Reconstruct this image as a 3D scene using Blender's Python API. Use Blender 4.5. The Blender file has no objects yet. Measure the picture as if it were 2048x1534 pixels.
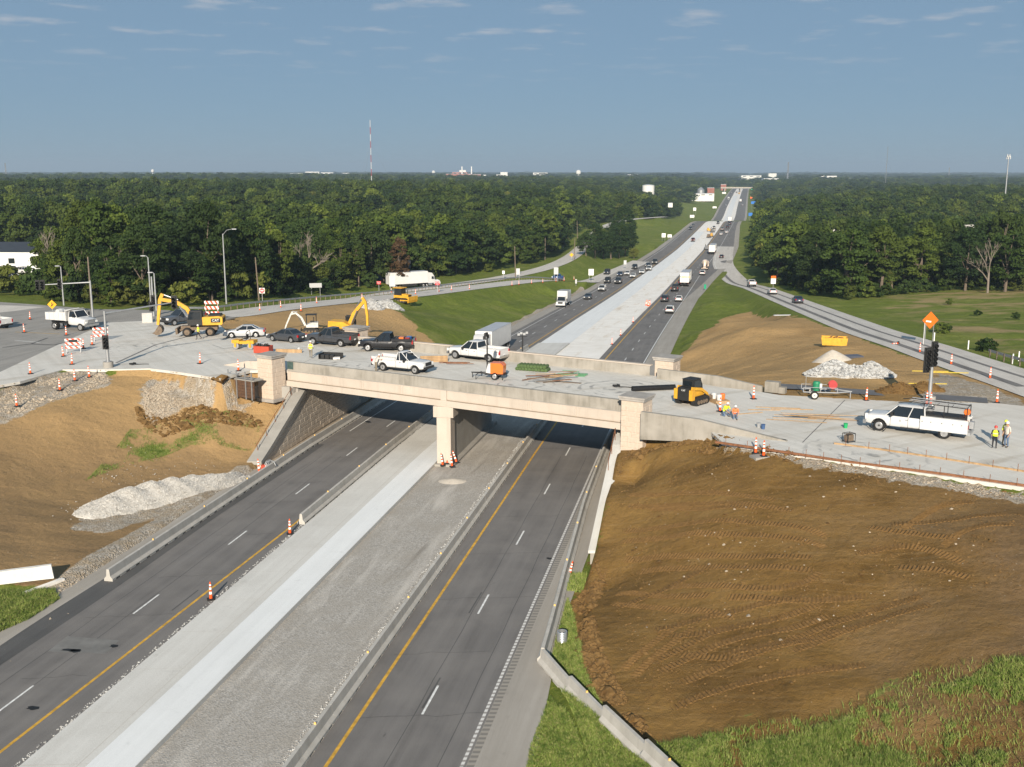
import bpy, bmesh, math, random
import numpy as np
from mathutils import Vector, Matrix, geometry
random.seed(7); RNG = np.random.default_rng(7)
scene = bpy.context.scene
col = scene.collection
# ------------------------------------------------------------------ camera, sky, sun, exposure
CAM_H = 26.0                                   # metres above the highway
FPX = 2115.0                                   # focal length in photograph pixels (2048 wide)
PITCH = math.atan((767 - 341) / FPX)
cam_data = bpy.data.cameras.new('camera'); cam = bpy.data.objects.new('camera', cam_data); col.objects.link(cam)
cam.location = (0, 0, CAM_H); cam.rotation_euler = (math.pi/2 - PITCH, 0, 0)
cam_data.sensor_width = 36.0; cam_data.lens = 36.0 * FPX / 2048; cam_data.clip_start = 0.5; cam_data.clip_end = 60000
scene.camera = cam
SUN_EL, SUN_AZ = math.radians(22), math.radians(5)      # light travels away from the camera, 5 degrees to the right
world = bpy.data.worlds.new('World'); scene.world = world; world.use_nodes = True
wn = world.node_tree.nodes; wl = world.node_tree.links; wn.clear()
sky = wn.new('ShaderNodeTexSky'); sky.sky_type = 'NISHITA'; sky.sun_disc = False
sky.sun_elevation = SUN_EL; sky.sun_rotation = math.pi + SUN_AZ
sky.altitude = 200; sky.air_density = 0.8; sky.dust_density = 0.1; sky.ozone_density = 3.5
bg = wn.new('ShaderNodeBackground'); bg.inputs['Strength'].default_value = 0.085
wout = wn.new('ShaderNodeOutputWorld')
def wnode(t, **k):
    n = wn.new(t)
    for a, b in k.items(): setattr(n, a, b)
    return n
# scattered small clouds: noise on a flat layer high overhead, seen in perspective
tc = wnode('ShaderNodeTexCoord'); sp = wnode('ShaderNodeSeparateXYZ'); wl.new(tc.outputs['Generated'], sp.inputs[0])
zc = wnode('ShaderNodeMath', operation='MAXIMUM'); wl.new(sp.outputs['Z'], zc.inputs[0]); zc.inputs[1].default_value = 0.02
za = wnode('ShaderNodeMath', operation='ADD'); wl.new(zc.outputs[0], za.inputs[0]); za.inputs[1].default_value = 0.03
dx = wnode('ShaderNodeMath', operation='DIVIDE'); wl.new(sp.outputs['X'], dx.inputs[0]); wl.new(za.outputs[0], dx.inputs[1])
dy = wnode('ShaderNodeMath', operation='DIVIDE'); wl.new(sp.outputs['Y'], dy.inputs[0]); wl.new(za.outputs[0], dy.inputs[1])
cb = wnode('ShaderNodeCombineXYZ'); wl.new(dx.outputs[0], cb.inputs[0]); wl.new(dy.outputs[0], cb.inputs[1])
cn = wnode('ShaderNodeTexNoise'); cn.inputs['Scale'].default_value = 2.4; cn.inputs['Detail'].default_value = 7; cn.inputs['Roughness'].default_value = .56
wl.new(cb.outputs[0], cn.inputs['Vector'])
cr = wnode('ShaderNodeValToRGB'); cr.color_ramp.elements[0].position = .555; cr.color_ramp.elements[1].position = .76
wl.new(cn.outputs['Fac'], cr.inputs['Fac'])
el = wnode('ShaderNodeMapRange'); el.inputs[1].default_value = .07; el.inputs[2].default_value = .12; el.inputs[3].default_value = 0; el.inputs[4].default_value = .62
wl.new(sp.outputs['Z'], el.inputs[0])
cm = wnode('ShaderNodeMath', operation='MULTIPLY'); wl.new(cr.outputs[0], cm.inputs[0]); wl.new(el.outputs[0], cm.inputs[1])
tint = wnode('ShaderNodeMix', data_type='RGBA'); tint.inputs[0].default_value = .9        # a hazy morning sky: evenly blue-grey all round
wl.new(sky.outputs[0], tint.inputs[6]); tint.inputs[7].default_value = (1.4, 2.19, 3.04, 1)
mx = wnode('ShaderNodeMix', data_type='RGBA'); wl.new(cm.outputs[0], mx.inputs[0]); wl.new(tint.outputs[2], mx.inputs[6])
mx.inputs[7].default_value = (4.2, 4.2, 4.4, 1)
wl.new(mx.outputs[2], bg.inputs['Color']); wl.new(bg.outputs[0], wout.inputs['Surface'])
sun_data = bpy.data.lights.new('sun', 'SUN'); sun_data.energy = 4.6; sun_data.angle = math.radians(.55); sun_data.color = (1, .89, .74)
sun = bpy.data.objects.new('sun', sun_data); col.objects.link(sun)
sun.rotation_euler = (math.pi/2 - SUN_EL, 0, -SUN_AZ); sun.location = (-5, -60, 90)
scene.view_settings.view_transform = 'Standard'; scene.view_settings.look = 'None'
scene.view_settings.exposure = 0.68; scene.view_settings.gamma = 1; scene.view_settings.use_curve_mapping = False
scene.render.engine = 'CYCLES'; scene.cycles.max_bounces = 5; scene.cycles.diffuse_bounces = 3; scene.cycles.glossy_bounces = 2
scene.cycles.transmission_bounces = 2; scene.cycles.volume_bounces = 0; scene.cycles.use_denoising = True
scene.cycles.caustics_reflective = False; scene.cycles.caustics_refractive = False
# ------------------------------------------------------------------ helpers: materials
MATS = {}
def mat(name, c, rough=.75, metal=0., var=.12, scale=4., bump=0., bscale=30., spec=.35, detail=5., c2=None, stretch=None, coat=0., coords='Object'):
    if name in MATS: return MATS[name]
    m = bpy.data.materials.new(name); m.use_nodes = True; nt = m.node_tree; N = nt.nodes; L = nt.links
    b = N['Principled BSDF']; b.inputs['Roughness'].default_value = rough; b.inputs['Metallic'].default_value = metal
    b.inputs['Specular IOR Level'].default_value = spec
    if coat: b.inputs['Coat Weight'].default_value = coat; b.inputs['Coat Roughness'].default_value = .06
    c = tuple(c)
    if var > 0 or c2:
        t = N.new('ShaderNodeTexCoord'); mp = N.new('ShaderNodeMapping'); L.new(t.outputs[coords], mp.inputs[0])
        if stretch: mp.inputs['Scale'].default_value = stretch
        n = N.new('ShaderNodeTexNoise'); n.inputs['Scale'].default_value = scale; n.inputs['Detail'].default_value = detail; n.inputs['Roughness'].default_value = .6
        L.new(mp.outputs[0], n.inputs['Vector'])
        r = N.new('ShaderNodeValToRGB'); r.color_ramp.elements[0].position = .32; r.color_ramp.elements[1].position = .68
        a0 = tuple(x*(1-var) for x in c); a1 = tuple(min(1, x*(1+var)) for x in c)
        if c2: a0, a1 = tuple(c), tuple(c2)
        r.color_ramp.elements[0].color = a0 + (1,); r.color_ramp.elements[1].color = a1 + (1,)
        L.new(n.outputs['Fac'], r.inputs[0]); L.new(r.outputs[0], b.inputs['Base Color'])
        if bump:
            n2 = N.new('ShaderNodeTexNoise'); n2.inputs['Scale'].default_value = bscale; n2.inputs['Detail'].default_value = 4
            L.new(mp.outputs[0], n2.inputs['Vector'])
            bp = N.new('ShaderNodeBump'); bp.inputs['Strength'].default_value = bump; bp.inputs['Distance'].default_value = .05
            L.new(n2.outputs['Fac'], bp.inputs['Height']); L.new(bp.outputs[0], b.inputs['Normal'])
    else: b.inputs['Base Color'].default_value = c + (1,)
    MATS[name] = m; return m
class NT:
    """small wrapper to wire a procedural material by hand"""
    def __init__(s, name, rough=.9, spec=.2):
        s.m = bpy.data.materials.new(name); s.m.use_nodes = True; s.N = s.m.node_tree.nodes; s.L = s.m.node_tree.links
        s.b = s.N['Principled BSDF']; s.b.inputs['Roughness'].default_value = rough; s.b.inputs['Specular IOR Level'].default_value = spec
        s.geo = s.N.new('ShaderNodeNewGeometry'); s.pos = s.geo.outputs['Position']; MATS[name] = s.m
    def noise(s, scale, detail=4, rough=.55, stretch=None, rot=0, dist=0, vec=None):
        v = vec or s.pos
        if stretch or rot:
            mp = s.N.new('ShaderNodeMapping'); mp.inputs['Scale'].default_value = stretch or (1, 1, 1)
            mr = s.N.new('ShaderNodeMapping'); mr.inputs['Rotation'].default_value = (0, 0, rot)
            s.L.new(v, mr.inputs[0]); s.L.new(mr.outputs[0], mp.inputs[0]); v = mp.outputs[0]
        n = s.N.new('ShaderNodeTexNoise'); n.inputs['Scale'].default_value = scale; n.inputs['Detail'].default_value = detail
        n.inputs['Roughness'].default_value = rough; n.inputs['Distortion'].default_value = dist; s.L.new(v, n.inputs['Vector']); return n.outputs['Fac']
    def ramp(s, f, lo, hi, c0=(0, 0, 0), c1=(1, 1, 1)):
        r = s.N.new('ShaderNodeValToRGB'); r.color_ramp.elements[0].position = lo; r.color_ramp.elements[1].position = hi
        r.color_ramp.elements[0].color = tuple(c0) + (1,); r.color_ramp.elements[1].color = tuple(c1) + (1,); s.L.new(f, r.inputs[0]); return r.outputs[0]
    def mix(s, f, a, b, blend='MIX'):
        x = s.N.new('ShaderNodeMix'); x.data_type = 'RGBA'; x.blend_type = blend
        for k, i in ((f, 0), (a, 6), (b, 7)):
            if isinstance(k, (int, float)): x.inputs[i].default_value = k
            elif isinstance(k, tuple): x.inputs[i].default_value = k + (1,)
            else: s.L.new(k, x.inputs[i])
        return x.outputs[2]
    def math(s, op, a, b):
        x = s.N.new('ShaderNodeMath'); x.operation = op
        for k, i in ((a, 0), (b, 1)):
            if isinstance(k, (int, float)): x.inputs[i].default_value = k
            else: s.L.new(k, x.inputs[i])
        return x.outputs[0]
    def attr(s, n):
        a = s.N.new('ShaderNodeAttribute'); a.attribute_name = n; return a
    def color(s, c): s.L.new(c, s.b.inputs['Base Color'])
    def bump(s, h, strength=.5, dist=.05):
        bp = s.N.new('ShaderNodeBump'); bp.inputs['Strength'].default_value = strength; bp.inputs['Distance'].default_value = dist
        s.L.new(h, bp.inputs['Height']); s.L.new(bp.outputs[0], s.b.inputs['Normal'])
# ------------------------------------------------------------------ helpers: meshes and objects
class MB:
    """collects shapes, then links them as one mesh object"""
    def __init__(s): s.v = []; s.f = []; s.mi = []; s.m = 0; s.X = Matrix()
    def add(s, vs, fs):
        o = len(s.v); X = s.X
        s.v += [tuple(X @ Vector(p)) for p in vs]; s.f += [tuple(i + o for i in f) for f in fs]; s.mi += [s.m] * len(fs); return s
    def box(s, c, d, rz=0, ry=0, rx=0, taper=1.):
        hx, hy, hz = d[0]/2, d[1]/2, d[2]/2
        R = Matrix.Rotation(rz, 4, 'Z') @ Matrix.Rotation(ry, 4, 'Y') @ Matrix.Rotation(rx, 4, 'X')
        vs = []
        for z, k in ((-hz, 1), (hz, taper)):
            for x, y in ((-hx, -hy), (hx, -hy), (hx, hy), (-hx, hy)): vs.append(tuple(Vector(c) + R @ Vector((x*k, y*k, z))))
        return s.add(vs, [(3, 2, 1, 0), (4, 5, 6, 7), (0, 1, 5, 4), (1, 2, 6, 5), (2, 3, 7, 6), (3, 0, 4, 7)])
    def cyl(s, p0, p1, r0, r1=None, n=10):
        if r1 is None: r1 = r0
        p0, p1 = Vector(p0), Vector(p1); d = (p1-p0).normalized(); q = d.to_track_quat('Z', 'Y'); vs = []
        for p, r in ((p0, r0), (p1, r1)):
            for i in range(n):
                a = 2*math.pi*i/n; vs.append(tuple(p + q @ Vector((r*math.cos(a), r*math.sin(a), 0))))
        return s.add(vs, [(i, (i+1) % n, n+(i+1) % n, n+i) for i in range(n)] + [tuple(range(n-1, -1, -1)), tuple(range(n, 2*n))])
    def tube(s, pts, r, n=6):
        for a, b in zip(pts[:-1], pts[1:]): s.cyl(a, b, r, r, n)
        return s
    def lathe(s, prof, n=12, c=(0, 0, 0), axis='Z', caps=True):
        vs = []
        for r, h in prof:
            for i in range(n):
                a = 2*math.pi*i/n; x, y = r*math.cos(a), r*math.sin(a)
                vs.append((c[0]+x, c[1]+y, c[2]+h) if axis == 'Z' else (c[0]+x, c[1]+h, c[2]+y) if axis == 'Y' else (c[0]+h, c[1]+x, c[2]+y))
        fs = []
        for k in range(len(prof)-1):
            for i in range(n):
                f = (k*n+i, k*n+(i+1) % n, (k+1)*n+(i+1) % n, (k+1)*n+i); fs.append(f if axis != 'Y' else f[::-1])
        e = (len(prof)-1)*n
        if caps: fs += [tuple(range(n-1, -1, -1)), tuple(range(e, e+n))]
        return s.add(vs, fs)
    def prism(s, pts, y0, y1, ins=0.):
        """polygon in XZ extruded along Y"""
        n = len(pts); cx = sum(p[0] for p in pts)/n; cz = sum(p[1] for p in pts)/n
        vs = [(x, y0, z) for x, z in pts] + [(x, y1, z) for x, z in pts]
        return s.add(vs, [tuple(range(n)), tuple(range(2*n-1, n-1, -1))] + [((i+1) % n, i, n+i, n+(i+1) % n) for i in range(n)])
    def loft(s, secs, caps=True):
        n = len(secs[0]); vs = [p for sec in secs for p in sec]; fs = []
        for k in range(len(secs)-1):
            for i in range(n): fs.append((k*n+i, k*n+(i+1) % n, (k+1)*n+(i+1) % n, (k+1)*n+i))
        if caps: e = (len(secs)-1)*n; fs += [tuple(range(n-1, -1, -1)), tuple(range(e, e+n))]
        return s.add(vs, fs)
    def hexa(s, b, t): return s.add(list(b)+list(t), [(3, 2, 1, 0), (4, 5, 6, 7), (0, 1, 5, 4), (1, 2, 6, 5), (2, 3, 7, 6), (3, 0, 4, 7)])
    def quad(s, *p): return s.add(list(p), [tuple(range(len(p)))])
    def mesh(s, name, m, smooth=False, fix=True):
        me = bpy.data.meshes.new(name); me.from_pydata(s.v, [], s.f)
        for x in (m if isinstance(m, (list, tuple)) else [m]): me.materials.append(x)
        if any(s.mi): me.polygons.foreach_set('material_index', s.mi)
        if fix:
            bm = bmesh.new(); bm.from_mesh(me); bmesh.ops.recalc_face_normals(bm, faces=bm.faces); bm.to_mesh(me); bm.free()
        if smooth:
            me.polygons.foreach_set('use_smooth', [True]*len(me.polygons))
            me.set_sharp_from_angle(angle=math.radians(40))
        me.update(); return me
    def build(s, name, m, parent=None, smooth=False, fix=True): return obj(name, s.mesh(name, m, smooth, fix), parent)
def obj(name, data, parent=None):
    o = bpy.data.objects.new(name, data); col.objects.link(o)
    if parent is not None: o.parent = parent
    return o
def tag(o, label=None, cat=None, group=None, kind=None):
    if label: o['label'] = label
    if cat: o['category'] = cat
    if group: o['group'] = group
    if kind: o['kind'] = kind
    return o
def thing(name, label=None, cat=None, loc=(0, 0, 0), rz=0., group=None):
    o = bpy.data.objects.new(name, None); o.empty_display_size = .3; col.objects.link(o); o.location = loc; o.rotation_euler = (0, 0, rz)
    return tag(o, label, cat, group)
CH = {}
def kids(o): return [c for c in bpy.data.objects if c.parent == o] if o.name not in CH else CH[o.name]
def children_map():
    CH.clear()
    for c in bpy.data.objects:
        CH.setdefault(c.name, [])
    for c in bpy.data.objects:
        if c.parent: CH[c.parent.name].append(c)
def copy_tree(o, parent=None):
    c = o.copy(); col.objects.link(c); c.parent = parent
    for ch in o.children: copy_tree(ch, c)
    return c
def poly_obj(name, verts, faces, m, parent=None, kind=None, smooth=False):
    me = bpy.data.meshes.new(name); me.from_pydata(verts, [], faces); me.materials.append(m)
    if smooth: me.polygons.foreach_set('use_smooth', [True]*len(me.polygons))
    o = obj(name, me, parent)
    if kind: o['kind'] = kind
    return o
def text_mesh(txt, size, m, depth=.004):
    cu = bpy.data.curves.new('lettering', 'FONT'); cu.body = txt; cu.size = size; cu.align_x = 'CENTER'; cu.align_y = 'CENTER'; cu.extrude = depth; cu.resolution_u = 2
    t = bpy.data.objects.new('lettering', cu); col.objects.link(t); dg = bpy.context.evaluated_depsgraph_get()
    me = bpy.data.meshes.new_from_object(t.evaluated_get(dg)); bpy.data.objects.remove(t); me.materials.clear(); me.materials.append(m); return me
# ------------------------------------------------------------------ the lie of the land (world metres; y runs away from the camera)
PD = [0, 107, 140, 185, 250, 300, 400, 500, 600, 740, 800, 860, 960, 1050, 1125, 1297, 1540, 1890, 2500, 4000]
PZ = [0, 0, -1, -3, -5.5, -7.3, -9.5, -10.5, -10.2, -9.3, -11, -14.8, -20.5, -23, -22, -17.5, -14.8, -11.5, -10, -8]
XD = [-50, 0, 88.7, 150, 208, 318, 373, 523, 700, 1140, 1580, 2130, 4000, 30000]
XX = [-26.4, -16.7, .72, 12.7, 24.6, 48.6, 61, 96.5, 138, 239, 336, 458, 873, 6650]
_g = np.arange(-60, 4200, 2.0)
def _smooth(a, k): return np.convolve(np.pad(a, k, mode='edge'), np.ones(2*k+1)/(2*k+1), mode='valid')
_hz = _smooth(np.interp(_g, PD, PZ), 9); _hz[_g < 100] = 0
_cx = np.interp(_g, XD, XX); _cx2 = _smooth(_cx, 14); _cx2[:20] = _cx[:20]; _cx2[-20:] = _cx[-20:]
def hz(D): return np.interp(D, _g, _hz)                              # highway level
def cx(D): return np.where(np.asarray(D) > 4000, np.interp(D, XD, XX), np.interp(D, _g, _cx2))   # its inner yellow line
A2 = np.array([.866, -.5]); N2 = np.array([.5, .866])                # along and across the bridge
def zdeck(x, y):
    s = .866*np.asarray(x) - .5*np.asarray(y)
    return 6.9 - .028*np.maximum(0, -78 - s) - .012*np.maximum(0, s - 5)
def ray(u, v):
    x = (u-1024)/FPX; y = (767-v)/FPX
    return np.array([x, math.cos(PITCH)+y*math.sin(PITCH), -math.sin(PITCH)+y*math.cos(PITCH)])
def at_z(u, v, z=0.):
    r = ray(u, v); t = (CAM_H-z)/-r[2]; return (r[0]*t, r[1]*t)
def at_deck(u, v, dz=0.):
    z = 6.9
    for _ in range(6): x, y = at_z(u, v, z+dz); z = float(zdeck(x, y))
    return (x, y, z)
def vnoise(x, y, s, seed=0):
    """smooth value noise for the terrain"""
    X = np.asarray(x)/s; Y = np.asarray(y)/s; i = np.floor(X).astype(np.int64); j = np.floor(Y).astype(np.int64); fx = X-i; fy = Y-j
    fx = fx*fx*(3-2*fx); fy = fy*fy*(3-2*fy)
    def h(a, b):
        n = (a*374761393 + b*668265263 + seed*974711) & 0x7fffffff; n = (n ^ (n >> 13)) * 1274126177 & 0x7fffffff; return ((n ^ (n >> 16)) & 0xffff)/65535.
    return (h(i, j)*(1-fx)+h(i+1, j)*fx)*(1-fy) + (h(i, j+1)*(1-fx)+h(i+1, j+1)*fx)*fy
CPX = [  # (photo column, photo row, height) read off the slopes round the interchange
 (1330,885,6.1),(1500,915,6.5),(1700,935,6.6),(1900,960,6.6),(2048,985,6.6),(2300,1010,6.5),(1262,905,5.0),(1400,930,5.6),(1218,1000,3.1),(1205,1100,1.3),(1175,1180,.8),
 (1190,1300,.7),(1280,1480,.5),(1400,1050,4.3),(1500,1050,4.8),(1500,1200,3.1),(1330,1200,1.9),(1500,1400,1.7),(1700,1534,1.7),(2048,1534,3.2),(2048,1300,4.6),(1800,1200,4.1),(1880,1060,6.0),
 (2048,1100,6.1),(2350,1300,5.2),(1400,1530,.9),(1100,1500,.2),(1300,1330,1.2),
 (300,748,6.2),(440,795,4.7),(0,800,5.5),(-200,850,5.4),(0,900,3.4),(0,1050,1.2),(150,1140,.5),(0,1200,.2),(-200,1100,2),(300,900,1.8),(430,860,2.9),(500,880,1.6),(505,912,.5),(490,945,.4),
 (300,1040,.5),(200,1010,.6),(300,950,.8),(300,850,3.1),(300,800,4.8),(400,935,.8),(150,880,3.2),(400,990,.5),(100,950,1.6),(545,800,4.0),(520,830,3.0),(0,1340,.1),(215,770,5.9),(120,820,5.2),
 (500,672,6.1),(620,668,6.0),(560,650,5.2),(640,640,4.6),(700,640,4.2),(760,670,3.6),(740,690,5.0),(830,650,1.2),(880,690,.6),(900,640,-.6),(780,615,3.6),(900,600,-1),(1000,600,-2.2),(1100,575,-4),
 (1378,745,4.4),(1450,762,6.0),(1500,650,3.8),(1400,690,.6),(1375,705,.3),(1430,600,-3.2),(1550,645,3.2),(1650,690,5.2),(1750,740,6.5),(1650,760,6.7),(1900,775,6.6),(2000,790,6.7),(1450,640,1.5),(1420,570,-6.5),
 (1950,600,-1),(1800,590,-2.5),(2048,660,2.2),(1900,690,2.8),(1800,640,-.5),(2200,700,4),(2048,720,4.5),(1550,565,-6),(1700,590,-3.5),(1700,560,-5),(2000,575,-2),(2300,600,0),
 (0,612,4.2),(200,617,4.0),(450,603,2.6),(600,583,0),(750,562,-2.5),(900,548,-4.5),(1000,533,-5),(-200,620,4.5),
 (1300,480,-6.5),(1380,445,-7),(1250,525,-6),(1170,560,-5),(1215,470,-6),(1300,440,-4),(1100,515,-5.5),(1480,500,-10)]
_cp = [(*at_z(u, v, z), z) for u, v, z in CPX]
for D in list(np.arange(20, 700, 14)):                               # the highway's own edges
    if not 84 < D < 124: _cp.append((float(cx(D))-26., D, float(hz(D))-.05))
    if not 62 < D < 110: _cp.append((float(cx(D))+10.5, D, float(hz(D))-.05))
for o, D, z in [(-27,100,4.4),(-27,106,5.6),(-27,115,6.2),(-27,121,5.2),(11,76,2.2),(12,80,4.4),(12,86,5.6),(12,94,6.2),(11,102,5.8),(11,108,3.6),(-25.6,80,.1),(-25.8,84,.15),(-26,88,.3),(-25.6,91,.4)]: _cp.append((float(cx(D))+o, D, z))
for s in (-100, -115, -130, 0, 15, 30):
    for t in (74, 80, 86):
        q = A2*s + N2*t; _cp.append((q[0], q[1], float(zdeck(*q))-.1))
_cp = np.array(_cp); _nc = len(_cp)
_d = np.hypot(_cp[:, None, 0]-_cp[None, :, 0], _cp[:, None, 1]-_cp[None, :, 1])
_K = np.block([[-_d + np.eye(_nc)*1.2, np.ones((_nc, 1))], [np.ones((1, _nc)), np.zeros((1, 1))]])
_w = np.linalg.solve(_K, np.append(_cp[:, 2], 0))
def base_h(x, y):
    x = np.asarray(x, float).ravel(); y = np.asarray(y, float).ravel(); out = np.empty(len(x))
    for i in range(0, len(x), 20000):
        d = np.hypot(x[i:i+20000, None]-_cp[None, :, 0], y[i:i+20000, None]-_cp[None, :, 1]); out[i:i+20000] = -d @ _w[:-1] + _w[-1]
    far = np.clip((y-430)/260, 0, 1); far = np.maximum(far, np.clip((np.abs(x-cx(y))-150)/250, 0, 1)); far = far*far*(3-2*far)
    zf = -4 + 5*np.tanh((cx(y)-x)/400.)*np.clip(1-y/9000, 0, 1) + 9*(vnoise(x, y, 700, 3)-.5) + 5*(vnoise(x, y, 230, 4)-.5) + 9*np.clip((y-2600)/5000, 0, 1)*(vnoise(x, y, 1800, 9)-.45)
    o = x-cx(y); k = np.exp(-(o/110.)**2); zf = zf*(1-k) + hz(np.minimum(y, 4000))*k
    return out*(1-far) + zf*far
def smooth01(a): a = np.clip(a, 0, 1); return a*a*(3-2*a)
def path_near(P, x, y):
    """distance to a polyline of (x, y, z) points and the height there"""
    best = np.full(len(x), 1e9); zz = np.zeros(len(x))
    for a, b in zip(P[:-1], P[1:]):
        ab = np.array(b[:2])-np.array(a[:2]); t = np.clip(((x-a[0])*ab[0]+(y-a[1])*ab[1])/(ab@ab), 0, 1)
        d = np.hypot(x-a[0]-t*ab[0], y-a[1]-t*ab[1]); m = d < best; best = np.where(m, d, best); zz = np.where(m, a[2]+t*(b[2]-a[2]), zz)
    return best, zz
def inside(poly, x, y):
    c = np.zeros(len(x), bool); n = len(poly)
    for i in range(n):
        x0, y0 = poly[i][:2]; x1, y1 = poly[i-1][:2]
        k = (y0 > y) != (y1 > y)
        with np.errstate(divide='ignore', invalid='ignore'): c ^= k & (x < (x1-x0)*(y-y0)/(y1-y0)+x0)
    return c
def spline(P, n=8):
    P = [np.array(p, float) for p in P]; out = []
    for i in range(len(P)-1):
        p0 = P[max(i-1, 0)]; p1 = P[i]; p2 = P[i+1]; p3 = P[min(i+2, len(P)-1)]
        for k in range(n):
            t = k/n; out.append(.5*((2*p1)+(-p0+p2)*t+(2*p0-5*p1+4*p2-p3)*t*t+(-p0+3*p1-3*p2+p3)*t**3))
    out.append(P[-1]); return out
def hw_(o, D): return (float(cx(D))+o, float(D))
def px(L): return [(*at_z(u, v, z), z) for u, v, z in L]
RAMP_L = spline(px([(-150,612,4.9),(40,618,5.0),(200,632,5.2),(330,632,5.1),(450,628,4.8),(560,614,4.0),(700,600,2.2),(820,589,.6),(960,572,-1.6),(1080,560,-3.6)]) + [(float(cx(D))+o, D, float(hz(D))) for D, o in ((330,-27.5),(372,-24.6),(430,-22.2))])
RAMP_R = spline(px([(2330,850,6.6),(2180,806,6.6),(2048,762,6.4),(1930,724,5.9),(1830,690,5.0),(1740,662,3.8),(1660,632,2.0),(1590,605,-.6),(1518,577,-4.4)]) + [(float(cx(D))+o, D, float(hz(D))+.03) for D, o in ((330,19),(392,13.2),(440,10.6),(520,8.6))])
FRONT = spline(px([(640,612,-.8),(760,590,-2.2),(880,573,-3.2),(1000,556,-4.4),(1090,536,-5.0),(1140,515,-5.4),(1170,490,-5.8),(1190,468,-5.8),(1220,449,-5.2),(1262,439,-4.6),(1330,433.5,-4.2)]))
ROADS = [(RAMP_L, 4.4, 5.), (RAMP_R, 4.2, 5.), (FRONT, 3.6, 6.)]
CONC_L = [hw_(-25.3, 101.6)] + [at_deck(*q)[:2] for q in [(500,741),(440,757),(300,737),(218,739),(125,739),(40,763),(0,770),(-120,800),(-120,780),(0,744),(130,683),(215,645),(330,640),(432,643),(453,662),(513,668),(623,668)]] + [hw_(-25, 117.4)]
ASPH_L = [at_deck(*q)[:2] for q in [(-120,780),(0,744),(130,683),(215,645),(330,640),(432,643),(470,634),(330,620),(190,618),(60,608),(-120,596),(-300,600),(-300,780)]]
CONC_R = [at_deck(*q)[:2] for q in [(1420,862),(1445,884),(1700,926),(2048,975),(2300,1012),(2300,880),(2048,812),(1990,806),(1800,803),(1560,790),(1510,782),(1440,774)]] + [hw_(9.75, 99.5), hw_(9.75, 82.4), hw_(13.2, 79.6)]
def flat_roads(x, y, h):
    for poly, dz in ((CONC_L, .1), (ASPH_L, .1), (CONC_R, .1)):
        m = inside(poly, x, y); h = np.where(m, zdeck(x, y)-dz, h)
    for Pth, hw, bl in ROADS:
        bb = np.array([p[:2] for p in Pth]); k = (x > bb[:, 0].min()-20) & (x < bb[:, 0].max()+20) & (y > bb[:, 1].min()-20) & (y < bb[:, 1].max()+20)
        if k.any():
            d, z = path_near(Pth, x[k], y[k]); w = smooth01((hw+bl-d)/bl); w = np.where(d < hw+.6, 1, w)
            if Pth is not FRONT: w = np.where(inside(ASPH_L, x[k], y[k]) | inside(CONC_L, x[k], y[k]) | inside(CONC_R, x[k], y[k]), 0, w)
            h[k] = h[k]*(1-w) + (z-.1)*w
    return h
OL, OR = -24.05, 9.0                                                # the highway cutting between its two walls
def ground_h(x, y, rough=True):
    x = np.asarray(x, float).ravel(); y = np.asarray(y, float).ravel(); h = base_h(x, y)
    if rough: h = h + .28*(vnoise(x, y, 4.3, 1)-.5) + .16*(vnoise(x, y, 1.5, 2)-.5)
    h = flat_roads(x, y, h); o = x-cx(y); z0 = hz(np.minimum(y, 4000))-.08
    orr = np.interp(y, [0, 60, 64, 108, 114, 270, 330, 420, 520, 640, 700, 2600], [9.9, 9.6, OR, OR, 10.2, 10.4, 13, 16.5, 16.5, 13.5, 12.5, 12.5]); w = np.where(o < -10, (OL+.25-o)/.5, (o-orr+.2)/np.where(y > 112, 1.5, .4)); w = np.clip(w, 0, 1)
    return np.where(y < 2600, z0*(1-w)+h*w, h)
def on_ground(u, v, y0=None):
    """where the view ray through a photo point meets the built ground"""
    r = ray(u, v); ys = np.concatenate([np.arange(30, 330, .5), np.arange(330, 900, 2.), np.arange(900, 4200, 10.)])
    if y0: ys = ys[ys > y0]
    t = ys/r[1]; d = CAM_H + r[2]*t - ground_h(r[0]*t, ys, False); i = int(np.argmax(d < 0)) if (d < 0).any() else len(ys)-1
    if i > 0 and d[i] < 0:
        k = d[i-1]/(d[i-1]-d[i]); tt = t[i-1]+k*(t[i]-t[i-1])
    else: tt = t[i]
    return (float(r[0]*tt), float(r[1]*tt), float(CAM_H+r[2]*tt))
def ordw(n):
    a = 'first second third fourth fifth sixth seventh eighth ninth tenth eleventh twelfth thirteenth fourteenth fifteenth sixteenth seventeenth eighteenth nineteenth'.split(); t = 'twenty thirty forty fifty sixty seventy eighty ninety'.split()
    if n > 100: return 'hundred-and-'+ordw(n-100)
    if n == 100: return 'hundredth'
    if n < 20: return a[n-1]
    return (t[n//10-2][:-1]+'ieth') if n % 10 == 0 else t[n//10-2]+'-'+a[n % 10-1]
def hw(o, D, dz=0.): return (float(cx(D))+o, float(D), float(hz(D))+dz)
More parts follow.
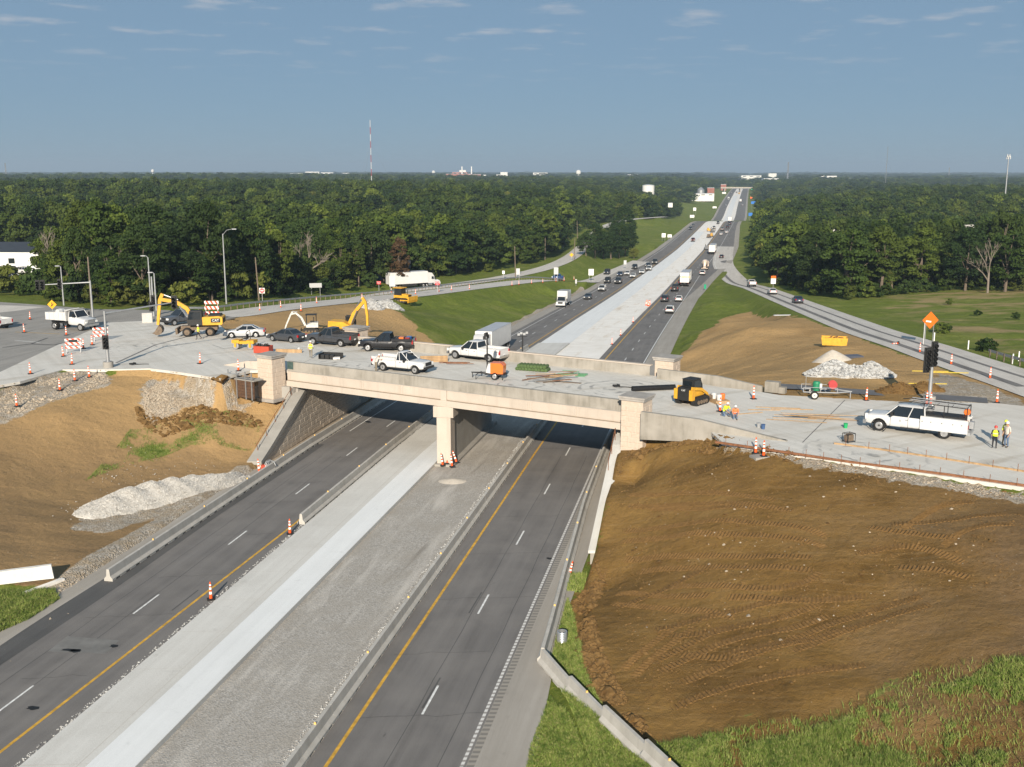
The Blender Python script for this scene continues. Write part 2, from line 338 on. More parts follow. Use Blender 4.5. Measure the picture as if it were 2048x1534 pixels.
# ------------------------------------------------------------------ ground
def growth(a, b, step, g, mx=1e9):
    out = [a]; sg = 1 if b > a else -1
    while (b-out[-1])*sg > 0: out.append(out[-1]+sg*step); step = min(step*g, mx)
    return out[1:]
Dl = np.array(list(np.arange(22, 135, .45)) + list(np.arange(135, 300, 1.)) + growth(299, 13000, 1.1, 1.045))
ol = np.unique(np.round(np.array(growth(-74.5, -9500, .6, 1.075)[::-1] + list(np.arange(-74.5, 60.1, .5)) + growth(60, 9500, .6, 1.075) + [OL-.25, OL+.25, OR-.2, OR+.2, -24.6, 9.5]), 3))
OO, DD = np.meshgrid(ol, Dl); GX = (cx(DD.ravel()).reshape(DD.shape)+OO).ravel(); GY = DD.ravel(); GZ = ground_h(GX, GY)
def gpoly(L): return [on_ground(*q)[:2] for q in L]
DIRT = [gpoly(L) for L in (
 [(1330,878),(1240,900),(1222,940),(1192,1100),(1128,1235),(1165,1330),(1215,1440),(1270,1490),(1360,1475),(1480,1440),(1560,1470),(1700,1420),(1750,1380),(1830,1330),(1950,1480),(2048,1534),(2300,1600),(2400,1000),(2048,985),(1850,955),(1600,915),(1430,882)],
 [(-250,860),(0,812),(215,745),(300,736),(440,762),(512,800),(540,840),(512,910),(520,950),(225,1150),(130,1190),(0,1150),(-250,1150)],
 [(590,800),(520,790),(440,770),(420,700),(430,638),(520,622),(690,608),(770,616),(810,634),(850,668),(870,690),(760,715),(715,700),(650,760)],
 [(1340,790),(1345,740),(1380,695),(1440,640),(1490,622),(1560,632),(1620,640),(1760,692),(1900,740),(2048,792),(2300,870),(2300,900),(2048,830),(2048,850),(1990,820),(1560,800),(1440,790)],
 [(-100,634),(60,634),(110,644),(60,652),(-100,650)])]
GRAV = [gpoly(L) for L in ([(290,750),(450,755),(520,800),(480,825),(380,815),(300,850),(280,800)], [(170,1030),(300,1000),(420,970),(520,930),(530,960),(400,1010),(220,1060),(150,1060)],
 [(-100,800),(120,742),(215,737),(220,770),(110,800),(0,850),(-100,880)], [(-60,1400),(225,1165),(200,1130),(100,1190),(0,1270),(-60,1300)], [(1430,890),(1700,932),(2048,982),(2300,1015),(2300,1050),(2048,1005),(1800,965),(1600,930),(1430,900)],
 [(1880,745),(2048,800),(2048,830),(1900,812),(1830,790)])]
FIELD = gpoly([(1740,600),(1850,575),(2048,580),(2300,590),(2300,760),(2048,722),(1900,670),(1780,625)])
PATCH = gpoly([(260,860),(450,800),(545,850),(500,905),(380,890),(250,930),(170,960)])
def grass_p(x, y):
    a_ = x+2.2*(vnoise(x, y, 1.9, 85)-.5)+.9*(vnoise(x, y, .6, 86)-.5); b_ = y+2.2*(vnoise(x, y, 1.7, 87)-.5)+.9*(vnoise(x, y, .5, 88)-.5); u_ = a_*.8+b_*.6; v_ = b_*.8-a_*.6
    return np.clip((vnoise(u_, v_, 3.6, 81)*.5+vnoise(v_, u_, 1.3, 82)*.28+vnoise(x, y, .3, 83)*.22)*3.0-1.35, 0, 1)
def patch_p(x, y): return np.clip((vnoise(x*.8+y*.6, y*.8-x*.6, 2.4, 71)*.5+vnoise(x, y, .9, 72)*.3+vnoise(y, x, .35, 73)*.2)*3.6-1.6, 0, 1)
near = GY < 420
def soft(polys, amp=1.3):
    r = np.zeros(len(GX)); xn, yn = GX[near], GY[near]
    for k in range(4):
        jx = xn + amp*2*(vnoise(xn, yn, 2.6, 20+k)-.5) + .8*(vnoise(xn, yn, .8, 40+k)-.5); jy = yn + amp*2*(vnoise(xn, yn, 2.6, 30+k)-.5) + .8*(vnoise(xn, yn, .8, 50+k)-.5)
        m = np.zeros(len(xn), bool)
        for p in polys: m |= inside(p, jx, jy)
        r[near] += m/4.
    return r
zone = np.zeros((len(GX), 4), np.float32); zone[:, 3] = 1
zone[:, 0] = soft(DIRT); zone[:, 1] = soft(GRAV, .9)
zone[:, 2] = np.maximum(soft([FIELD], 3)*np.clip((vnoise(GX*.5, GY, 5, 61)*.6+vnoise(GX*.6, GY, 1.8, 62)*.4)*4.2-2.05, 0, 1), 0)
sh = (GX-cx(GY) < -20) & (GX-cx(GY) > -25.5) & ((GY < 90) | (GY > 126)) & (GY < 300); zone[:, 1] = np.where(sh, np.maximum(zone[:, 1], .9), zone[:, 1])
pm = soft([PATCH], 1.6)*patch_p(GX, GY)     # thin grass coming through the left bank
zone[:, 0] = zone[:, 0]*(1-pm*.9)
gr = soft([gpoly([(1270,1495),(1480,1440),(1700,1400),(1900,1340),(2048,1310),(2300,1300),(2300,1600),(1250,1600)])], 1.5)
gm = gr*.8*grass_p(GX, GY); zone[:, 0] = np.maximum(zone[:, 0], gr*.9)*(1-gm)
zone[:, 2] = np.maximum(zone[:, 2], gr*.55)
for bx_, by_, rr in ((-22, 99, 8), (-17, 118, 8), (12, 80, 9), (14.5, 99, 7), (19, 93, 7), (-27, 97, 6), (30, 90, 9), (45, 90, 10), (-30, 105, 8)): zone[:, 0] = np.maximum(zone[:, 0], smooth01((rr-np.hypot(GX-bx_, GY-by_))/3))
GRASS_MASK = gm
no, nd = len(ol), len(Dl)
ii = (np.arange(nd-1)[:, None]*no + np.arange(no-1)[None, :]).ravel()
F = np.stack([ii, ii+1, ii+1+no, ii+no], 1)
me = bpy.data.meshes.new('ground'); me.vertices.add(len(GX)); me.vertices.foreach_set('co', np.stack([GX, GY, GZ], 1).ravel())
me.loops.add(F.size); me.loops.foreach_set('vertex_index', F.ravel()); me.polygons.add(len(F)); me.polygons.foreach_set('loop_start', np.arange(0, F.size, 4)); me.polygons.foreach_set('use_smooth', np.ones(len(F), bool))
me.update(); ca = me.color_attributes.new('zone', 'FLOAT_COLOR', 'POINT'); ca.data.foreach_set('color', zone.ravel())
g = NT('ground_cover', .95, .1)
z = g.attr('zone'); sepz = g.N.new('ShaderNodeSeparateColor'); g.L.new(z.outputs['Color'], sepz.inputs[0]); zr, zg, zb = sepz.outputs
nb = g.noise(.22, 5); nf = g.noise(3.2, 5, .7); nff = g.noise(14, 4, .7); nvl = g.noise(.035, 4)
grass = g.mix(g.ramp(nb, .3, .7), (.145, .2, .02), (.22, .27, .038)); grass = g.mix(g.ramp(nf, .35, .75), grass, (.24, .24, .055)); grass = g.mix(g.math('MULTIPLY', g.ramp(nvl, .52, .72), .5), grass, (.19, .2, .06))
grass = g.mix(g.ramp(nff, .3, .62), (.075, .115, .02), grass)
grass = g.mix(g.math('MULTIPLY', g.ramp(g.noise(.8, 5, .7), .42, .62, (1, 1, 1), (0, 0, 0)), .45), grass, (.07, .1, .014)); grass = g.mix(g.math('MULTIPLY', g.ramp(g.noise(.11, 5, .65), .5, .68), .45), grass, (.27, .25, .085))
grass = g.mix(zb, grass, g.mix(g.ramp(nf, .35, .65), (.26, .21, .09), (.37, .27, .14)))
trk = g.noise(1.0, 3, .6, stretch=(2.6, .22, 1), rot=.55, dist=1.2); trk2 = g.noise(1.0, 3, .6, stretch=(.25, 3.4, 1), rot=.35, dist=.8)
nd1 = g.noise(.16, 6, .6); nd2 = g.noise(1.1, 6, .65)
sepx = g.N.new('ShaderNodeSeparateXYZ'); g.L.new(g.pos, sepx.inputs[0]); dryl = g.ramp(g.math('MULTIPLY', sepx.outputs[0], -.05), .2, .9); dryb = g.ramp(g.math('MULTIPLY', sepx.outputs[1], .01), .84, .98)
dirt = g.mix(g.ramp(nd1, .34, .66), (.125, .071, .021), (.295, .178, .056)); dirt = g.mix(g.math('MULTIPLY', g.ramp(nd2, .35, .7), .55), dirt, (.2, .115, .04)); dirt = g.mix(g.math('MULTIPLY', g.ramp(trk2, .5, .68), .3), dirt, (.3, .2, .09))
dirt = g.mix(g.math('MULTIPLY', g.ramp(trk, .55, .72), .3), dirt, (.11, .064, .026))
dirt = g.mix(g.math('MULTIPLY', dryl, .5), dirt, (.34, .24, .14)); dirt = g.mix(g.math('MULTIPLY', dryb, g.ramp(nd1, .1, .55, (.45, .45, .45), (.95, .95, .95))), dirt, (.44, .285, .13))
damp = g.math('MULTIPLY', g.ramp(g.math('ADD', g.math('MULTIPLY', sepx.outputs[0], .02), g.math('MULTIPLY', g.math('SUBTRACT', nd1, .5), 1.2)), .3, .62), g.ramp(g.math('MULTIPLY', sepx.outputs[1], .01), .52, .7, (1, 1, 1), (0, 0, 0)))
dirt = g.mix(g.math('MULTIPLY', damp, .65), dirt, g.mix(g.ramp(nf, .35, .7), (.115, .075, .047), (.2, .14, .092)))
vor = g.N.new('ShaderNodeTexVoronoi'); vor.inputs['Scale'].default_value = 1.7; g.L.new(g.pos, vor.inputs['Vector'])
peb = g.ramp(vor.outputs['Distance'], .045, .08, (1, 1, 1), (0, 0, 0)); dirt = g.mix(g.math('MULTIPLY', peb, g.ramp(nb, .45, .6)), dirt, (.5, .42, .32))
v2 = g.N.new('ShaderNodeTexVoronoi'); v2.inputs['Scale'].default_value = 9; g.L.new(g.pos, v2.inputs['Vector'])
grav = g.mix(g.ramp(v2.outputs['Color'], .2, .8), (.26, .225, .18), (.56, .51, .44)); grav = g.mix(g.ramp(nd2, .4, .65), grav, (.36, .29, .205))
edge = g.math('ADD', g.math('MULTIPLY', g.math('SUBTRACT', nf, .5), .9), zr); fd = g.ramp(edge, .38, .56)
c = g.mix(fd, grass, dirt); c = g.mix(g.ramp(g.math('ADD', g.math('MULTIPLY', g.math('SUBTRACT', nf, .5), .9), zg), .4, .6), c, grav); g.color(c)
wv = g.N.new('ShaderNodeTexWave'); wv.wave_type = 'BANDS'; wv.bands_direction = 'X'; wv.inputs['Scale'].default_value = .62; wv.inputs['Distortion'].default_value = 3.5; wv.inputs['Detail'].default_value = 2; wv.inputs['Detail Scale'].default_value = .35
mpw = g.N.new('ShaderNodeMapping'); mpw.inputs['Rotation'].default_value = (0, 0, .12); g.L.new(g.pos, mpw.inputs[0]); g.L.new(mpw.outputs[0], wv.inputs['Vector'])
lane = g.ramp(g.noise(1.0, 2, .5, stretch=(.05, .75, 1), rot=-.18, dist=.5), .46, .56)
ht = g.math('ADD', g.math('MULTIPLY', nd2, 1.6), g.math('MULTIPLY', nff, .5)); ht = g.math('ADD', ht, g.math('MULTIPLY', g.math('MULTIPLY', wv.outputs['Fac'], lane), g.math('MULTIPLY', zr, .18)))
ht = g.math('ADD', ht, g.math('MULTIPLY', v2.outputs['Distance'], g.math('MULTIPLY', zg, 1.0))); g.bump(ht, .9, .14)
me.materials.append(g.m); ground = obj('ground', me); tag(ground, kind='structure')
# ------------------------------------------------------------------ pavement materials
HA = .2
def asphalt(name, c0, c1, light):
    a = NT(name, .85, .3); n1 = a.noise(1., 5, .6, stretch=(1.2, .05, 1), rot=HA); n2 = a.noise(.35, 5, .6); n3 = a.noise(24, 3, .7); n4 = a.noise(1., 4, .6, stretch=(.5, .03, 1), rot=HA)
    c = a.mix(a.ramp(n1, .3, .7), c0, c1); c = a.mix(a.math('MULTIPLY', a.ramp(n2, .4, .7), .5), c, light); c = a.mix(a.math('MULTIPLY', a.ramp(n4, .62, .74), .6), c, tuple(x*.6 for x in c0)); c = a.mix(.25, c, a.ramp(n3, .3, .7), 'OVERLAY')
    n5 = a.noise(.9, 6, .7, stretch=(1, .35, 1), rot=HA); c = a.mix(a.math('MULTIPLY', a.ramp(n5, .68, .72), .5), c, tuple(x*.5 for x in c0)); a.color(c); a.bump(n3, .25, .02); return a.m
M_ASPH = asphalt('worn_asphalt', (.128, .12, .114), (.185, .174, .165), (.225, .21, .194))
M_ASPH2 = asphalt('dark_asphalt', (.07, .069, .068), (.1, .098, .096), (.125, .12, .115))
M_ASPHO = asphalt('old_road_surface', (.45, .42, .38), (.56, .525, .48), (.62, .58, .525))
def concrete(name, c0, c1, dirtc, rot=HA, stain=.5, tracks=0.):
    a = NT(name, .85, .25); n1 = a.noise(1., 6, .62, stretch=(1.6, .05, 1), rot=rot); n2 = a.noise(.25, 6, .62); n3 = a.noise(20, 3, .7); n4 = a.noise(1.6, 5, .65)
    c = a.mix(a.ramp(n1, .3, .7), c0, c1); c = a.mix(a.math('MULTIPLY', a.ramp(n2, .45, .7), stain), c, dirtc); c = a.mix(a.math('MULTIPLY', a.ramp(n4, .6, .8), .4), c, tuple(x*.7 for x in dirtc))
    if tracks:
        for u_, v_, rad in ((1250, 772, 5.5), (700, 728, 4.5), (1060, 765, 4.), (300, 690, 6.), (1750, 900, 5.)):       # scuffs where machines have turned
            q = at_deck(u_, v_); mp = a.N.new('ShaderNodeMapping'); mp.inputs['Location'].default_value = (-q[0], -q[1], -q[2]); a.L.new(a.pos, mp.inputs[0]); vm = a.N.new('ShaderNodeVectorMath'); vm.operation = 'LENGTH'
            wr = a.N.new('ShaderNodeMix'); wr.data_type = 'VECTOR'; wr.inputs[0].default_value = .12; a.L.new(mp.outputs[0], wr.inputs[4]); nz = a.N.new('ShaderNodeTexNoise'); nz.inputs['Scale'].default_value = .5; a.L.new(a.pos, nz.inputs['Vector'])
            sc_ = a.N.new('ShaderNodeVectorMath'); sc_.operation = 'SCALE'; sc_.inputs['Scale'].default_value = 14; a.L.new(nz.outputs['Color'], sc_.inputs[0]); a.L.new(sc_.outputs[0], wr.inputs[5]); a.L.new(wr.outputs[1], vm.inputs[0]); dd_ = vm.outputs['Value']
            rg = a.math('SINE', a.math('MULTIPLY', dd_, 7.), 0); k = a.math('MULTIPLY', a.ramp(rg, .55, .95), a.ramp(a.math('DIVIDE', dd_, rad), .5, 1., (1, 1, 1), (0, 0, 0))); k = a.math('MULTIPLY', k, a.ramp(a.noise(.9, 4), .42, .6)); c = a.mix(a.math('MULTIPLY', k, tracks), c, (.2, .2, .195))
        c = a.mix(a.math('MULTIPLY', a.ramp(a.noise(.42, 5, .6, stretch=(.25, 1.4, 1), rot=-.52), .56, .72), .5), c, (.3, .25, .18))
    c = a.mix(.15, c, a.ramp(n3, .3, .7), 'OVERLAY'); a.color(c); a.bump(n3, .15, .02); return a.m
M_SLAB = concrete('new_concrete', (.54, .525, .49), (.64, .63, .595), (.47, .455, .42))
M_SHOULD = concrete('shoulder_concrete', (.3, .275, .24), (.38, .35, .31), (.28, .255, .22))
M_DECK = concrete('deck_concrete', (.54, .52, .475), (.65, .625, .575), (.47, .435, .38), rot=-.52, tracks=.75)
a = NT('crushed_stone', .95, .15); v = a.N.new('ShaderNodeTexVoronoi'); v.inputs['Scale'].default_value = 11; a.L.new(a.pos, v.inputs['Vector'])
n1 = a.noise(.5, 5); n2 = a.noise(1., 5, .6, stretch=(.9, .12, 1), rot=HA); c = a.mix(a.ramp(v.outputs['Color'], .15, .85), (.29, .27, .24), (.44, .415, .38)); c = a.mix(a.math('MULTIPLY', a.ramp(n1, .42, .68), .75), c, (.34, .312, .272)); c = a.mix(a.math('MULTIPLY', a.ramp(n2, .52, .7), .8), c, (.52, .49, .445)); c = a.mix(a.math('MULTIPLY', a.ramp(a.noise(1., 5, .65, stretch=(.7, .05, 1), rot=HA+.05), .62, .72), .7), c, (.2, .18, .155)); c = a.mix(a.math('MULTIPLY', a.ramp(a.noise(2.2, 5, .7), .6, .75), .5), c, (.22, .2, .175))
a.color(c); a.bump(a.math('ADD', v.outputs['Distance'], a.noise(3, 4)), .4, .05); M_GRAV = a.m
a = NT('far_roadbed', .95, .15); n1 = a.noise(.3, 5); n2 = a.noise(1., 5, .6, stretch=(.6, .06, 1), rot=HA); c = a.mix(a.ramp(n1, .35, .65), (.74, .705, .65), (.84, .81, .76)); c = a.mix(a.ramp(n2, .55, .75), c, (.62, .54, .44)); c = a.mix(a.ramp(n2, .3, .42), (.8, .78, .74), c); a.color(c); M_BED = a.m
M_WHITE = mat('white_road_paint', (.66, .66, .64), .7, var=.25, scale=3); M_YEL = mat('yellow_road_paint', (.56, .32, .045), .7, var=.3, scale=2.5)
# ------------------------------------------------------------------ the highway
def DS(D0, D1): return np.array([d for d in np.unique(np.concatenate([[D0, D1], np.arange(math.ceil(D0/3)*3, min(D1, 420), 3.), np.arange(420, 2600, 20.)])) if D0 <= d <= D1])
def strip(name, o0, o1, D0, D1, m, dz, parent=None, kind=None, thick=0):
    f0 = o0 if callable(o0) else (lambda d: o0); f1 = o1 if callable(o1) else (lambda d: o1); ds = DS(D0, D1); vs = []; fs = []
    for d in ds:
        x = float(cx(d)); zz = float(hz(d))+dz; a, b = float(f0(d)), float(f1(d)); vs += [(x+a, d, zz), (x+b, d, zz)] + ([(x+a, d, zz-thick), (x+b, d, zz-thick)] if thick else [])
    k = 4 if thick else 2
    for i in range(len(ds)-1):
        q = i*k; fs.append((q, q+1, q+k+1, q+k))
        if thick: fs += [(q+2, q, q+k, q+k+2), (q+1, q+3, q+k+3, q+k+1)]
    if thick: fs.append((0, 2, 3, 1))
    return poly_obj(name, vs, fs, m, parent, kind)
yL = lambda d: -14.5 - .025*max(0, 75-d)
left_road = strip('highway_road', -21.6, -13.4, 18, 2300, M_ASPH, 0, kind='structure')
right_road = strip('highway_road', -.95, lambda d: np.interp(d, [0, 270, 330, 420, 520, 640, 700], [6.25, 6.25, 9, 12.5, 12.5, 10, 9.2]), 18, 2300, M_ASPH, 0, kind='structure')
strip('road_shoulder', -24.0, -21.6, 18, 2300, M_SHOULD, -.004, kind='structure')
strip('tar_strip', lambda d: -22.6+.1*math.sin(d*.3), lambda d: -21.0+.12*math.sin(d*.21+1), 18, 100, M_ASPH2, .005, left_road)
strip('road_shoulder', lambda d: np.interp(d, [0, 270, 330, 420, 520, 640, 700], [6.25, 6.25, 9, 12.5, 12.5, 10, 9.2]), lambda d: np.interp(d, [0, 44, 56, 60, 75, 110, 140, 270, 330, 420, 520, 700], [9.4, 9.2, 8.4, 8.3, 8.4, 8.7, 9.4, 9.6, 11.5, 15, 15, 11.5]), 18, 2300, M_SHOULD, -.003, kind='structure')
strip('median_stone_bed', -13.5, -.95, 18, 2300, M_GRAV, -.012, kind='structure')
slab = strip('concrete_roadway', -13.35, -8.2, 18, 175, M_SLAB, .26, kind='structure', thick=.3)
M_FRESH = concrete('fresh_white_concrete', (.68, .69, .685), (.76, .77, .765), (.62, .625, .615), stain=.3)
strip('fresh_lane', lambda d: -10.35+.06*math.sin(d*.13), -8.22, 18, 118, M_FRESH, .2645, slab)
strip('far_median_roadbed', -13.45, -.98, 150, 2200, M_BED, .008, kind='structure')
strip('concrete_roadway', -13.3, -8.3, 175, 640, M_FRESH, .03, kind='structure')
strip('concrete_roadway', -11.2, -5.2, 880, 1700, M_FRESH, .03, kind='structure')
# slab joints, saw cut across every 4.6 m
ms = mat('sawn_joint', (.5, .475, .43), .9, var=.1)  # joint colour, slightly darker than the slab
for k, D in enumerate(np.arange(24, 150, 4.6)):
    z0 = .264; p = [hw(-13.3, D), hw(-8.25, D+.25), hw(-8.25, D+.275), hw(-13.3, D+.025)]
    poly_obj('saw_joint', [(q[0], q[1], q[2]+z0) for q in p], [(0, 1, 2, 3)], ms, slab)
strip('saw_joint', -10.82, -10.78, 18, 175, ms, .265, slab)
# painted lines
strip('edge_line', lambda d: yL(d)-.09, lambda d: yL(d)+.09, 18, 900, M_YEL, .006, left_road)
strip('edge_line', -.08, .1, 18, 120, M_YEL, .006, right_road); strip('edge_line', -.08, .1, 120, 900, M_YEL, .006, right_road)
strip('edge_line', -20.55, -20.43, 105, 900, M_WHITE, .006, left_road)
a = NT('broken_edge_line', .8, .2); w = a.N.new('ShaderNodeTexWave'); w.bands_direction = 'Y'; w.inputs['Scale'].default_value = .8; w.inputs['Distortion'].default_value = 1.5; a.L.new(a.pos, w.inputs['Vector'])
a.color(a.mix(a.ramp(w.outputs['Fac'], .25, .5), (.3, .28, .26), (.62, .61, .58))); M_BRK = a.m
a = NT('rumble_strip', .85, .2); w = a.N.new('ShaderNodeTexWave'); w.bands_direction = 'Y'; w.inputs['Scale'].default_value = .8; a.L.new(a.pos, w.inputs['Vector'])
a.color(a.mix(a.ramp(w.outputs['Fac'], .4, .6), (.2, .185, .165), (.3, .275, .24))); a.bump(w.outputs['Fac'], .3, .03); M_RUM = a.m
strip('edge_line', 5.98, 6.14, 18, 105, M_BRK, .006, right_road); strip('edge_line', 6.0, 6.14, 105, 900, M_WHITE, .006, right_road)
strip('rumble_strip', 6.27, 6.62, 18, 105, M_RUM, .004, right_road)
dash_me = bpy.data.meshes.new('lane_dash'); dash_me.from_pydata([(-.06, -1.5, 0), (.06, -1.5, 0), (.06, 1.5, 0), (-.06, 1.5, 0)], [], [(0, 1, 2, 3)]); dash_me.materials.append(M_WHITE)
def dashes(parent, o, D0, D1, st=11.93):
    D = D0
    while D < D1:
        d = obj('lane_dash', dash_me, parent); x, y, z0 = hw(o(D) if callable(o) else o, D, .008); d.location = (x, y, z0)
        th = math.atan2(float(cx(D+1)-cx(D-1)), 2.); sl = math.atan2(float(hz(D+1.5)-hz(D-1.5)), 3.); d.rotation_euler = (sl, 0, -th); D += st
_, dr0 = at_z(863, 1398, 0); dashes(right_road, 3.02, dr0-24*.5-11.93, 420)
_, dl0 = at_z(285, 1208, 0); dashes(left_road, lambda d: -17.35-.018*max(0, 75-d), dl0-11.93*2, 420)
for o_, rd in ((2.62, right_road), (-17.8, left_road), (5.0, right_road), (-19.6, left_road)): strip('tar_seam', lambda d, o_=o_: o_+.03*math.sin(d*.7)-.02, lambda d, o_=o_: o_+.03*math.sin(d*.7)+.025, 20, 95, M_ASPH2, .005, rd)
rcr = random.Random(4)
for k in range(22):
    rd, o0, o1 = ((right_road, -.6, 6), (left_road, -20.4, -14.8))[k % 2]; D = 26+k*3.6+rcr.uniform(-1, 1); a0 = o0+rcr.uniform(0, 1.5); a1 = o1-rcr.uniform(0, 1.5); q = []; n = 9
    for i in range(n): t = i/(n-1); p_ = hw(a0+(a1-a0)*t, D+rcr.uniform(-.12, .12)+t*.5); q.append(p_)
    vs = [(p_[0], p_[1]-.018, .0055) for p_ in q]+[(p_[0], p_[1]+.018, .0055) for p_ in q]; poly_obj('crack_seal', vs, [(i, i+1, n+i+1, n+i) for i in range(n-1)], M_ASPH2, rd)
# concrete repair patch and tar spots on the left lanes
pt = [at_z(u, v, 0) for u, v in [(95,1303),(210,1308),(238,1281),(135,1272)]]
poly_obj('repair_patch', [(x, y, .006) for x, y in pt], [(0, 1, 2, 3)], mat('patch_concrete', (.17, .165, .155), var=.2, scale=1), left_road)
mtar = mat('tar', (.012, .012, .012), .6, var=.2)
for u, v, rx, ry in [(142,1300,.55,.16),(150,1302,.3,.2),(228,1292,.22,.2),(66,1416,.3,.2),(1098,1117,.18,.2),(735,843,.3,.25)]:
    if not rx: continue
    x, y = at_z(u, v, 0); n = 12; poly_obj('tar_spot', [(x+rx*(1+.3*math.sin(3*i))*math.cos(6.283*i/n), y+ry*(1+.3*math.cos(5*i))*math.sin(6.283*i/n), .012) for i in range(n)], [tuple(range(n))], mtar, left_road if u < 800 else right_road)
for u, v in [(850,1385),(940,1205),(360,1200),(330,1340)]:
    x, y = at_z(u, v, 0); poly_obj('old_line_scar', [(x-.05, y-1.6, .007), (x+.05, y-1.6, .007), (x+.72, y+1.6, .007), (x+.62, y+1.6, .007)], [(0, 1, 2, 3)], M_ASPH2, right_road if u > 700 else left_road)
# ------------------------------------------------------------------ crossroad, ramps, frontage road
def sheet(name, poly, zf, m, dz, parent=None, kind=None, step=3., skirt=0.):
    P = [Vector(p[:2]) for p in poly]; n = len(P); pts = []
    for i in range(n):
        a, b = P[i], P[(i+1) % n]; k = max(1, int((b-a).length/step))
        for j in range(k): pts.append(a+(b-a)*j/k)
    nb = len(pts); xs = [p.x for p in pts]; ys = [p.y for p in pts]
    gx, gy = np.meshgrid(np.arange(min(xs), max(xs), step), np.arange(min(ys), max(ys), step)); gx, gy = gx.ravel(), gy.ravel()
    k = inside([(p.x, p.y) for p in pts], gx, gy); inn = [Vector((a, b)) for a, b in zip(gx[k], gy[k])]
    V, E, Fc, *_ = geometry.delaunay_2d_cdt(pts+inn, [(i, (i+1) % nb) for i in range(nb)], [], 1, 1e-4)
    xx = np.array([q.x for q in V]); yy = np.array([q.y for q in V]); zz = zf(xx, yy)+dz
    vs = [(a, b, float(c)) for a, b, c in zip(xx, yy, zz)]; fs = [tuple(f) for f in Fc]
    if skirt:
        for i in range(nb): k = len(vs); a, b = vs[i], vs[(i+1) % nb]; vs += [(a[0], a[1], a[2]-skirt), (b[0], b[1], b[2]-skirt)]; fs.append((i, k, k+1, (i+1) % nb))
    return poly_obj(name, vs, fs, m, parent, kind)
conc_l = sheet('crossroad_pavement', CONC_L, zdeck, M_DECK, 0, kind='structure', skirt=.25)
conc_r = sheet('crossroad_pavement', CONC_R, zdeck, M_DECK, 0, kind='structure', skirt=.25)
M_ASPHX = asphalt('crossroad_old_asphalt', (.23, .218, .2), (.3, .285, .262), (.35, .33, .3))
asph_l = sheet('crossroad_asphalt', ASPH_L, zdeck, M_ASPHX, -.005, kind='structure', skirt=.2)
def ribbon(name, Pth, h0, h1, m, dz, parent=None, kind=None, a0=0, a1=None):
    Q = Pth[a0:a1]; vs = []; fs = []
    for i, p in enumerate(Q):
        d = np.array(Q[min(i+1, len(Q)-1)][:2])-np.array(Q[max(i-1, 0)][:2]); d = d/np.linalg.norm(d); nrm = np.array([d[1], -d[0]])
        for h in (h0, h1): vs.append((p[0]+nrm[0]*h, p[1]+nrm[1]*h, p[2]+dz))
    for i in range(len(Q)-1): fs.append((2*i, 2*i+1, 2*i+3, 2*i+2))
    return poly_obj(name, vs, fs, m, parent, kind)
ramp_l = ribbon('ramp_road', RAMP_L, -3.4, 4.4, M_ASPHO, -.02, kind='structure'); ramp_r = ribbon('ramp_road', RAMP_R, -4.0, 4.0, M_ASPHO, -.02, kind='structure')
front = ribbon('frontage_road', FRONT, -3.0, 3.0, M_ASPHO, .02, kind='structure')
ribbon('edge_line', RAMP_L, 3.6, 3.75, M_WHITE, -.012, ramp_l, a0=20); ribbon('edge_line', RAMP_R, -3.2, -3.05, M_WHITE, -.012, ramp_r, a0=60)
ribbon('wheel_track', RAMP_R, -2.2, -1.2, M_ASPH, -.014, ramp_r, a0=14, a1=80); ribbon('wheel_track', RAMP_R, .9, 1.5, M_ASPH, -.014, ramp_r, a0=14, a1=70)
def deck_line(name, L, w, m, parent, dz=.006):
    Q = [at_deck(*q) for q in L]
    for (x0, y0, z0), (x1, y1, z1) in zip(Q[:-1], Q[1:]):
        d = Vector((x1-x0, y1-y0)).normalized()*w/2; poly_obj(name, [(x0-d.y, y0+d.x, z0+dz), (x0+d.y, y0-d.x, z0+dz), (x1+d.y, y1-d.x, z1+dz), (x1-d.y, y1+d.x, z1+dz)], [(0, 1, 2, 3)], m, parent)
mj = mat('joint_filler', (.17, .165, .16), .9, var=.2)
deck_line('pavement_joint', [(232,726),(310,690),(380,672),(470,658)], .28, mj, conc_l); deck_line('pavement_joint', [(1605,885),(1690,800)], .08, mj, conc_r)
deck_line('pavement_joint', [(425,690),(450,698),(475,693)], .07, mj, conc_l)
mos = mat('old_stop_bar', (.42, .41, .39), .8, var=.3, scale=2)
deck_line('stop_bar', [(32,681),(80,685)], .5, mos, asph_l); deck_line('tar_seam', [(5,695),(60,688),(108,690),(135,684)], .35, M_ASPH2, asph_l); deck_line('tar_seam', [(62,688),(95,676)], .3, M_ASPH2, asph_l)
deck_line('edge_line', [(-60,602),(40,608),(120,616)], .25, mos, asph_l); deck_line('edge_line', [(30,664),(120,668)], .15, M_YEL, asph_l)
sw = ribbon('side_path', [at_deck(*q) for q in [(1546,772),(1600,775),(1700,783),(1850,793),(1975,802)]], -1.1, 1.1, mat('path_dark_concrete', (.12, .12, .125), .8, var=.15, scale=1), .05, kind='structure')
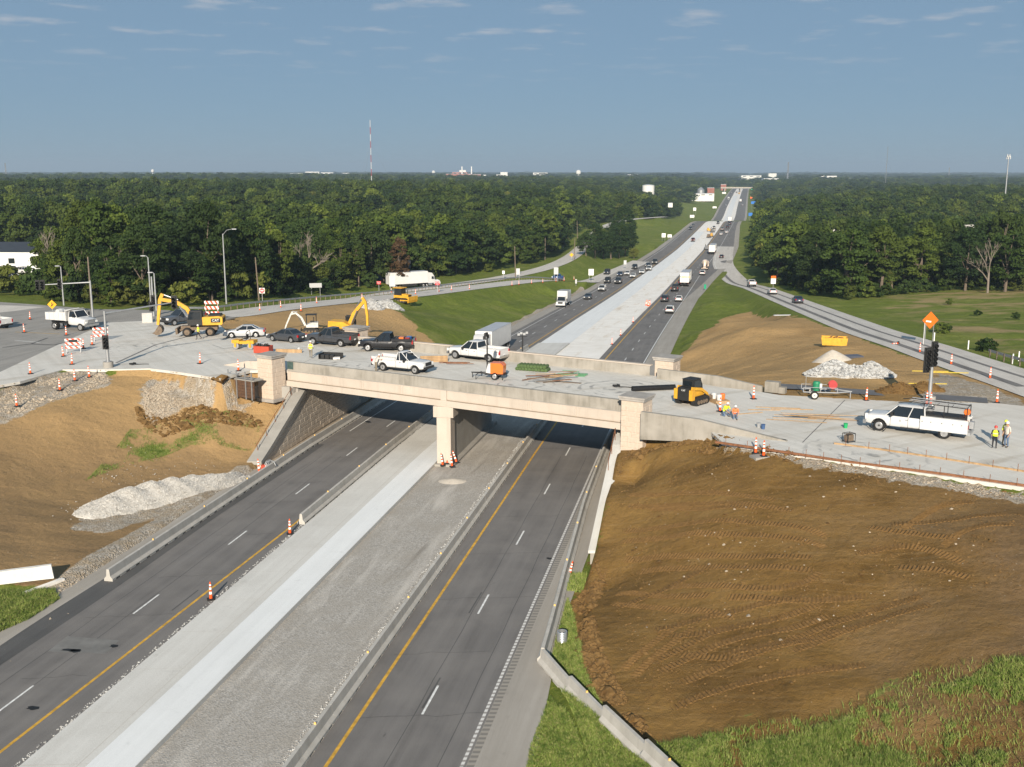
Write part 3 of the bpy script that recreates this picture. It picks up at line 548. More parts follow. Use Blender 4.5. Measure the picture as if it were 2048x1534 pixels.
# ------------------------------------------------------------------ the overpass
BX, BY = -2.3, 98.8
bridge = thing('overpass_bridge', 'tan concrete overpass carrying the torn-up crossroad over the highway', 'bridge', (BX, BY, 0))
RB = Matrix.Rotation(math.radians(-30), 4, 'Z')
def mb(): m = MB(); m.X = RB; return m
def sk(ly): return -.3227*(ly+7.9)
a = NT('tan_stained_concrete', .8, .25); n1 = a.noise(.5, 5); n2 = a.noise(6, 4); n3 = a.noise(1, 5, .65, stretch=(1.6, 1.6, .12)); a.color(a.mix(a.math('MULTIPLY', a.ramp(n3, .52, .72), .38), a.mix(a.ramp(n1, .3, .7), (.455, .395, .335), (.52, .455, .39)), (.33, .28, .23))); a.bump(n2, .15, .02); M_TAN = a.m
a = NT('raw_parapet_concrete', .85, .2); n1 = a.noise(1, 5, .6, stretch=(2.5, 2.5, .3)); n2 = a.noise(.6, 4); a.color(a.mix(a.ramp(n2, .4, .7), a.mix(a.ramp(n1, .35, .65), (.22, .205, .175), (.31, .287, .25)), (.36, .337, .3))); M_RAW = a.m
a = NT('plain_concrete', .85, .2); n1 = a.noise(.5, 5); a.color(a.mix(a.ramp(n1, .3, .7), (.27, .255, .23), (.36, .345, .315))); M_CON = a.m
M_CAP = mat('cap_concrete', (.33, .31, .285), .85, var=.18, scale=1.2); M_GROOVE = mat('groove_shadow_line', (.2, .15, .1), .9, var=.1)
M_DARKC = mat('weathered_girder', (.2, .19, .175), .9, var=.15)
def slabskew(m, x0, x1, y0, y1, z0, z1):
    m.hexa([(x0+sk(y0), y0, z0), (x1+sk(y0), y0, z0), (x1+sk(y1), y1, z0), (x0+sk(y1), y1, z0)], [(x0+sk(y0), y0, z1), (x1+sk(y0), y0, z1), (x1+sk(y1), y1, z1), (x0+sk(y1), y1, z1)]); return m
slabskew(mb(), -18.3, 18.3, -7.5, 8.0, 6.62, 6.906).build('deck', M_DECK, bridge)
for y in np.linspace(-6, 6.6, 6): slabskew(mb(), -17.9, 17.9, y-.25, y+.25, 5.45, 6.6).build('girder', M_DARKC, bridge)
f = mb(); f.box((0, -7.72, 5.69), (36.2, .52, .54)); fa = f.build('fascia_beam', M_TAN, bridge)
f = mb(); f.box((0, -7.62, 6.42), (36.2, .3, .9)); fb = f.build('fascia_wall', M_TAN, bridge)
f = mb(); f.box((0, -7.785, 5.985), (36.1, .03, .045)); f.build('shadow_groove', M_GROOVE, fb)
xs = np.linspace(-17.9, 17.9, 9)
for i in range(8):
    x0, x1 = xs[i]+.12, xs[i+1]-.12
    f = mb(); f.box(((x0+x1)/2, -7.785, 6.43), (x1-x0-.3, .035, .62)); f.build('panel', M_TAN, fb)
    f = mb()
    for z in (6.75, 6.11): f.box(((x0+x1)/2, -7.785, z), (x1-x0, .03, .035))
    for x in (x0, x1): f.box((x, -7.785, 6.43), (.05, .03, .6))
    f.build('panel_frame', M_TAN, fb)
f = mb(); f.box((0.2, -7.85, 6.42), (.62, .16, .92)); f.build('pilaster', M_TAN, fb)
f = mb(); f.box((0, -7.6, 6.89), (36.2, .42, .05)); f.build('ledge', M_CAP, bridge)
f = mb(); f.prism([(0, 0)]*0 or [(-18.1, 6.91), (18.1, 6.91), (18.1, 7.82), (-18.1, 7.82)], -7.74, -7.36); f.build('parapet', M_RAW, bridge)
f = mb(); f.box((-17.72, -7.75, 7.45), (.72, .05, .72)); f.build('teal_panel', mat('dark_teal', (.05, .085, .08), .6, var=.2), bridge)  # flat dark teal rectangle at the left end of the parapet
fp = mb(); fp.hexa([(-22.6, 7.5, 6.9), (13.4, 7.5, 6.9), (13.2, 7.9, 6.9), (-22.8, 7.9, 6.9)], [(-22.6, 7.55, 7.85), (13.4, 7.55, 7.85), (13.2, 7.85, 7.85), (-22.8, 7.85, 7.85)]); fp.build('parapet', M_RAW, bridge)
f = mb(); f.box((-4.6, 7.72, 7.9), (36.2, .5, .1)); f.build('parapet_coping', M_TAN, bridge)
f = mb(); f.box((-5.1, 7.95, 6.15), (36.2, .3, 1.45)); f.build('fascia_beam', M_TAN, bridge)
# approach parapets that taper down to the pavement
f = mb(); f.prism([(20.3, 5.6), (32, 6.6), (31.6, 6.95), (25, 7.75), (20.3, 7.8)], -10.75, -10.4); f.build('approach_parapet', M_RAW, bridge)
f = mb(); f.prism([(14.6, 6.6), (24.6, 6.6), (24.6, 7.2), (20.5, 7.72), (14.6, 7.85)], 6.4, 6.75); f.build('approach_parapet', M_RAW, bridge)
f = mb(); f.box((25.6, 6.3, 7.3), (1.25, .7, .95)); f.box((26.5, 6.2, 7.1), (.6, .6, .55)); f.build('end_block', M_RAW, bridge)
f = mb(); f.prism([(-24.2, 6.2), (-34, 6.2), (-33.5, 6.7), (-27, 7.6), (-24.2, 7.75)], 8.6, 8.95); f.build('approach_parapet', M_RAW, bridge)
f = mb(); f.prism([(-20.2, 5.6), (-26, 5.9), (-26, 6.85), (-22.5, 7.6), (-20.2, 7.75)], -8.6, -8.25); f.build('approach_parapet', M_TAN, bridge)
f = mb(); f.box((-19.0, -7.15, 5.2), (3.6, .5, 3.0)); f.box((-18.2, -7.6, 4.6), (1.6, .5, 1.9)); f.build('backwall', M_CAP, bridge)
# stones: one bevelled block, scaled per piece
sm = MB(); b_, t_ = .5, .5
sm.hexa([(-b_, -b_, 0), (b_, -b_, 0), (b_, b_, 0), (-b_, b_, 0)], [(-.46, -.42, 1), (.46, -.42, 1), (.47, .42, 1), (-.46, .43, 1)])
a = NT('cast_stone_tan', .85, .2); oi = a.N.new('ShaderNodeObjectInfo'); n1 = a.noise(5, 4); c = a.mix(a.ramp(n1, .3, .7), (.475, .395, .32), (.56, .47, .385)); c = a.mix(a.math('MULTIPLY', oi.outputs['Random'], .35), c, (.47, .395, .325)); a.color(c); a.bump(n1, .2, .02); M_ST = a.m
a = NT('cast_stone_grey', .85, .2); oi = a.N.new('ShaderNodeObjectInfo'); n1 = a.noise(4, 4); c = a.mix(a.ramp(n1, .3, .7), (.5, .435, .36), (.58, .505, .42)); c = a.mix(a.math('MULTIPLY', oi.outputs['Random'], .3), c, (.46, .4, .33)); a.color(c); a.bump(n1, .25, .03); M_SG = a.m
ST_TAN = sm.mesh('stone', M_ST); ST_GREY = sm.mesh('stone', M_SG)
def stone(parent, me, c, ax, up, w, h, d):
    """a block centred at c on a face; ax along the course, up along the rise"""
    ax = Vector(ax).normalized(); up = Vector(up).normalized(); n = ax.cross(up)
    o = obj('stone', me, parent); Mx = Matrix((ax, up, n)).transposed().to_4x4(); o.matrix_local = Matrix.Translation(c) @ Mx @ Matrix.Diagonal((w, h, d, 1)); return o
def pylon(lx, ly, z0, w=1.9):
    c = RB @ Vector((lx, ly, 0)); root = bpy.data.objects.new('pylon', None); col.objects.link(root); root.parent = bridge; root.location = c; root.rotation_euler = (0, 0, math.radians(-30))
    m = MB(); m.box((0, 0, (z0+8.34)/2), (w-.06, w-.06, 8.34-z0)); m.build('shaft', M_ST, root)
    m = MB(); m.box((0, 0, 8.44), (w+.2, w+.2, .2)); m.box((0, 0, 8.6), (w+.34, w+.34, .14)); m.build('cap', M_CAP, root)
    m = MB(); m.box((0, 0, z0+.12), (w+.26, w+.26, .3)); m.build('plinth', M_CAP, root)
    h = .42; nr = int((8.3-z0-.3)/h); rnd = random.Random(int(lx*10))
    for r in range(nr):
        zz = z0+.3+h*(r+.5)
        cuts = [(-.5, -.02, .5), (-.5, -.28, .2, .5), (-.5, .12, .5), (-.5, -.18, .3, .5)][(r + rnd.randrange(2)) % 4]
        for (nx, ny) in ((0, -1), (1, 0)) + (((-1, 0),) if lx > 0 else ()):
            for a0, a1 in zip(cuts[:-1], cuts[1:]):
                ax = (1, 0, 0) if ny else (0, nx, 0); mid = (a0+a1)/2*w*.98; ww = (a1-a0)*w*.98-.02
                p = (mid, -(w-.06)/2, zz) if ny else (nx*(w-.06)/2, mid*nx, zz)
                stone(root, ST_TAN, p, ax, (0, 0, 1), ww, h-.015, rnd.uniform(.012, .03))
    return root
pylon(-19.15, -8.85, 4.1); pr = pylon(19.15, -8.85, 3.4); pylon(-23.3, 9.6, 4.4); pylon(14.6, 9.0, 4.2)
m = MB(); m.box((1.0, .2, 6.55), (.05, .34, .5)); m.build('crest_plate', mat('dark_plate', (.16, .13, .1)), pr)
# pier wall
pd = Vector((-.309, .951)).normalized(); pv = Vector((pd.y, -pd.x))
def pier_sec(y0, y1, hwid, z0, z1):
    p = [Vector((.2, -7.9)) + pd*y0, Vector((.2, -7.9)) + pd*y1]; q = [p[0]-pv*hwid, p[0]+pv*hwid, p[1]+pv*hwid, p[1]-pv*hwid]
    return [(k.x, k.y, z0) for k in q], [(k.x, k.y, z1) for k in q]
m = mb(); m.hexa(*pier_sec(-.12, 1.3, .64, -.1, 4.45)); m.build('pier_column', M_TAN, bridge)
m = mb(); m.hexa(*pier_sec(-.22, 1.5, .92, 4.45, 5.43)); m.build('pier_cap', M_TAN, bridge)
m = mb(); m.hexa(*pier_sec(1.3, 16.6, .5, -.1, 5.45)); m.build('pier_wall', M_CON, bridge)
m = mb(); m.hexa(*pier_sec(-.5, 17, 1.0, -.15, .18)); m.build('pier_footing', M_CON, bridge)
# walls along the highway under and beside the bridge
def hwl(o, D, z): return (float(cx(D))+o-BX, D-BY, z)
def wallpoly(name, prof, o0, o1, m, parent=bridge):
    """prof: (D, bottom, top) list; a slab between offsets o0 and o1"""
    mbx = MB(); secs = [[hwl(o0, D, b), hwl(o1, D, b), hwl(o1, D, t), hwl(o0, D, t)] for D, b, t in prof]; mbx.loft(secs); return mbx.build(name, m, parent)
wl_ = wallpoly('wing_wall', [(91.2, -.2, .35), (93, -.2, 1.1), (101.6, -.2, 4.75), (103.2, -.2, 5.0)], -24.6, -23.62, M_SG)
wallpoly('wall_coping', [(90.9, .3, .62), (93, .95, 1.4), (101.6, 4.62, 5.05), (103, 4.9, 5.25), (106, 4.95, 5.3)], -24.75, -23.45, M_CON)
wallpoly('abutment', [(103.2, -.2, 5.4), (124, -.2, 5.4)], -24.6, -23.62, M_CON)
wallpoly('abutment_seat', [(100.5, 4.2, 5.45), (124, 4.2, 5.45)], -28, -24.6, M_CON)
h = .43; rnd = random.Random(3); nst = 0
for r in range(11):
    z0 = .05+h*r; D = 91.6 + rnd.uniform(0, .6)
    while D < 117:
        w = rnd.choice((.75, .95, 1.2)); top = np.interp(D, [91.2, 93, 101.6, 103.2, 125], [.35, 1.1, 4.75, 5.2, 5.2])
        if z0+h < top and z0 < 5:
            d1 = Vector(hwl(-23.62, D+w/2+.5, 0))-Vector(hwl(-23.62, D+w/2-.5, 0))
            stone(wl_, ST_GREY, Vector(hwl(-23.62, D+w/2, z0+h/2)), d1, (0, 0, 1), w-.012, h-.02, rnd.uniform(.012, .03)); nst += 1
        D += w
wallpoly('wing_wall', [(67.6, -.2, .8), (69, -.2, 1.15), (82, -.2, 4.3), (85, -.2, 4.6)], 8.7, 9.28, M_CON)
wallpoly('wall_coping', [(67.4, .78, .98), (69, 1.12, 1.34), (82, 4.25, 4.5), (84.5, 4.5, 4.75)], 8.58, 9.4, M_SLAB)
wallpoly('abutment', [(85, -.2, 5.4), (106, -.2, 5.4)], 8.7, 9.28, M_CON); wallpoly('abutment_seat', [(84.6, 4.0, 5.45), (106, 4.0, 5.45)], 9.28, 12, M_CON)
# strip of sloped paving at the foot of the left wall
strip('stone_verge', -23.6, -22.4, 92, 122, mat('tan_verge', (.34, .28, .21), .9, var=.2, scale=1.5), .05, kind='structure')
# ------------------------------------------------------------------ precast barriers, one object per section
bm_ = MB(); prof = [(-.30, .09), (-.30, .16), (-.14, .34), (-.09, .81), (.09, .81), (.14, .34), (.30, .16), (.30, .09)]
bm_.loft([[(y, x, z) for y, z in prof] for x in (-1.88, 1.88)])
for x0, x1 in ((-1.88, -1.45), (-.95, -.25), (.25, .95), (1.45, 1.88)): bm_.box((0, (x0+x1)/2, .046), (.6, x1-x0, .092))
a = NT('barrier_concrete', .85, .2); oi = a.N.new('ShaderNodeObjectInfo'); n1 = a.noise(1.2, 5); n2 = a.noise(1, 4, stretch=(3, 3, .4)); c = a.mix(a.ramp(n1, .3, .7), (.38, .362, .328), (.48, .46, .42)); c = a.mix(a.math('MULTIPLY', a.ramp(n2, .5, .7), .4), c, (.3, .28, .245)); c = a.mix(a.math('MULTIPLY', oi.outputs['Random'], .3), c, (.52, .5, .465)); a.color(c); M_BAR = a.m
BAR = bm_.mesh('concrete_barrier', M_BAR)
refl = MB(); refl.box((0, 0, .86), (.1, .05, .1)); REFL = refl.mesh('reflector', mat('amber_reflector', (.8, .5, .15), .4, var=0))
loop = MB(); loop.box((0, 1.895, .5), (.1, .05, .5)); LOOP = loop.mesh('pin_joint', mat('rusty_pin', (.12, .09, .07)))
def barrier(x, y, z, rz, label, grp, k=0, slope=0.):
    o = obj('concrete_barrier', BAR); o.location = (x, y, z); o.rotation_euler = (slope, 0, rz); tag(o, label, 'barrier', grp)
    obj('pin_joint', LOOP, o)
    if k % 2 == 1: obj('reflector', REFL, o)
    return o
ORD = 'first second third fourth fifth sixth seventh eighth ninth tenth eleventh twelfth thirteenth fourteenth fifteenth sixteenth seventeenth eighteenth nineteenth twentieth twenty-first twenty-second twenty-third twenty-fourth twenty-fifth twenty-sixth twenty-seventh twenty-eighth twenty-ninth thirtieth'.split()
def barrier_run(of, D0, D1, label, grp, first=None, last=None):
    D = D0; k = 0; made = []
    while D < D1:
        x0, y0, z0 = hw(of(D), D); Dn = D+3.78; x1, y1, z1 = hw(of(Dn), Dn); L = math.hypot(x1-x0, y1-y0); Dn = D+3.78*3.78/L; x1, y1, z1 = hw(of(Dn), Dn)
        made.append(barrier((x0+x1)/2, (y0+y1)/2, (z0+z1)/2, math.atan2(-(x1-x0), y1-y0), label, grp, k, math.atan2(z1-z0, 3.78))); D = Dn; k += 1
    for i_, b_ in enumerate(made): b_['label'] = f'{ORD[i_]} {label}, counting from the camera'
    if first: made[0]['label'] = first; del made[0]['group']
    if last: made[-1]['label'] = last; del made[-1]['group']
    return made
barrier_run(lambda d: -22.0, 64.4, 121, 'barrier section along the outer left shoulder', 'barriers on the left shoulder', first='free front end of the left shoulder barrier run, showing its narrow end face')
barrier_run(lambda d: -13.95, 75.6, 168, 'barrier section between left lanes and white slab', 'barriers beside the new slab', first='front end section of the barrier run beside the white slab, next to an orange post')
barrier_run(lambda d: -1.27, 32, 122, 'barrier section between stone median and right lanes', 'barriers along the stone median')
barrier_run(lambda d: np.interp(d, [53, 58, 65, 80, 95], [7.95, 7.75, 7.4, 6.75, 6.55]), 53, 104, 'barrier section edging the right lanes', 'barriers on the right shoulder')
q0 = np.array(hw(7.95, 53.0)[:2]); k = 0; th = math.radians(20)
while q0[1] > 24:
    d = np.array([math.sin(th), -math.cos(th)]); q1 = q0+d*3.78; c0 = (q0+q1)/2
    barrier(c0[0], c0[1], float(ground_h([c0[0]], [c0[1]], False)[0])+.02, math.atan2(d[0], -d[1]) , f'{ORD[k]} barrier section of the flared run in the grass, counting from its bend', 'flared barriers in the grass', k); q0 = q1; k += 1; th = min(th+math.radians(2), math.radians(24))
# ------------------------------------------------------------------ vehicles (+X forward, origin on the ground under the middle)
def paint(name, c, rough=.3): return mat('paint_'+name, c, rough, var=.04, scale=1.5, coat=.5, spec=.5)
PAINT = {'white': paint('white', (.58, .58, .575)), 'black': paint('black', (.012, .012, .014)), 'charcoal': paint('charcoal', (.045, .047, .052)), 'darkgrey': paint('darkgrey', (.07, .075, .085)), 'grey': paint('grey', (.16, .165, .17)), 'silver': paint('silver', (.42, .43, .44)),
 'blue': paint('blue', (.01, .12, .42)), 'navy': paint('navy', (.015, .025, .06)), 'red': paint('red', (.22, .02, .02)), 'tan': paint('tan', (.62, .5, .4)), 'yellow': paint('yellow', (.66, .33, .025), .4), 'orange': paint('orange', (.72, .16, .02), .4)}
M_GLASS = mat('window_glass', (.012, .016, .02), .06, var=0, spec=.7); M_TYRE = mat('tyre_rubber', (.018, .018, .018), .9, var=.15); M_RIM = mat('alloy_rim', (.5, .5, .5), .35, .7, var=.05); M_BLK = mat('black_plastic', (.02, .02, .02), .6, var=.1)
M_CHR = mat('bright_metal', (.55, .55, .55), .25, .9, var=.05); M_HEAD = mat('headlamp_lens', (.8, .8, .78), .15, var=0, spec=.7); M_TAIL = mat('tail_lamp_lens', (.35, .01, .01), .2, var=0, spec=.6); M_AMB = mat('amber_lens', (.7, .25, .02), .3, var=0)
M_STEEL = mat('galvanised_steel', (.36, .37, .38), .5, .6, var=.12); M_GREYM = mat('grey_painted_metal', (.3, .31, .32), .5, var=.1); M_RUST = mat('rusty_steel', (.2, .09, .045), .85, var=.35, scale=6); M_WOOD = mat('weathered_timber', (.36, .24, .13), .85, var=.25, scale=3)
M_YELM = mat('machine_yellow', (.62, .33, .03), .45, var=.15, scale=2, c2=None); M_PLATE = mat('licence_plate', (.7, .7, .7), .5, var=0); M_HYD = mat('hydraulic_chrome', (.6, .6, .6), .2, .9, var=0); M_MUD = mat('muddy_steel', (.16, .12, .085), .8, var=.3, scale=4)
_whl = {}
def wheel(parent, x, y, R=.36, w=.24, rim=M_RIM):
    k = (R, w, rim.name)
    if k not in _whl:
        m = MB(); m.lathe([(R*.62, -w/2), (R*.9, -w/2), (R, -w*.3), (R, w*.3), (R*.9, w/2), (R*.62, w/2), (R*.6, 0)], 18, axis='Y', caps=False); t = m.mesh('wheel', M_TYRE, True)
        m = MB(); m.lathe([(R*.63, -w*.46), (R*.56, -w*.5), (R*.5, -w*.3), (R*.2, -w*.36), (R*.17, -w*.46), (.02, -w*.46), (.02, w*.46), (R*.17, w*.46), (R*.2, w*.36), (R*.5, w*.3), (R*.56, w*.5), (R*.63, w*.46)], 14, axis='Y')
        for i in range(5):
            a = i*1.2566
            for s in (-1, 1): m.box((R*.36*math.cos(a), s*w*.37, R*.36*math.sin(a)), (R*.36, w*.1, R*.13), ry=-a)
        _whl[k] = (t, m.mesh('rim', rim, True))
    o = obj('wheel', _whl[k][0], parent); o.location = (x, y, R); obj('rim', _whl[k][1], o); return o
def body_loft(m, L, W, top, wheels, Ra, sill=.32, ends=.12, nose=.5):
    xs = list(np.arange(-L/2, L/2+.001, L/22)) + [xw+Ra*math.cos(t) for xw in wheels for t in np.linspace(0, math.pi, 9)]; xs = sorted(set(round(float(x), 3) for x in xs if -L/2 <= x <= L/2)); secs = []
    for x in xs:
        zt = float(np.interp(x, [p[0] for p in top], [p[1] for p in top])); k = abs(2*x/L); w = W/2*(1-ends*k**8 - .03*k*k); zb = sill + .06*k**6
        for xw in wheels:
            if abs(x-xw) < Ra+.001: zb = max(zb, .36+math.sqrt(max(0, Ra*Ra-(x-xw)**2))*.98)
        zb = min(zb, zt-.1); zm = zb+(zt-zb)*.5
        r = [(w*.93, zb), (w, zb+(zt-zb)*.14), (w, zm), (w*.965, zt-(zt-zb)*.12), (w*.87, zt), (w*.4, zt+.02)]
        secs.append([(x, -y, z) for y, z in r] + [(x, y, z) for y, z in r[::-1]])
    m.loft(secs); return m
def cabin(root, pm, x, zb, zr, wb, wr, posts=(.45,), name='glasshouse'):
    """x = rear base, rear roof, front roof, front base"""
    b0, r0, r1, b1 = x; m = MB(); m.hexa([(b0, -wb, zb), (b1, -wb, zb), (b1, wb, zb), (b0, wb, zb)], [(r0, -wr, zr-.03), (r1, -wr, zr-.03), (r1, wr, zr-.03), (r0, wr, zr-.03)]); g = m.build('window_glass', M_GLASS, root)
    m = MB(); e = .035; m.loft([[(r0-.06, -wr-e+.06, zr-.05), (r0-.06, wr+e-.06, zr-.05), (r0-.02, wr-.1, zr), (r0-.02, -wr+.1, zr)], [(r0+.2, -wr-e, zr-.05), (r0+.2, wr+e, zr-.05), (r0+.2, wr-.12, zr+.035), (r0+.2, -wr+.12, zr+.035)], [(r1-.25, -wr-e, zr-.05), (r1-.25, wr+e, zr-.05), (r1-.25, wr-.12, zr+.035), (r1-.25, -wr+.12, zr+.035)], [(r1+.05, -wr-e+.05, zr-.06), (r1+.05, wr+e-.05, zr-.06), (r1, wr-.12, zr), (r1, -wr+.12, zr)]]); m.build('roof', pm, root, True)
    m = MB()
    for s in (-1, 1):
        m.cyl((b0, s*wb, zb), (r0, s*wr, zr-.03), .055, .045, 6); m.cyl((b1, s*wb, zb), (r1, s*wr, zr-.03), .04, .04, 6)
        for t in posts: m.cyl((b0+(b1-b0)*t, s*(wb+.005), zb), (r0+(r1-r0)*t, s*(wr+.005), zr-.03), .04, .035, 5)
    m.build('pillar', pm, root); return g
def lamps(root, L, W, zf, zrr, hw_=.34, tall=.16, inset=.0):
    for s in (-1, 1):
        m = MB(); m.box((L/2-.05, s*(W/2-.3), zf), (.16, hw_, tall), rz=-s*.25); m.build('headlight', M_HEAD, root)
        m = MB(); m.box((-L/2+.05, s*(W/2-.2), zrr), (.16, .2, .26), rz=s*.15); m.build('taillight', M_TAIL, root)
def trim(root, L, W, zbump=.45, grille=(.9, .2, .62), mir=(0.75, 1.02), bm=None):
    for q in (-1, 1): m = MB(); m.box((q*(L/2-.02), 0, zbump), (.16, W*.84, .2)); m.build('bumper', bm or M_BLK, root)
    m = MB(); m.box((L/2+.015, 0, grille[2]), (.06, grille[0], grille[1])); m.build('grille', M_BLK, root)
    m = MB(); m.box((-L/2-.065, 0, zbump+.28), (.02, .32, .15)); m.build('licence_plate', M_PLATE, root)
    for s in (-1, 1): m = MB(); m.box((mir[0], s*(W/2+.1), mir[1]), (.16, .2, .14)); m.build('mirror', M_BLK, root)
def under(root, L, W, z=.42): m = MB(); m.box((0, 0, z), (L*.86, W*.62, .35)); m.build('chassis', M_BLK, root)
def sedan(pm):
    r = thing('sedan_car'); L, W = 4.75, 1.84; m = MB(); body_loft(m, L, W, [(-2.38, .82), (-2.2, .98), (-1.4, 1.02), (-.9, 1.0), (.95, .96), (1.6, .86), (2.2, .72), (2.38, .6)], (-1.38, 1.42), .39, .24).build('body', pm, r, True)
    cabin(r, pm, (-1.75, -.95, .15, 1.05), .94, 1.44, .8, .6, (.5,)); lamps(r, L, W, .66, .82); trim(r, L, W, .38, (.8, .14, .52), (.72, 1.0)); under(r, L, W, .36)
    for x in (-1.38, 1.42):
        for s in (-1, 1): wheel(r, x, s*.79, .33, .22)
    return r
def suv(pm):
    r = thing('suv_car'); L, W = 4.75, 1.92; m = MB(); body_loft(m, L, W, [(-2.38, .95), (-2.3, 1.1), (-1.5, 1.12), (.9, 1.08), (1.4, 1.04), (2.2, .94), (2.38, .8)], (-1.38, 1.42), .43, .32).build('body', pm, r, True)
    cabin(r, pm, (-2.25, -1.95, .2, 1.0), 1.06, 1.72, .85, .68, (.33, .66)); lamps(r, L, W, .84, 1.02); trim(r, L, W, .5, (1.0, .2, .74), (.8, 1.18)); under(r, L, W)
    m = MB()
    for s in (-1, 1): m.box((-.9, s*.62, 1.79), (1.9, .04, .05))
    m.build('roof_rail', M_BLK, r)
    for x in (-1.38, 1.42):
        for s in (-1, 1): wheel(r, x, s*.82, .37, .25)
    return r
def bed(r, pm, x0, x1, W, z0, z1, liner=M_BLK, gate=True):
    t = .07; m = MB()
    for s in (-1, 1): m.box(((x0+x1)/2, s*(W/2-t/2), (z0+z1)/2+.18), (x1-x0, t, z1-z0-.36)); m.box(((x0+x1)/2, s*(W/2-.06), z1), (x1-x0, .12, .05))
    m.box((x1-t/2, 0, (z0+z1)/2), (t, W-.1, z1-z0)); m.build('bed', pm, r)
    m = MB(); m.box(((x0+x1)/2, 0, z0+.12), (x1-x0-.02, W-.16, .06))
    for s in (-1, 1): m.box(((x0+x1)/2, s*(W/2-.22), z0+.24), (.9, .26, .22))
    m.build('bed_floor', liner, r)
    if gate: m = MB(); m.box((x0+.03, 0, (z0+z1)/2+.02), (.07, W-.3, z1-z0-.06)); m.build('tailgate', pm, r)
def pickup(pm, L=5.9, crew=True, dual=False, rim=M_RIM, open_door=False):
    r = thing('pickup_truck'); W = 1.98; h = L/2; fx, rx = h-.98, -h+1.28 if L < 6.2 else -h+1.32; xc = -.55 if crew else -.15     # cab rear
    R = .4 if L < 6.2 else .43; m = MB(); body_loft(m, L, W, [(-h, 1.05), (-h+.1, 1.16), (xc-.1, 1.16), (xc, 1.24), (h-1.75, 1.23), (h-1.4, 1.22), (h-.2, 1.15), (h-.02, 1.0), (h, .9)], (rx, fx), R+.11, .48, .07).build('body', pm, r, True)
    # hollow of the bed: sides stand above the floor
    bed(r, pm, -h+.02, xc-.08, W-.04, .78, 1.4)
    cabin(r, pm, (xc, xc+.14, h-2.5, h-1.62), 1.2, 1.97, .9, .74, (.46,) if crew else (.3,))
    for s in (-1, 1):
        m = MB(); m.box((h-.06, s*(W/2-.26), .94), (.16, .36, .22)); m.build('headlight', M_HEAD, r)
        m = MB(); m.box((-h+.03, s*(W/2-.1), 1.08), (.14, .14, .42)); m.build('taillight', M_TAIL, r)
        m = MB(); m.box((h-2.05, s*(W/2+.13), 1.24), (.14, .24, .24)); m.build('mirror', M_BLK, r)
        m = MB(); m.box((.2, s*(W/2-.06), .42), (1.9, .14, .06)); m.build('side_step', M_BLK, r)
        m = MB()
        for xx in ((xc+.35, xc+1.3) if crew else (xc+.5,)): m.box((xx, s*(W/2-.005), 1.02), (.2, .03, .035))
        m.build('door_handle', M_BLK if pm is PAINT['white'] else pm, r)
        m = MB()
        for xx in ((xc+.02, xc+1.05, h-1.75) if crew else (xc+.02, h-1.75)): m.box((xx, s*(W/2-.004), .82), (.018, .012, .62))
        m.build('door_seam', M_BLK, r)
    for q in (-1, 1): m = MB(); m.box((q*(h+.01), 0, .6), (.2, W*.9, .22)); m.build('bumper', M_CHR if L > 6 else M_BLK, r)
    m = MB(); m.box((h+.02, 0, .95), (.07, 1.0, .3)); m.build('grille', M_BLK, r); m = MB(); m.box((-h-.03, 0, .82), (.02, .32, .15)); m.build('licence_plate', M_PLATE, r); under(r, L, W, .5)
    for x in (rx, fx):
        for s in (-1, 1): wheel(r, x, s*.83, R, .27, rim)
    return r
def jeep(pm):
    r = thing('jeep_car'); L, W = 4.2, 1.8; m = MB(); body_loft(m, L, W, [(-2.1, 1.02), (-1, 1.05), (.7, 1.05), (.75, 1.05), (2.0, 1.0), (2.1, .9)], (-1.25, 1.25), .47, .48, .05).build('body', pm, r, True)
    cabin(r, M_BLK, (-2.0, -1.95, .45, .7), 1.03, 1.78, .78, .7, (.35, .66)); lamps(r, L, W, .85, 1.0); trim(r, L, W, .55, (.8, .3, .82), (.7, 1.15))
    for x in (-1.25, 1.25):
        for s in (-1, 1): wheel(r, x, s*.78, .4, .27)
    return r
def box_truck(pm):
    r = thing('box_truck'); m = MB(); m.box((-1.35, 0, 2.3), (5.3, 2.44, 2.7)); m.build('cargo_box', PAINT['white'], r); m = MB(); m.box((-1.35, 0, 3.66), (5.3, 2.4, .03)); m.build('box_roof', M_GREYM, r)
    m = MB(); body_loft(m, 2.6, 2.2, [(-1.3, 1.5), (-.2, 1.5), (.2, 1.42), (1.1, 1.25), (1.3, 1.1)], (.35,), .56, .6, .08)
    for i, v in enumerate(m.v): m.v[i] = (v[0]+2.6, v[1], v[2])
    m.build('hood', pm, r, True); cabin(r, pm, (1.3, 1.32, 2.2, 2.75), 1.48, 2.4, .98, .86, ())
    m = MB(); m.prism([(1.3, 2.4), (2.3, 2.4), (1.35, 3.4)], -1.0, 1.0); m.build('wind_deflector', pm, r)
    for s in (-1, 1): m = MB(); m.box((3.86, s*.8, 1.05), (.1, .3, .22)); m.build('headlight', M_HEAD, r); m = MB(); m.box((2.4, s*1.3, 1.75), (.12, .22, .5)); m.build('mirror', M_BLK, r)
    m = MB(); m.box((3.92, 0, .65), (.16, 2.2, .32)); m.build('bumper', PAINT['white'], r); m = MB(); m.box((3.91, 0, 1.05), (.06, 1.1, .4)); m.build('grille', M_BLK, r); m = MB(); m.box((-.5, 0, .75), (6.6, .9, .25)); m.build('chassis', M_BLK, r)
    for x, w in ((2.95, .3), (-2.4, .56)):
        for s in (-1, 1): wheel(r, x, s*(1.02 if w < .4 else .92), .48, w)
    return r
M_TRL = mat('white_trailer_panel', (.6, .6, .595), .4, var=.05, scale=.8); M_TRO = mat('trailer_roof', (.42, .44, .47), .5, var=.1, scale=.7)
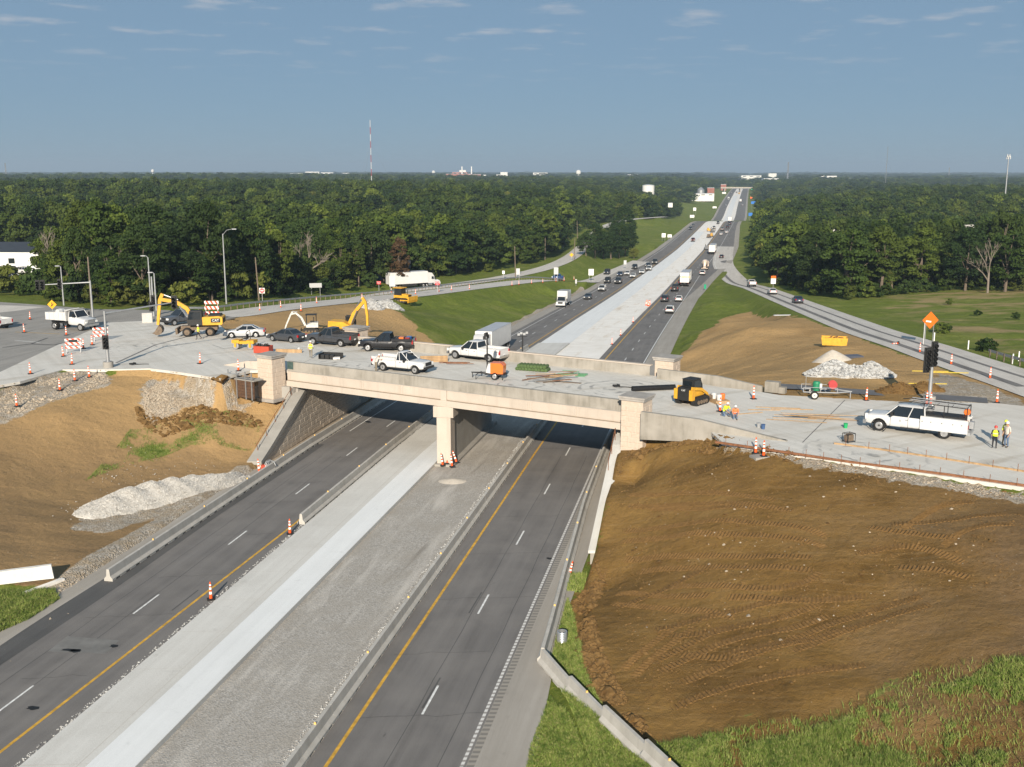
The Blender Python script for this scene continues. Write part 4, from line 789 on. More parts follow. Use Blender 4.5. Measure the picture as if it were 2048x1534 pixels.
def trailer(r, x0, x1, z0=1.15, z1=4.05, W=2.59, doors=True, pm=M_TRL):
    m = MB(); m.box(((x0+x1)/2, 0, (z0+z1)/2), (x1-x0, W, z1-z0)); t = m.build('trailer', pm, r); m = MB(); m.box(((x0+x1)/2, 0, z1+.015), (x1-x0-.05, W-.05, .03)); m.build('trailer_roof', M_TRO, t)
    m = MB()
    for y in (-W/4, W/4): m.box((x0-.02, y, (z0+z1)/2), (.05, W/2-.08, z1-z0-.15))
    m.build('rear_door', pm, t); m = MB(); m.tube([(x0-.05, -.2, z0), (x0-.05, -.2, z1)], .02); m.tube([(x0-.05, .2, z0), (x0-.05, .2, z1)], .02); m.build('lock_rod', M_STEEL, t)
    m = MB(); n = int((x1-x0)/.6)
    for i in range(1, n):
        for s in (-1, 1): m.box((x0+(x1-x0)*i/n, s*(W/2+.004), (z0+z1)/2), (.05, .012, z1-z0-.25))
    m.build('side_rib', M_TRL, t)
    m = MB(); m.box(((x0+x1)/2-.5, 0, .95), (x1-x0-1.5, .8, .3)); m.box((x0+.2, 0, .55), (.12, 2.3, .12)); m.build('underframe', M_BLK, r)
    for s in (-1, 1): m = MB(); m.box((x0-.05, s*1.1, 1.05), (.06, .16, .14)); m.build('taillight', M_TAIL, r); m = MB(); m.box(((x0+x1)/2, s*(W/2-.06), .8), ((x1-x0)*.4, .04, .6)); m.build('side_skirt', M_BLK, r)
    for x in (x0+1.1, x0+2.4):
        for s in (-1, 1): wheel(r, x, s*.98, .5, .56, M_RIM)
def semi(pm, tl=14.6):
    r = thing('semi_truck'); f = tl/2+3.2; trailer(r, -tl/2-2.2, tl/2-2.2); c = f-.2
    m = MB(); m.loft([[(c-5.1, -1.2, 1.0), (c-5.1, 1.2, 1.0), (c-5.1, 1.15, 3.75), (c-5.1, -1.15, 3.75)], [(c-3.4, -1.22, 1.0), (c-3.4, 1.22, 1.0), (c-3.4, 1.05, 3.55), (c-3.4, -1.05, 3.55)], [(c-2.5, -1.2, 1.0), (c-2.5, 1.2, 1.0), (c-2.5, .95, 2.75), (c-2.5, -.95, 2.75)]]); m.build('sleeper_cab', pm, r, True)
    m = MB(); m.hexa([(c-2.9, -1.02, 2.05), (c-1.9, -1.02, 1.95), (c-1.9, 1.02, 1.95), (c-2.9, 1.02, 2.05)], [(c-2.9, -.94, 2.78), (c-2.45, -.92, 2.72), (c-2.45, .92, 2.72), (c-2.9, .94, 2.78)]); m.build('windshield', M_GLASS, r)
    m = MB()
    for s in (-1, 1): m.hexa([(c-3.7, s*1.2, 2.0), (c-2.75, s*1.2, 2.0), (c-2.75, s*1.225, 2.0), (c-3.7, s*1.225, 2.0)], [(c-3.6, s*1.1, 2.65), (c-2.9, s*1.1, 2.65), (c-2.9, s*1.14, 2.65), (c-3.6, s*1.14, 2.65)])
    m.build('side_window', M_GLASS, r)
    m = MB(); m.loft([[(c-2.6, -1.15, .7), (c-2.6, 1.15, .7), (c-2.6, .95, 1.98), (c-2.6, -.95, 1.98)], [(c-1, -1.12, .62), (c-1, 1.12, .62), (c-1, .85, 1.75), (c-1, -.85, 1.75)], [(c-.05, -1.0, .6), (c-.05, 1.0, .6), (c-.1, .7, 1.45), (c-.1, -.7, 1.45)]]); m.build('hood', pm, r, True)
    m = MB(); m.box((c-.03, 0, 1.05), (.1, 1.0, .7)); m.build('grille', M_BLK, r); m = MB(); m.box((c-.0, 0, .48), (.25, 2.3, .34)); m.build('bumper', M_CHR, r)
    for s in (-1, 1): m = MB(); m.box((c-.2, s*.88, 1.0), (.25, .25, .25)); m.build('headlight', M_HEAD, r); m = MB(); m.box((c-2.3, s*1.4, 2.2), (.12, .2, .7)); m.build('mirror', M_BLK, r); m = MB(); m.cyl((c-4.9, s*.85, .75), (c-3.4, s*.85, .75), .32, n=10); m.build('fuel_tank', M_CHR, r)
    m = MB(); m.box((c-4.6, 0, .8), (6, .9, .3)); m.build('chassis', M_BLK, r)
    for x, w in ((c-1.25, .3), (c-5.6, .56), (c-6.9, .56)):
        for s in (-1, 1): wheel(r, x, s*(1.02 if w < .4 else .95), .5, w)
    return r
def mixer_truck(pm):
    r = thing('mixer_truck'); m = MB(); m.lathe([(.35, -2.6), (1.0, -1.6), (1.22, -.2), (1.15, .9), (.6, 2.0)], 16, axis='X')
    m.v = [(v[0]*.97-1.0, v[1], v[2]+2.45+v[0]*-.12) for v in m.v]; m.build('drum', PAINT['tan'], r, True)
    m = MB(); m.box((2.9, 0, 1.9), (1.9, 2.3, 1.9)); m.build('cab', PAINT['tan'], r); m = MB(); m.box((3.3, 0, 2.3), (1.15, 2.34, .6)); m.build('window_glass', M_GLASS, r)
    m = MB(); m.box((-.3, 0, 1.0), (8, 1.0, .35)); m.box((-3.9, 0, .6), (.15, 2.3, .2)); m.build('chassis', PAINT['tan'], r); m = MB(); m.prism([(-3.9, 1.3), (-3.3, 3.3), (-3.0, 3.3), (-3.2, 1.3)], -.35, .35); m.build('chute', PAINT['tan'], r)
    for x in (2.9, -1.6, -2.8):
        for s in (-1, 1): wheel(r, x, s*.98, .5, .4)
    return r
KIND = {'sedan': sedan, 'suv': suv, 'pickup': pickup, 'jeep': jeep, 'box': box_truck, 'semi': semi, 'mixer': mixer_truck}
PROTO = {}; PAINTED = ('body', 'roof', 'pillar', 'bed', 'tailgate', 'hood', 'sleeper_cab')
def vehicle(kind, colour, label, loc, rz, group=None, pitch=0., cat=None):
    pm = PAINT[colour]
    if kind not in PROTO:
        r = KIND[kind](pm); PROTO[kind] = (r, pm)
    else:
        r = copy_tree(PROTO[kind][0]); p0 = PROTO[kind][1]
        for o in r.children_recursive:
            if o.type == 'MESH' and o.name.split('.')[0] in PAINTED and pm is not p0:
                for sl in o.material_slots:
                    if sl.material is p0: sl.link = 'OBJECT'; sl.material = pm
    r.location = loc; r.rotation_mode = 'XYZ'; r.rotation_euler = (0, -pitch, rz)
    for k in ('group',):
        if k in r: del r[k]
    return tag(r, label, cat or {'sedan': 'car', 'suv': 'car', 'jeep': 'car', 'pickup': 'pickup truck', 'box': 'truck', 'semi': 'truck', 'mixer': 'truck'}[kind], group)
def hdir(D, away):
    th = math.atan2(float(cx(D+2)-cx(D-2)), 4.); sl = math.atan2(float(hz(D+3)-hz(D-3)), 6.); return (math.pi/2-th, sl) if away else (-math.pi/2-th, -sl)
def on_highway(u, v):
    """point on the highway's own surface seen at a photo point"""
    Dg = np.concatenate([np.arange(120, 780, .5), np.arange(1060, 2300, 4.)]); zc_ = Dg*math.cos(PITCH)-(hz(Dg)-CAM_H)*math.sin(PITCH); yc = Dg*math.sin(PITCH)+(hz(Dg)-CAM_H)*math.cos(PITCH); vv = 767-FPX*yc/zc_
    i = int(np.argmin(np.abs(vv-v))); return (u-1024)/FPX*float(zc_[i]), float(Dg[i])
def traffic(L, away, grp):
    for u, v, kind, colour, label, *o in L:
        x, D = on_highway(u, v); rz, sl = hdir(D, away); z0 = float(hz(D))+.01
        vehicle(kind, colour, label, (x, D, z0), rz, grp, sl)
GI, GO = 'traffic coming towards the overpass', 'traffic driving away on the right lanes'
traffic([(1126,612,'box','white','white box truck in the outer left lane, nearing the overpass'),(1176,598,'sedan','charcoal','dark sedan just behind the white box truck'),(1204,582,'suv','white','white suv following the dark sedan on the left lanes'),
 (1215,566,'jeep','black','black jeep driving beside the dark grey pickup'),(1237,567,'pickup','darkgrey','dark grey pickup leading a pack on the left lanes'),(1240,552,'sedan','navy','dark car half hidden behind the dark grey pickup'),(1255,550,'sedan','white','white sedan in the outer lane, first of three white cars'),
 (1266,555,'sedan','white','white sedan in the inner lane closest behind the dark grey pickup'),(1284,547,'sedan','white','white sedan alone between two pairs of cars on the left lanes'),(1298,541,'suv','white','white suv at the tail of the pack on the left lanes'),(1296,533,'sedan','black','dark car tucked behind the tail white suv'),
 (1269,538,'suv','black','black suv hugging the left shoulder near a grey road sign'),(1310,528,'pickup','charcoal','dark pickup trailing the whole pack on the left lanes'),(1386,452,'sedan','charcoal','small dark car at the far rise, left lanes'),(1381,459,'suv','charcoal','small dark suv at the far rise, left lanes, closer one'),
 (1452,411,'sedan','silver','tiny silver car on the far hill, left lanes'),(1457,399,'box','white','tiny white truck on the far hill, left lanes'),(1462.5,386,'suv','white','tiny white vehicle close to the distant bridge, left lanes'),
 (1386,483,'pickup','red','dark red pickup parked on the unfinished far median'),(1428,458,'pickup','white','white pickup parked on the far stone median'),(1436,448,'pickup','grey','grey pickup parked at the crest of the far median')], False, GI)
traffic([(1340,626,'suv','white','white hatchback with dark rear window, last car on the right lanes'),(1330,603,'suv','charcoal','dark suv beside a white sedan on the right lanes'),(1358,602.5,'sedan','white','white sedan in the outer right lane beside a dark suv'),
 (1350,582,'pickup','black','black pickup behind the white trailer truck'),(1363,570,'suv','black','black suv alongside the white trailer truck'),(1405,550,'suv','white','white suv between the trailer truck and the mixer truck'),(1443,516,'sedan','black','small black car in the merging lane'),
 (1444.5,461,'pickup','grey','distant grey pickup on the right lanes'),(1453,466,'sedan','white','distant white car, outer right lane'),(1442,470,'sedan','white','distant white car, inner right lane'),(1455,456,'suv','black','distant dark suv on the right lanes'),(1459,449,'suv','charcoal','distant dark suv at the crest, right lanes'),
 (1460,444,'box','white','white truck at the crest of the right lanes'),(1481,404,'semi','white','tiny white truck on the far hill, right lanes'),(1485,411,'sedan','silver','tiny silver car on the far hill, right lanes')], True, GO)
x, D = on_highway(1382, 573); rz, sl = hdir(D, True); tr = vehicle('semi', 'white', 'white trailer truck with worn yellow and green lettering on its rear', (x, D+9, float(hz(D+9))), rz, GO, sl)
for t, c, yy in (('MAY', (.05, .2, .12), .62), ('FLOWER', (.62, .5, .05), -.5)):
    o = obj('lettering', text_mesh(t, .62, mat('lettering_'+t.lower(), c, .6, var=0)), tr); o.location = (-9.58, yy, 2.75); o.rotation_euler = (math.pi/2, 0, -math.pi/2)
x, D = on_highway(1414, 540); rz, sl = hdir(D, True); vehicle('mixer', 'tan', 'pale tan mixer truck ahead of the white trailer truck', (x, D+4, float(hz(D+4))), rz, GO, sl)
x, D = on_highway(1433, 509); rz, sl = hdir(D, True); vehicle('semi', 'white', 'white trailer truck far ahead beside a small black car', (x, D+9, float(hz(D+9))), rz, GO, sl)
D = 162; rz, sl = hdir(D, False); vehicle('semi', 'white', 'white semi truck with long trailer about to pass under the overpass', (float(cx(D))-18.5, D, float(hz(D))), rz, GI, sl)
def on_path(Pth, u, v, off, kind, colour, label, flip, grp=None):
    p = on_ground(u, v); i = int(np.argmin([math.hypot(q[0]-p[0], q[1]-p[1]) for q in Pth])); i = min(max(i, 1), len(Pth)-2); d = np.array(Pth[i+1])-np.array(Pth[i-1]); rz = math.atan2(d[1], d[0])+(math.pi if flip else 0)
    sl = math.atan2(d[2], math.hypot(d[0], d[1]))*(-1 if flip else 1); return vehicle(kind, colour, label, (p[0], p[1], float(ground_h([p[0]], [p[1]], False)[0])+.1), rz, grp, sl)
on_path(RAMP_R, 1595, 607, 0, 'sedan', 'navy', 'dark blue sedan driving down the right ramp', False, 'cars on the right ramp'); on_path(RAMP_R, 1544, 589, 0, 'sedan', 'white', 'white sedan driving down the right ramp', False, 'cars on the right ramp')
tp = on_path(RAMP_R, 1503, 574, 0, 'pickup', 'white', 'white pickup towing a low trailer down the right ramp', False, 'cars on the right ramp')
on_path(RAMP_L, 1115, 561, 0, 'pickup', 'blue', 'bright blue pickup climbing the left ramp behind cones', True); on_path(RAMP_L, 1214, 549, 0, 'jeep', 'navy', 'dark blue jeep turning onto the left ramp', True)
on_path(FRONT, 1247, 441, 0, 'sedan', 'white', 'white car on the bend of the frontage road', True)
p = on_ground(822, 579); st = vehicle('semi', 'white', 'white semi truck on the frontage road behind the guardrail', (p[0], p[1]+5, float(ground_h([p[0]], [p[1]+5], False)[0])+.1), math.radians(32)); st.scale = (.72, 1, 1)
# work vehicles on the crossroad: placed by where their near wheels touch the pavement
def by_wheels(kind, colour, label, fw, rw, track=1.66, grp=None, wb=None, maker=None):
    f3 = at_deck(*fw); r3 = at_deck(*rw); d = Vector((f3[0]-r3[0], f3[1]-r3[1])); L = d.length; d.normalize(); n = Vector((-d.y, d.x)); mid = Vector(((f3[0]+r3[0])/2, (f3[1]+r3[1])/2))
    if n.dot(mid) < 0: n = -n
    c = mid + n*track/2; rz = math.atan2(d.y, d.x); loc = (c.x, c.y, float(zdeck(c.x, c.y))+.008)
    if maker: r = maker(); r.location = loc; r.rotation_euler = (0, 0, rz); tag(r, label, kind, grp)
    else: r = vehicle(kind, colour, label, loc, rz, grp)
    print('WHEELBASE', label[:30], round(L, 2)); return r
WG = 'work vehicles parked on the crossroad'
bp_ = by_wheels('pickup', 'black', 'black pickup parked by the far parapet with red and blue boxes in its bed', (745.5, 703), (798, 704), grp=WG)
by_wheels('pickup', 'charcoal', 'dark grey pickup parked beside the far stone pylon', (631.5, 690), (682, 694), grp=WG)
by_wheels('sedan', 'charcoal', 'dark sedan parked between the white sedan and the dark grey pickup', (546, 683), (582, 685.5), grp=WG)
by_wheels('sedan', 'silver', 'silver white sedan parked behind the yellow roller', (464, 677), (512, 675), grp=WG)
by_wheels('pickup', 'darkgrey', 'slate grey pickup parked behind the wheeled excavator', (352, 651), (396, 645), grp=WG)
PROTO['f250'] = None
def big_pick(): return pickup(PAINT['white'], 6.4, True)
w2 = by_wheels('pickup truck', 'white', 'white crew cab pickup parked against the far parapet', (915, 718), (979, 725), 1.7, WG, maker=big_pick)
def small_pick():
    r = pickup(PAINT['white'], 5.9, False)
    for s in (-1, 1):
        m = MB(); m.hexa([(0, -.03, .5), (1.15, -.03, .5), (1.15, .03, .5), (0, .03, .5)], [(0, -.03, 1.14), (1.15, -.03, 1.14), (1.15, .03, 1.14), (0, .03, 1.14)]); d = m.build('door', PAINT['white'], r); d.location = (1.12, s*.97, 0); d.rotation_euler = (0, 0, math.pi - s*math.radians(-58) if s > 0 else math.pi - math.radians(58))
        m = MB(); m.tube([(.05, 0, 1.14), (.45, 0, 1.8), (1.1, 0, 1.82), (1.12, 0, 1.14)], .035, 5); m.build('window_frame', PAINT['white'], d)
        m = MB(); m.quad((.1, 0, 1.14), (1.1, 0, 1.14), (1.08, 0, 1.8), (.46, 0, 1.78)); m.build('window_pane', M_GLASS, d, fix=False)
    return r
w1 = by_wheels('pickup truck', 'white', 'white pickup with its doors open near the front parapet', (825, 748), (766, 742), 1.7, WG, maker=small_pick)
def service_truck():
    r = thing('service_truck'); L, W = 7.2, 2.06; h = L/2; pm = PAINT['white']; fx, rx = h-1.05, -h+1.55
    m = MB(); body_loft(m, 4.3, 2.02, [(-2.15, 1.28), (.2, 1.28), (.85, 1.26), (1.0, 1.27), (2.0, 1.2), (2.15, 1.02)], (1.1,), .56, .5, .1); m.v = [(v[0]+h-2.15, v[1], v[2]) for v in m.v]; m.build('body', pm, r, True)
    cabin(r, pm, (h-4.25, h-4.15, h-2.25, h-1.45), 1.25, 2.06, .9, .76, (.42,))
    m = MB()
    for s in (-1, 1): m.box((-h+1.62, s*.88, 1.02), (3.25, .42, .95)); m.box((-h+1.62, s*1.0, 1.5), (3.25, .2, .05))
    m.box((-h+1.62, 0, .72), (3.2, 1.6, .15)); m.box((-h+3.2, 0, 1.1), (.08, 1.8, .8)); sb = m.build('service_body', pm, r)
    m = MB()
    for x in (-h+.4, -h+1.0, -h+1.75, -h+2.5, -h+3.1):
        m.box((x, 1.1, 1.15), (.06, .03, .05)); m.box((x, -1.1, 1.15), (.06, .03, .05))
    m.build('latch', M_BLK, sb)
    m = MB(); m.box((-h+1.65, 0, 1.25), (2.7, 1.3, .75)); m.build('tool_bins', M_BLK, r)
    m = MB()
    for s in (-1, 1):
        m.tube([(-h+.15, s*.8, 1.5), (-h+.15, s*.8, 2.35), (h-3.3, s*.8, 2.45), (h-2.3, s*.8, 2.3)], .035); m.tube([(-h+1.7, s*.8, 1.5), (-h+1.7, s*.8, 2.38)], .03); m.tube([(-h+3.1, s*.8, 1.5), (-h+3.1, s*.8, 2.4)], .03); m.tube([(-h+.15, s*.4, 2.36), (h-3.3, s*.4, 2.46)], .028)
    for x in (-h+.15, -h+1.2, -h+2.2, -h+3.2, -h+4.0): m.tube([(x, -.8, 2.4), (x, .8, 2.4)], .028)
    m.build('ladder_rack', M_BLK, r)
    m = MB()
    for y in (-.62, -.52, .1, .2, .66): m.cyl((-h+.2, y, 2.43), (h-3.0, y, 2.5), .025, n=6)
    m.build('pipe_stock', M_STEEL, r)
    for y, z in ((-.62, 1.85),): m = MB(); m.lathe([(.26, -.12), (.3, -.1), (.18, 0), (.3, .1), (.26, .12)], 12, (-h+2.9, y, z), 'Y'); m.build('hose_reel', M_STEEL, r)
    m = MB(); m.lathe([(.2, -.2), (.24, -.15), (.24, .15), (.2, .2)], 10, (-h+.35, -.7, 1.82), 'Y'); m.build('cord_reel', PAINT['orange'], r)
    m = MB(); m.box((-h-.15, .2, 1.1), (.3, .5, .5)); m.cyl((-h-.1, -.5, .8), (-h-.1, -.5, 1.4), .12); m.box((-h-.05, 0, .55), (.25, 1.9, .2)); m.build('rear_step', M_GREYM, r)
    for s in (-1, 1):
        m = MB(); m.box((h-.08, s*.76, 1.05), (.14, .32, .32)); m.build('headlight', M_HEAD, r); m = MB(); m.box((h-1.95, s*1.2, 1.45), (.14, .26, .3)); m.build('mirror', M_BLK, r); m = MB(); m.box((-h-.01, s*.95, 1.05), (.05, .14, .3)); m.build('taillight', M_TAIL, r)
        m = MB(); m.box((-.05, s*.98, .48), (2.1, .16, .06)); m.build('side_step', M_BLK, r); m = MB()
        for x in (h-3.0, h-4.0): m.box((x, s*1.015, 1.08), (.22, .03, .04))
        m.build('door_handle', M_CHR, r); m = MB()
        for x in (h-1.85, h-3.1, h-4.28): m.box((x, s*1.005, .9), (.02, .015, .72))
        m.build('door_seam', M_BLK, r)
        m = MB(); m.lathe([(.5, 0), (.56, .02), (.56, .05), (.5, .05)], 16, (h-1.05, s*1.0-.03, .44), 'Y', caps=False); m.build('wheel_arch', M_BLK, r)
    m = MB(); m.box((h+.02, 0, .62), (.22, 1.95, .3)); m.tube([(h+.12, -.6, .7), (h+.12, -.6, 1.2), (h+.12, .6, 1.2), (h+.12, .6, .7)], .04); m.build('bumper', M_CHR, r); m = MB(); m.box((h+.01, 0, 1.05), (.07, 1.1, .36)); m.build('grille', M_CHR, r)
    m = MB(); m.box((0, 0, .55), (6.4, .9, .25)); m.build('chassis', M_BLK, r)
    for s in (-1, 1):
        o = obj('door_emblem', text_mesh('&', .26, M_GREYM), r); o.location = (h-2.55, s*1.025, .98); o.rotation_euler = (math.pi/2, 0, 0 if s < 0 else math.pi)
        wheel(r, fx, s*.84, .43, .28); wheel(r, rx, s*.83, .43, .5)
    return r
by_wheels('truck', 'white', 'white crew cab service truck with black ladder rack and tool bins', (1763, 862), (1897, 878.5), 1.7, maker=service_truck)
def dump_truck():
    r = thing('dump_truck'); pm = PAINT['white']; m = MB(); body_loft(m, 2.9, 2.3, [(-1.45, 1.75), (-.1, 1.75), (.25, 1.65), (1.3, 1.45), (1.45, 1.2)], (.55,), .6, .75, .06); m.v = [(v[0]+1.85, v[1], v[2]) for v in m.v]; m.build('hood', pm, r, True)
    cabin(r, pm, (.45, .5, 1.3, 1.85), 1.72, 2.55, .98, .84, ())
    m = MB(); m.prism([(-3.3, 1.25), (.1, 1.25), (.1, 2.35), (-3.3, 2.2)], -1.22, -1.12); m.prism([(-3.3, 1.25), (.1, 1.25), (.1, 2.35), (-3.3, 2.2)], 1.12, 1.22); m.box((-1.6, 0, 1.28), (3.4, 2.3, .1)); m.box((.12, 0, 1.95), (.1, 2.4, 1.5)); m.box((-3.3, 0, 1.75), (.08, 2.3, .95)); m.prism([(.1, 2.6), (1.0, 2.75), (1.0, 2.68), (.1, 2.5)], -1.1, 1.1)
    for x in (-2.6, -1.8, -1.0, -.3): m.box((x, -1.25, 1.75), (.1, .08, .95)); m.box((x, 1.25, 1.75), (.1, .08, .95))
    m.build('dump_bed', pm, r); m = MB(); m.box((-1.6, 0, 1.75), (3.2, 2.1, .5), taper=.8); m.build('soil_load', M_MUD, r)
    m = MB(); m.lathe([(.35, -.5), (.42, 0), (.35, .5)], 10, (-1.9, 0, 2.2), 'Y'); m.build('tarp_roll', PAINT['white'], r)
    for s in (-1, 1): m = MB(); m.box((3.28, s*.85, 1.15), (.1, .3, .22)); m.build('headlight', M_HEAD, r); m = MB(); m.box((1.6, s*1.35, 2.0), (.1, .22, .45)); m.build('mirror', M_BLK, r)
    m = MB(); m.box((3.3, 0, .75), (.2, 2.25, .3)); m.build('bumper', M_CHR, r); m = MB(); m.box((3.27, 0, 1.2), (.08, 1.1, .5)); m.build('grille', M_CHR, r); m = MB(); m.box((0, 0, .9), (6.2, .9, .3)); m.build('chassis', M_BLK, r)
    for x, w in ((2.4, .3), (-1.9, .6)):
        for s in (-1, 1): wheel(r, x, s*(1.0 if w < .4 else .92), .5, w)
    return r
by_wheels('truck', 'white', 'white dump truck with a dirty load at the left intersection', (153, 661), (116, 659.5), 1.9, maker=dump_truck)
x, y, z0 = at_deck(-14, 655); vehicle('pickup', 'white', 'white vehicle cut off by the left edge of the photo', (x, y, z0), math.radians(150))
# ------------------------------------------------------------------ construction machines
M_CATT = mat('white_lettering', (.8, .8, .78), .6, var=0)
def link(m, pts, w, t0, t1):
    """box-section arm through XZ points with a depth that tapers from t0 to t1"""
    n = len(pts); up = []; dn = []
    for i, p in enumerate(pts):
        a = Vector(pts[max(i-1, 0)]); b = Vector(pts[min(i+1, n-1)]); d = (b-a).normalized(); nn = Vector((-d.y, d.x)); t = t0+(t1-t0)*i/(n-1); up.append(Vector(p)+nn*t/2); dn.append(Vector(p)-nn*t/2)
    m.loft([[(dn[i].x, -w/2, dn[i].y), (dn[i].x, w/2, dn[i].y), (up[i].x, w/2, up[i].y), (up[i].x, -w/2, up[i].y)] for i in range(n)]); return m
def bucket(name, root, mt, x, z, r=.55, w=1.0, rot=0.):
    m = MB(); P = [(math.cos(a)*r, math.sin(a)*r) for a in np.linspace(math.pi*.5, math.pi*1.65, 7)]; Q = [(a*.9, b*.9) for a, b in P]
    for i in range(6):
        q = [P[i], P[i+1], Q[i+1], Q[i]]; m.prism(q, -w/2, w/2)
    for s in (-1, 1): m.prism(P, s*w/2-.02, s*w/2+.02)
    for k in range(5): m.box((P[-1][0]+.05, -w/2+w*(k+.5)/5, P[-1][1]), (.16, .08, .05))
    c, s_ = math.cos(rot), math.sin(rot); m.v = [(x+v[0]*c-v[2]*s_, v[1], z+v[0]*s_+v[2]*c) for v in m.v]; return m.build(name, mt, root)
def track(root, x0, x1, y, w, R, mt=M_BLK):
    m = MB(); pr = [(x0+R*math.cos(a)*-1, R+R*math.sin(a)) for a in np.linspace(-math.pi/2, math.pi/2, 7)][::1]; pr2 = [(x1+R*math.cos(a), R+R*math.sin(a)) for a in np.linspace(math.pi/2, -math.pi/2, 7)]; m.prism(pr+pr2, y-w/2, y+w/2)
    n = int((x1-x0)/.22)
    for i in range(n+1): m.box((x0+(x1-x0)*i/n, y, 2*R+.015), (.07, w+.03, .05)); m.box((x0+(x1-x0)*i/n, y, .02), (.07, w+.03, .05))
    t = m.build('track', mt, root); m = MB()
    for i in range(4):
        for s in (-1, 1): m.lathe([(R*.5, -.03), (R*.5, .03)], 10, (x0+(x1-x0)*(i+.5)/4, y+s*(w/2+.02), R*.8), 'Y')
    m.build('track_roller', M_MUD, t); return t
def wheeled_excavator():
    r = thing('wheeled_excavator'); Y = M_YELM; m = MB(); m.box((0, 0, .95), (4.3, 1.0, .5)); m.box((1.35, 0, .75), (.4, 2.3, .35)); m.box((-1.35, 0, .75), (.4, 2.3, .35)); m.build('undercarriage', M_MUD, r)
    for x in (-1.35, 1.35):
        for s in (-1, 1): wheel(r, x, s*1.0, .55, .5, M_MUD)
    m = MB(); m.prism([(2.4, .35), (2.65, .3), (2.7, 1.0), (2.45, 1.05)], -1.25, 1.25); m.box((2.2, 0, .7), (.6, .8, .2)); m.build('dozer_blade', M_MUD, r)
    m = MB(); m.cyl((0, 0, 1.15), (0, 0, 1.4), .7, n=16); m.build('slew_ring', M_BLK, r)
    m = MB(); m.prism([(-2.9, 1.55), (-2.75, 1.4), (.9, 1.4), (.9, 2.1), (-.6, 2.35), (-2.5, 2.45), (-2.9, 2.3)], -1.25, 1.25); u = m.build('upper_body', Y, r)
    m = MB(); m.box((-1.9, 0, 2.52), (1.4, 1.8, .16)); m.cyl((-1.4, .5, 2.5), (-1.4, .5, 2.95), .07); m.build('engine_cover', M_BLK, u)
    m = MB(); m.box((-2.91, 0, 1.85), (.03, 1.6, .5)); m.build('radiator_grille', M_BLK, u)
    for s in (-1, 1):
        m = MB(); m.box((-2.1, s*1.26, 1.95), (1.1, .02, .5)); dk = m.build('side_decal', M_BLK, u); o = obj('lettering', text_mesh('CAT', .42, M_CATT), u); o.location = (-2.1, s*1.285, 1.95); o.rotation_euler = (math.pi/2, 0, 0 if s < 0 else math.pi)
        m = MB(); m.box((-.3, s*1.26, 1.8), (.5, .02, .35)); m.build('side_vent', M_BLK, u)
    m = MB(); m.prism([(-.55, 1.4), (1.15, 1.4), (1.3, 2.0), (.9, 3.15), (-.5, 3.15)], .35, 1.3); cb = m.build('cab', M_BLK, r); m = MB(); m.prism([(-.35, 2.1), (1.15, 2.1), (.82, 3.0), (-.35, 3.0)], .33, 1.32); m.build('cab_window', M_GLASS, cb)
    m = MB(); link(m, [(.5, 1.7), (1.4, 3.3), (2.6, 4.1), (4.4, 4.45)], .42, .5, .4); b = m.build('boom', Y, r); o = obj('lettering', text_mesh('CAT', .3, M_CATT), b); o.location = (2.2, -.22, 3.75); o.rotation_euler = (math.pi/2, -.5, 0)
    m = MB(); link(m, [(4.15, 5.1), (4.5, 4.4), (4.75, 2.6), (4.9, 1.35)], .34, .4, .3); m.build('stick', Y, r)
    m = MB(); m.cyl((.9, .32, 1.6), (2.2, .32, 3.6), .09); m.cyl((.9, -.32, 1.6), (2.2, -.32, 3.6), .09); m.cyl((2.4, 0, 4.35), (4.1, 0, 5.0), .08); m.cyl((4.3, 0, 4.2), (5.15, 0, 1.9), .07); m.build('hydraulic_ram', M_HYD, r)
    bucket('bucket', r, M_MUD, 4.95, .78, .62, 1.15, math.radians(20)); return r
p = at_deck(398, 672); e1 = wheeled_excavator(); e1.location = (p[0], p[1]+.6, p[2]); e1.rotation_euler = (0, 0, math.radians(186)); tag(e1, 'yellow wheeled excavator with its bucket lowered at the left intersection', 'excavator')
def tracked_excavator():
    r = thing('tracked_excavator'); Y = M_YELM
    for s in (-1, 1): track(r, -1.6, 1.6, s*1.15, .6, .42)
    m = MB(); m.box((0, 0, .75), (2, 1.8, .4)); m.build('undercarriage', M_MUD, r); m = MB(); m.prism([(-2.4, 1.2), (1.4, 1.1), (1.4, 1.6), (.2, 2.2), (-2.3, 2.3)], -1.3, 1.3); m.build('upper_body', Y, r)
    m = MB(); m.prism([(.0, 1.2), (1.5, 1.2), (1.5, 2.2), (1.2, 3.0), (0, 3.0)], .35, 1.3); c = m.build('cab', M_BLK, r); m = MB(); m.prism([(.15, 2.0), (1.4, 2.0), (1.1, 2.85), (.15, 2.85)], .33, 1.32); m.build('cab_window', M_GLASS, c)
    m = MB(); link(m, [(.8, 1.6), (1.6, 3.4), (2.6, 4.6), (3.5, 5.6)], .45, .6, .45); m.build('boom', Y, r); m = MB(); link(m, [(3.1, 6.1), (3.6, 5.4), (3.9, 3.2), (3.9, 1.6)], .36, .45, .32); m.build('stick', Y, r)
    m = MB(); m.cyl((1.1, .34, 1.5), (2.3, .34, 4.0), .1); m.cyl((1.1, -.34, 1.5), (2.3, -.34, 4.0), .1); m.cyl((2.2, 0, 4.7), (3.1, 0, 6.0), .09); m.build('hydraulic_ram', M_HYD, r); bucket('bucket', r, M_MUD, 3.9, 1.1, .6, 1.1, .4); return r
g3 = on_ground(690, 669); e2 = tracked_excavator(); e2.location = g3; e2.rotation_euler = (0, 0, math.radians(-12)); e2.scale = (.85,)*3; tag(e2, 'yellow tracked excavator with raised boom behind the far stone pylon', 'excavator')
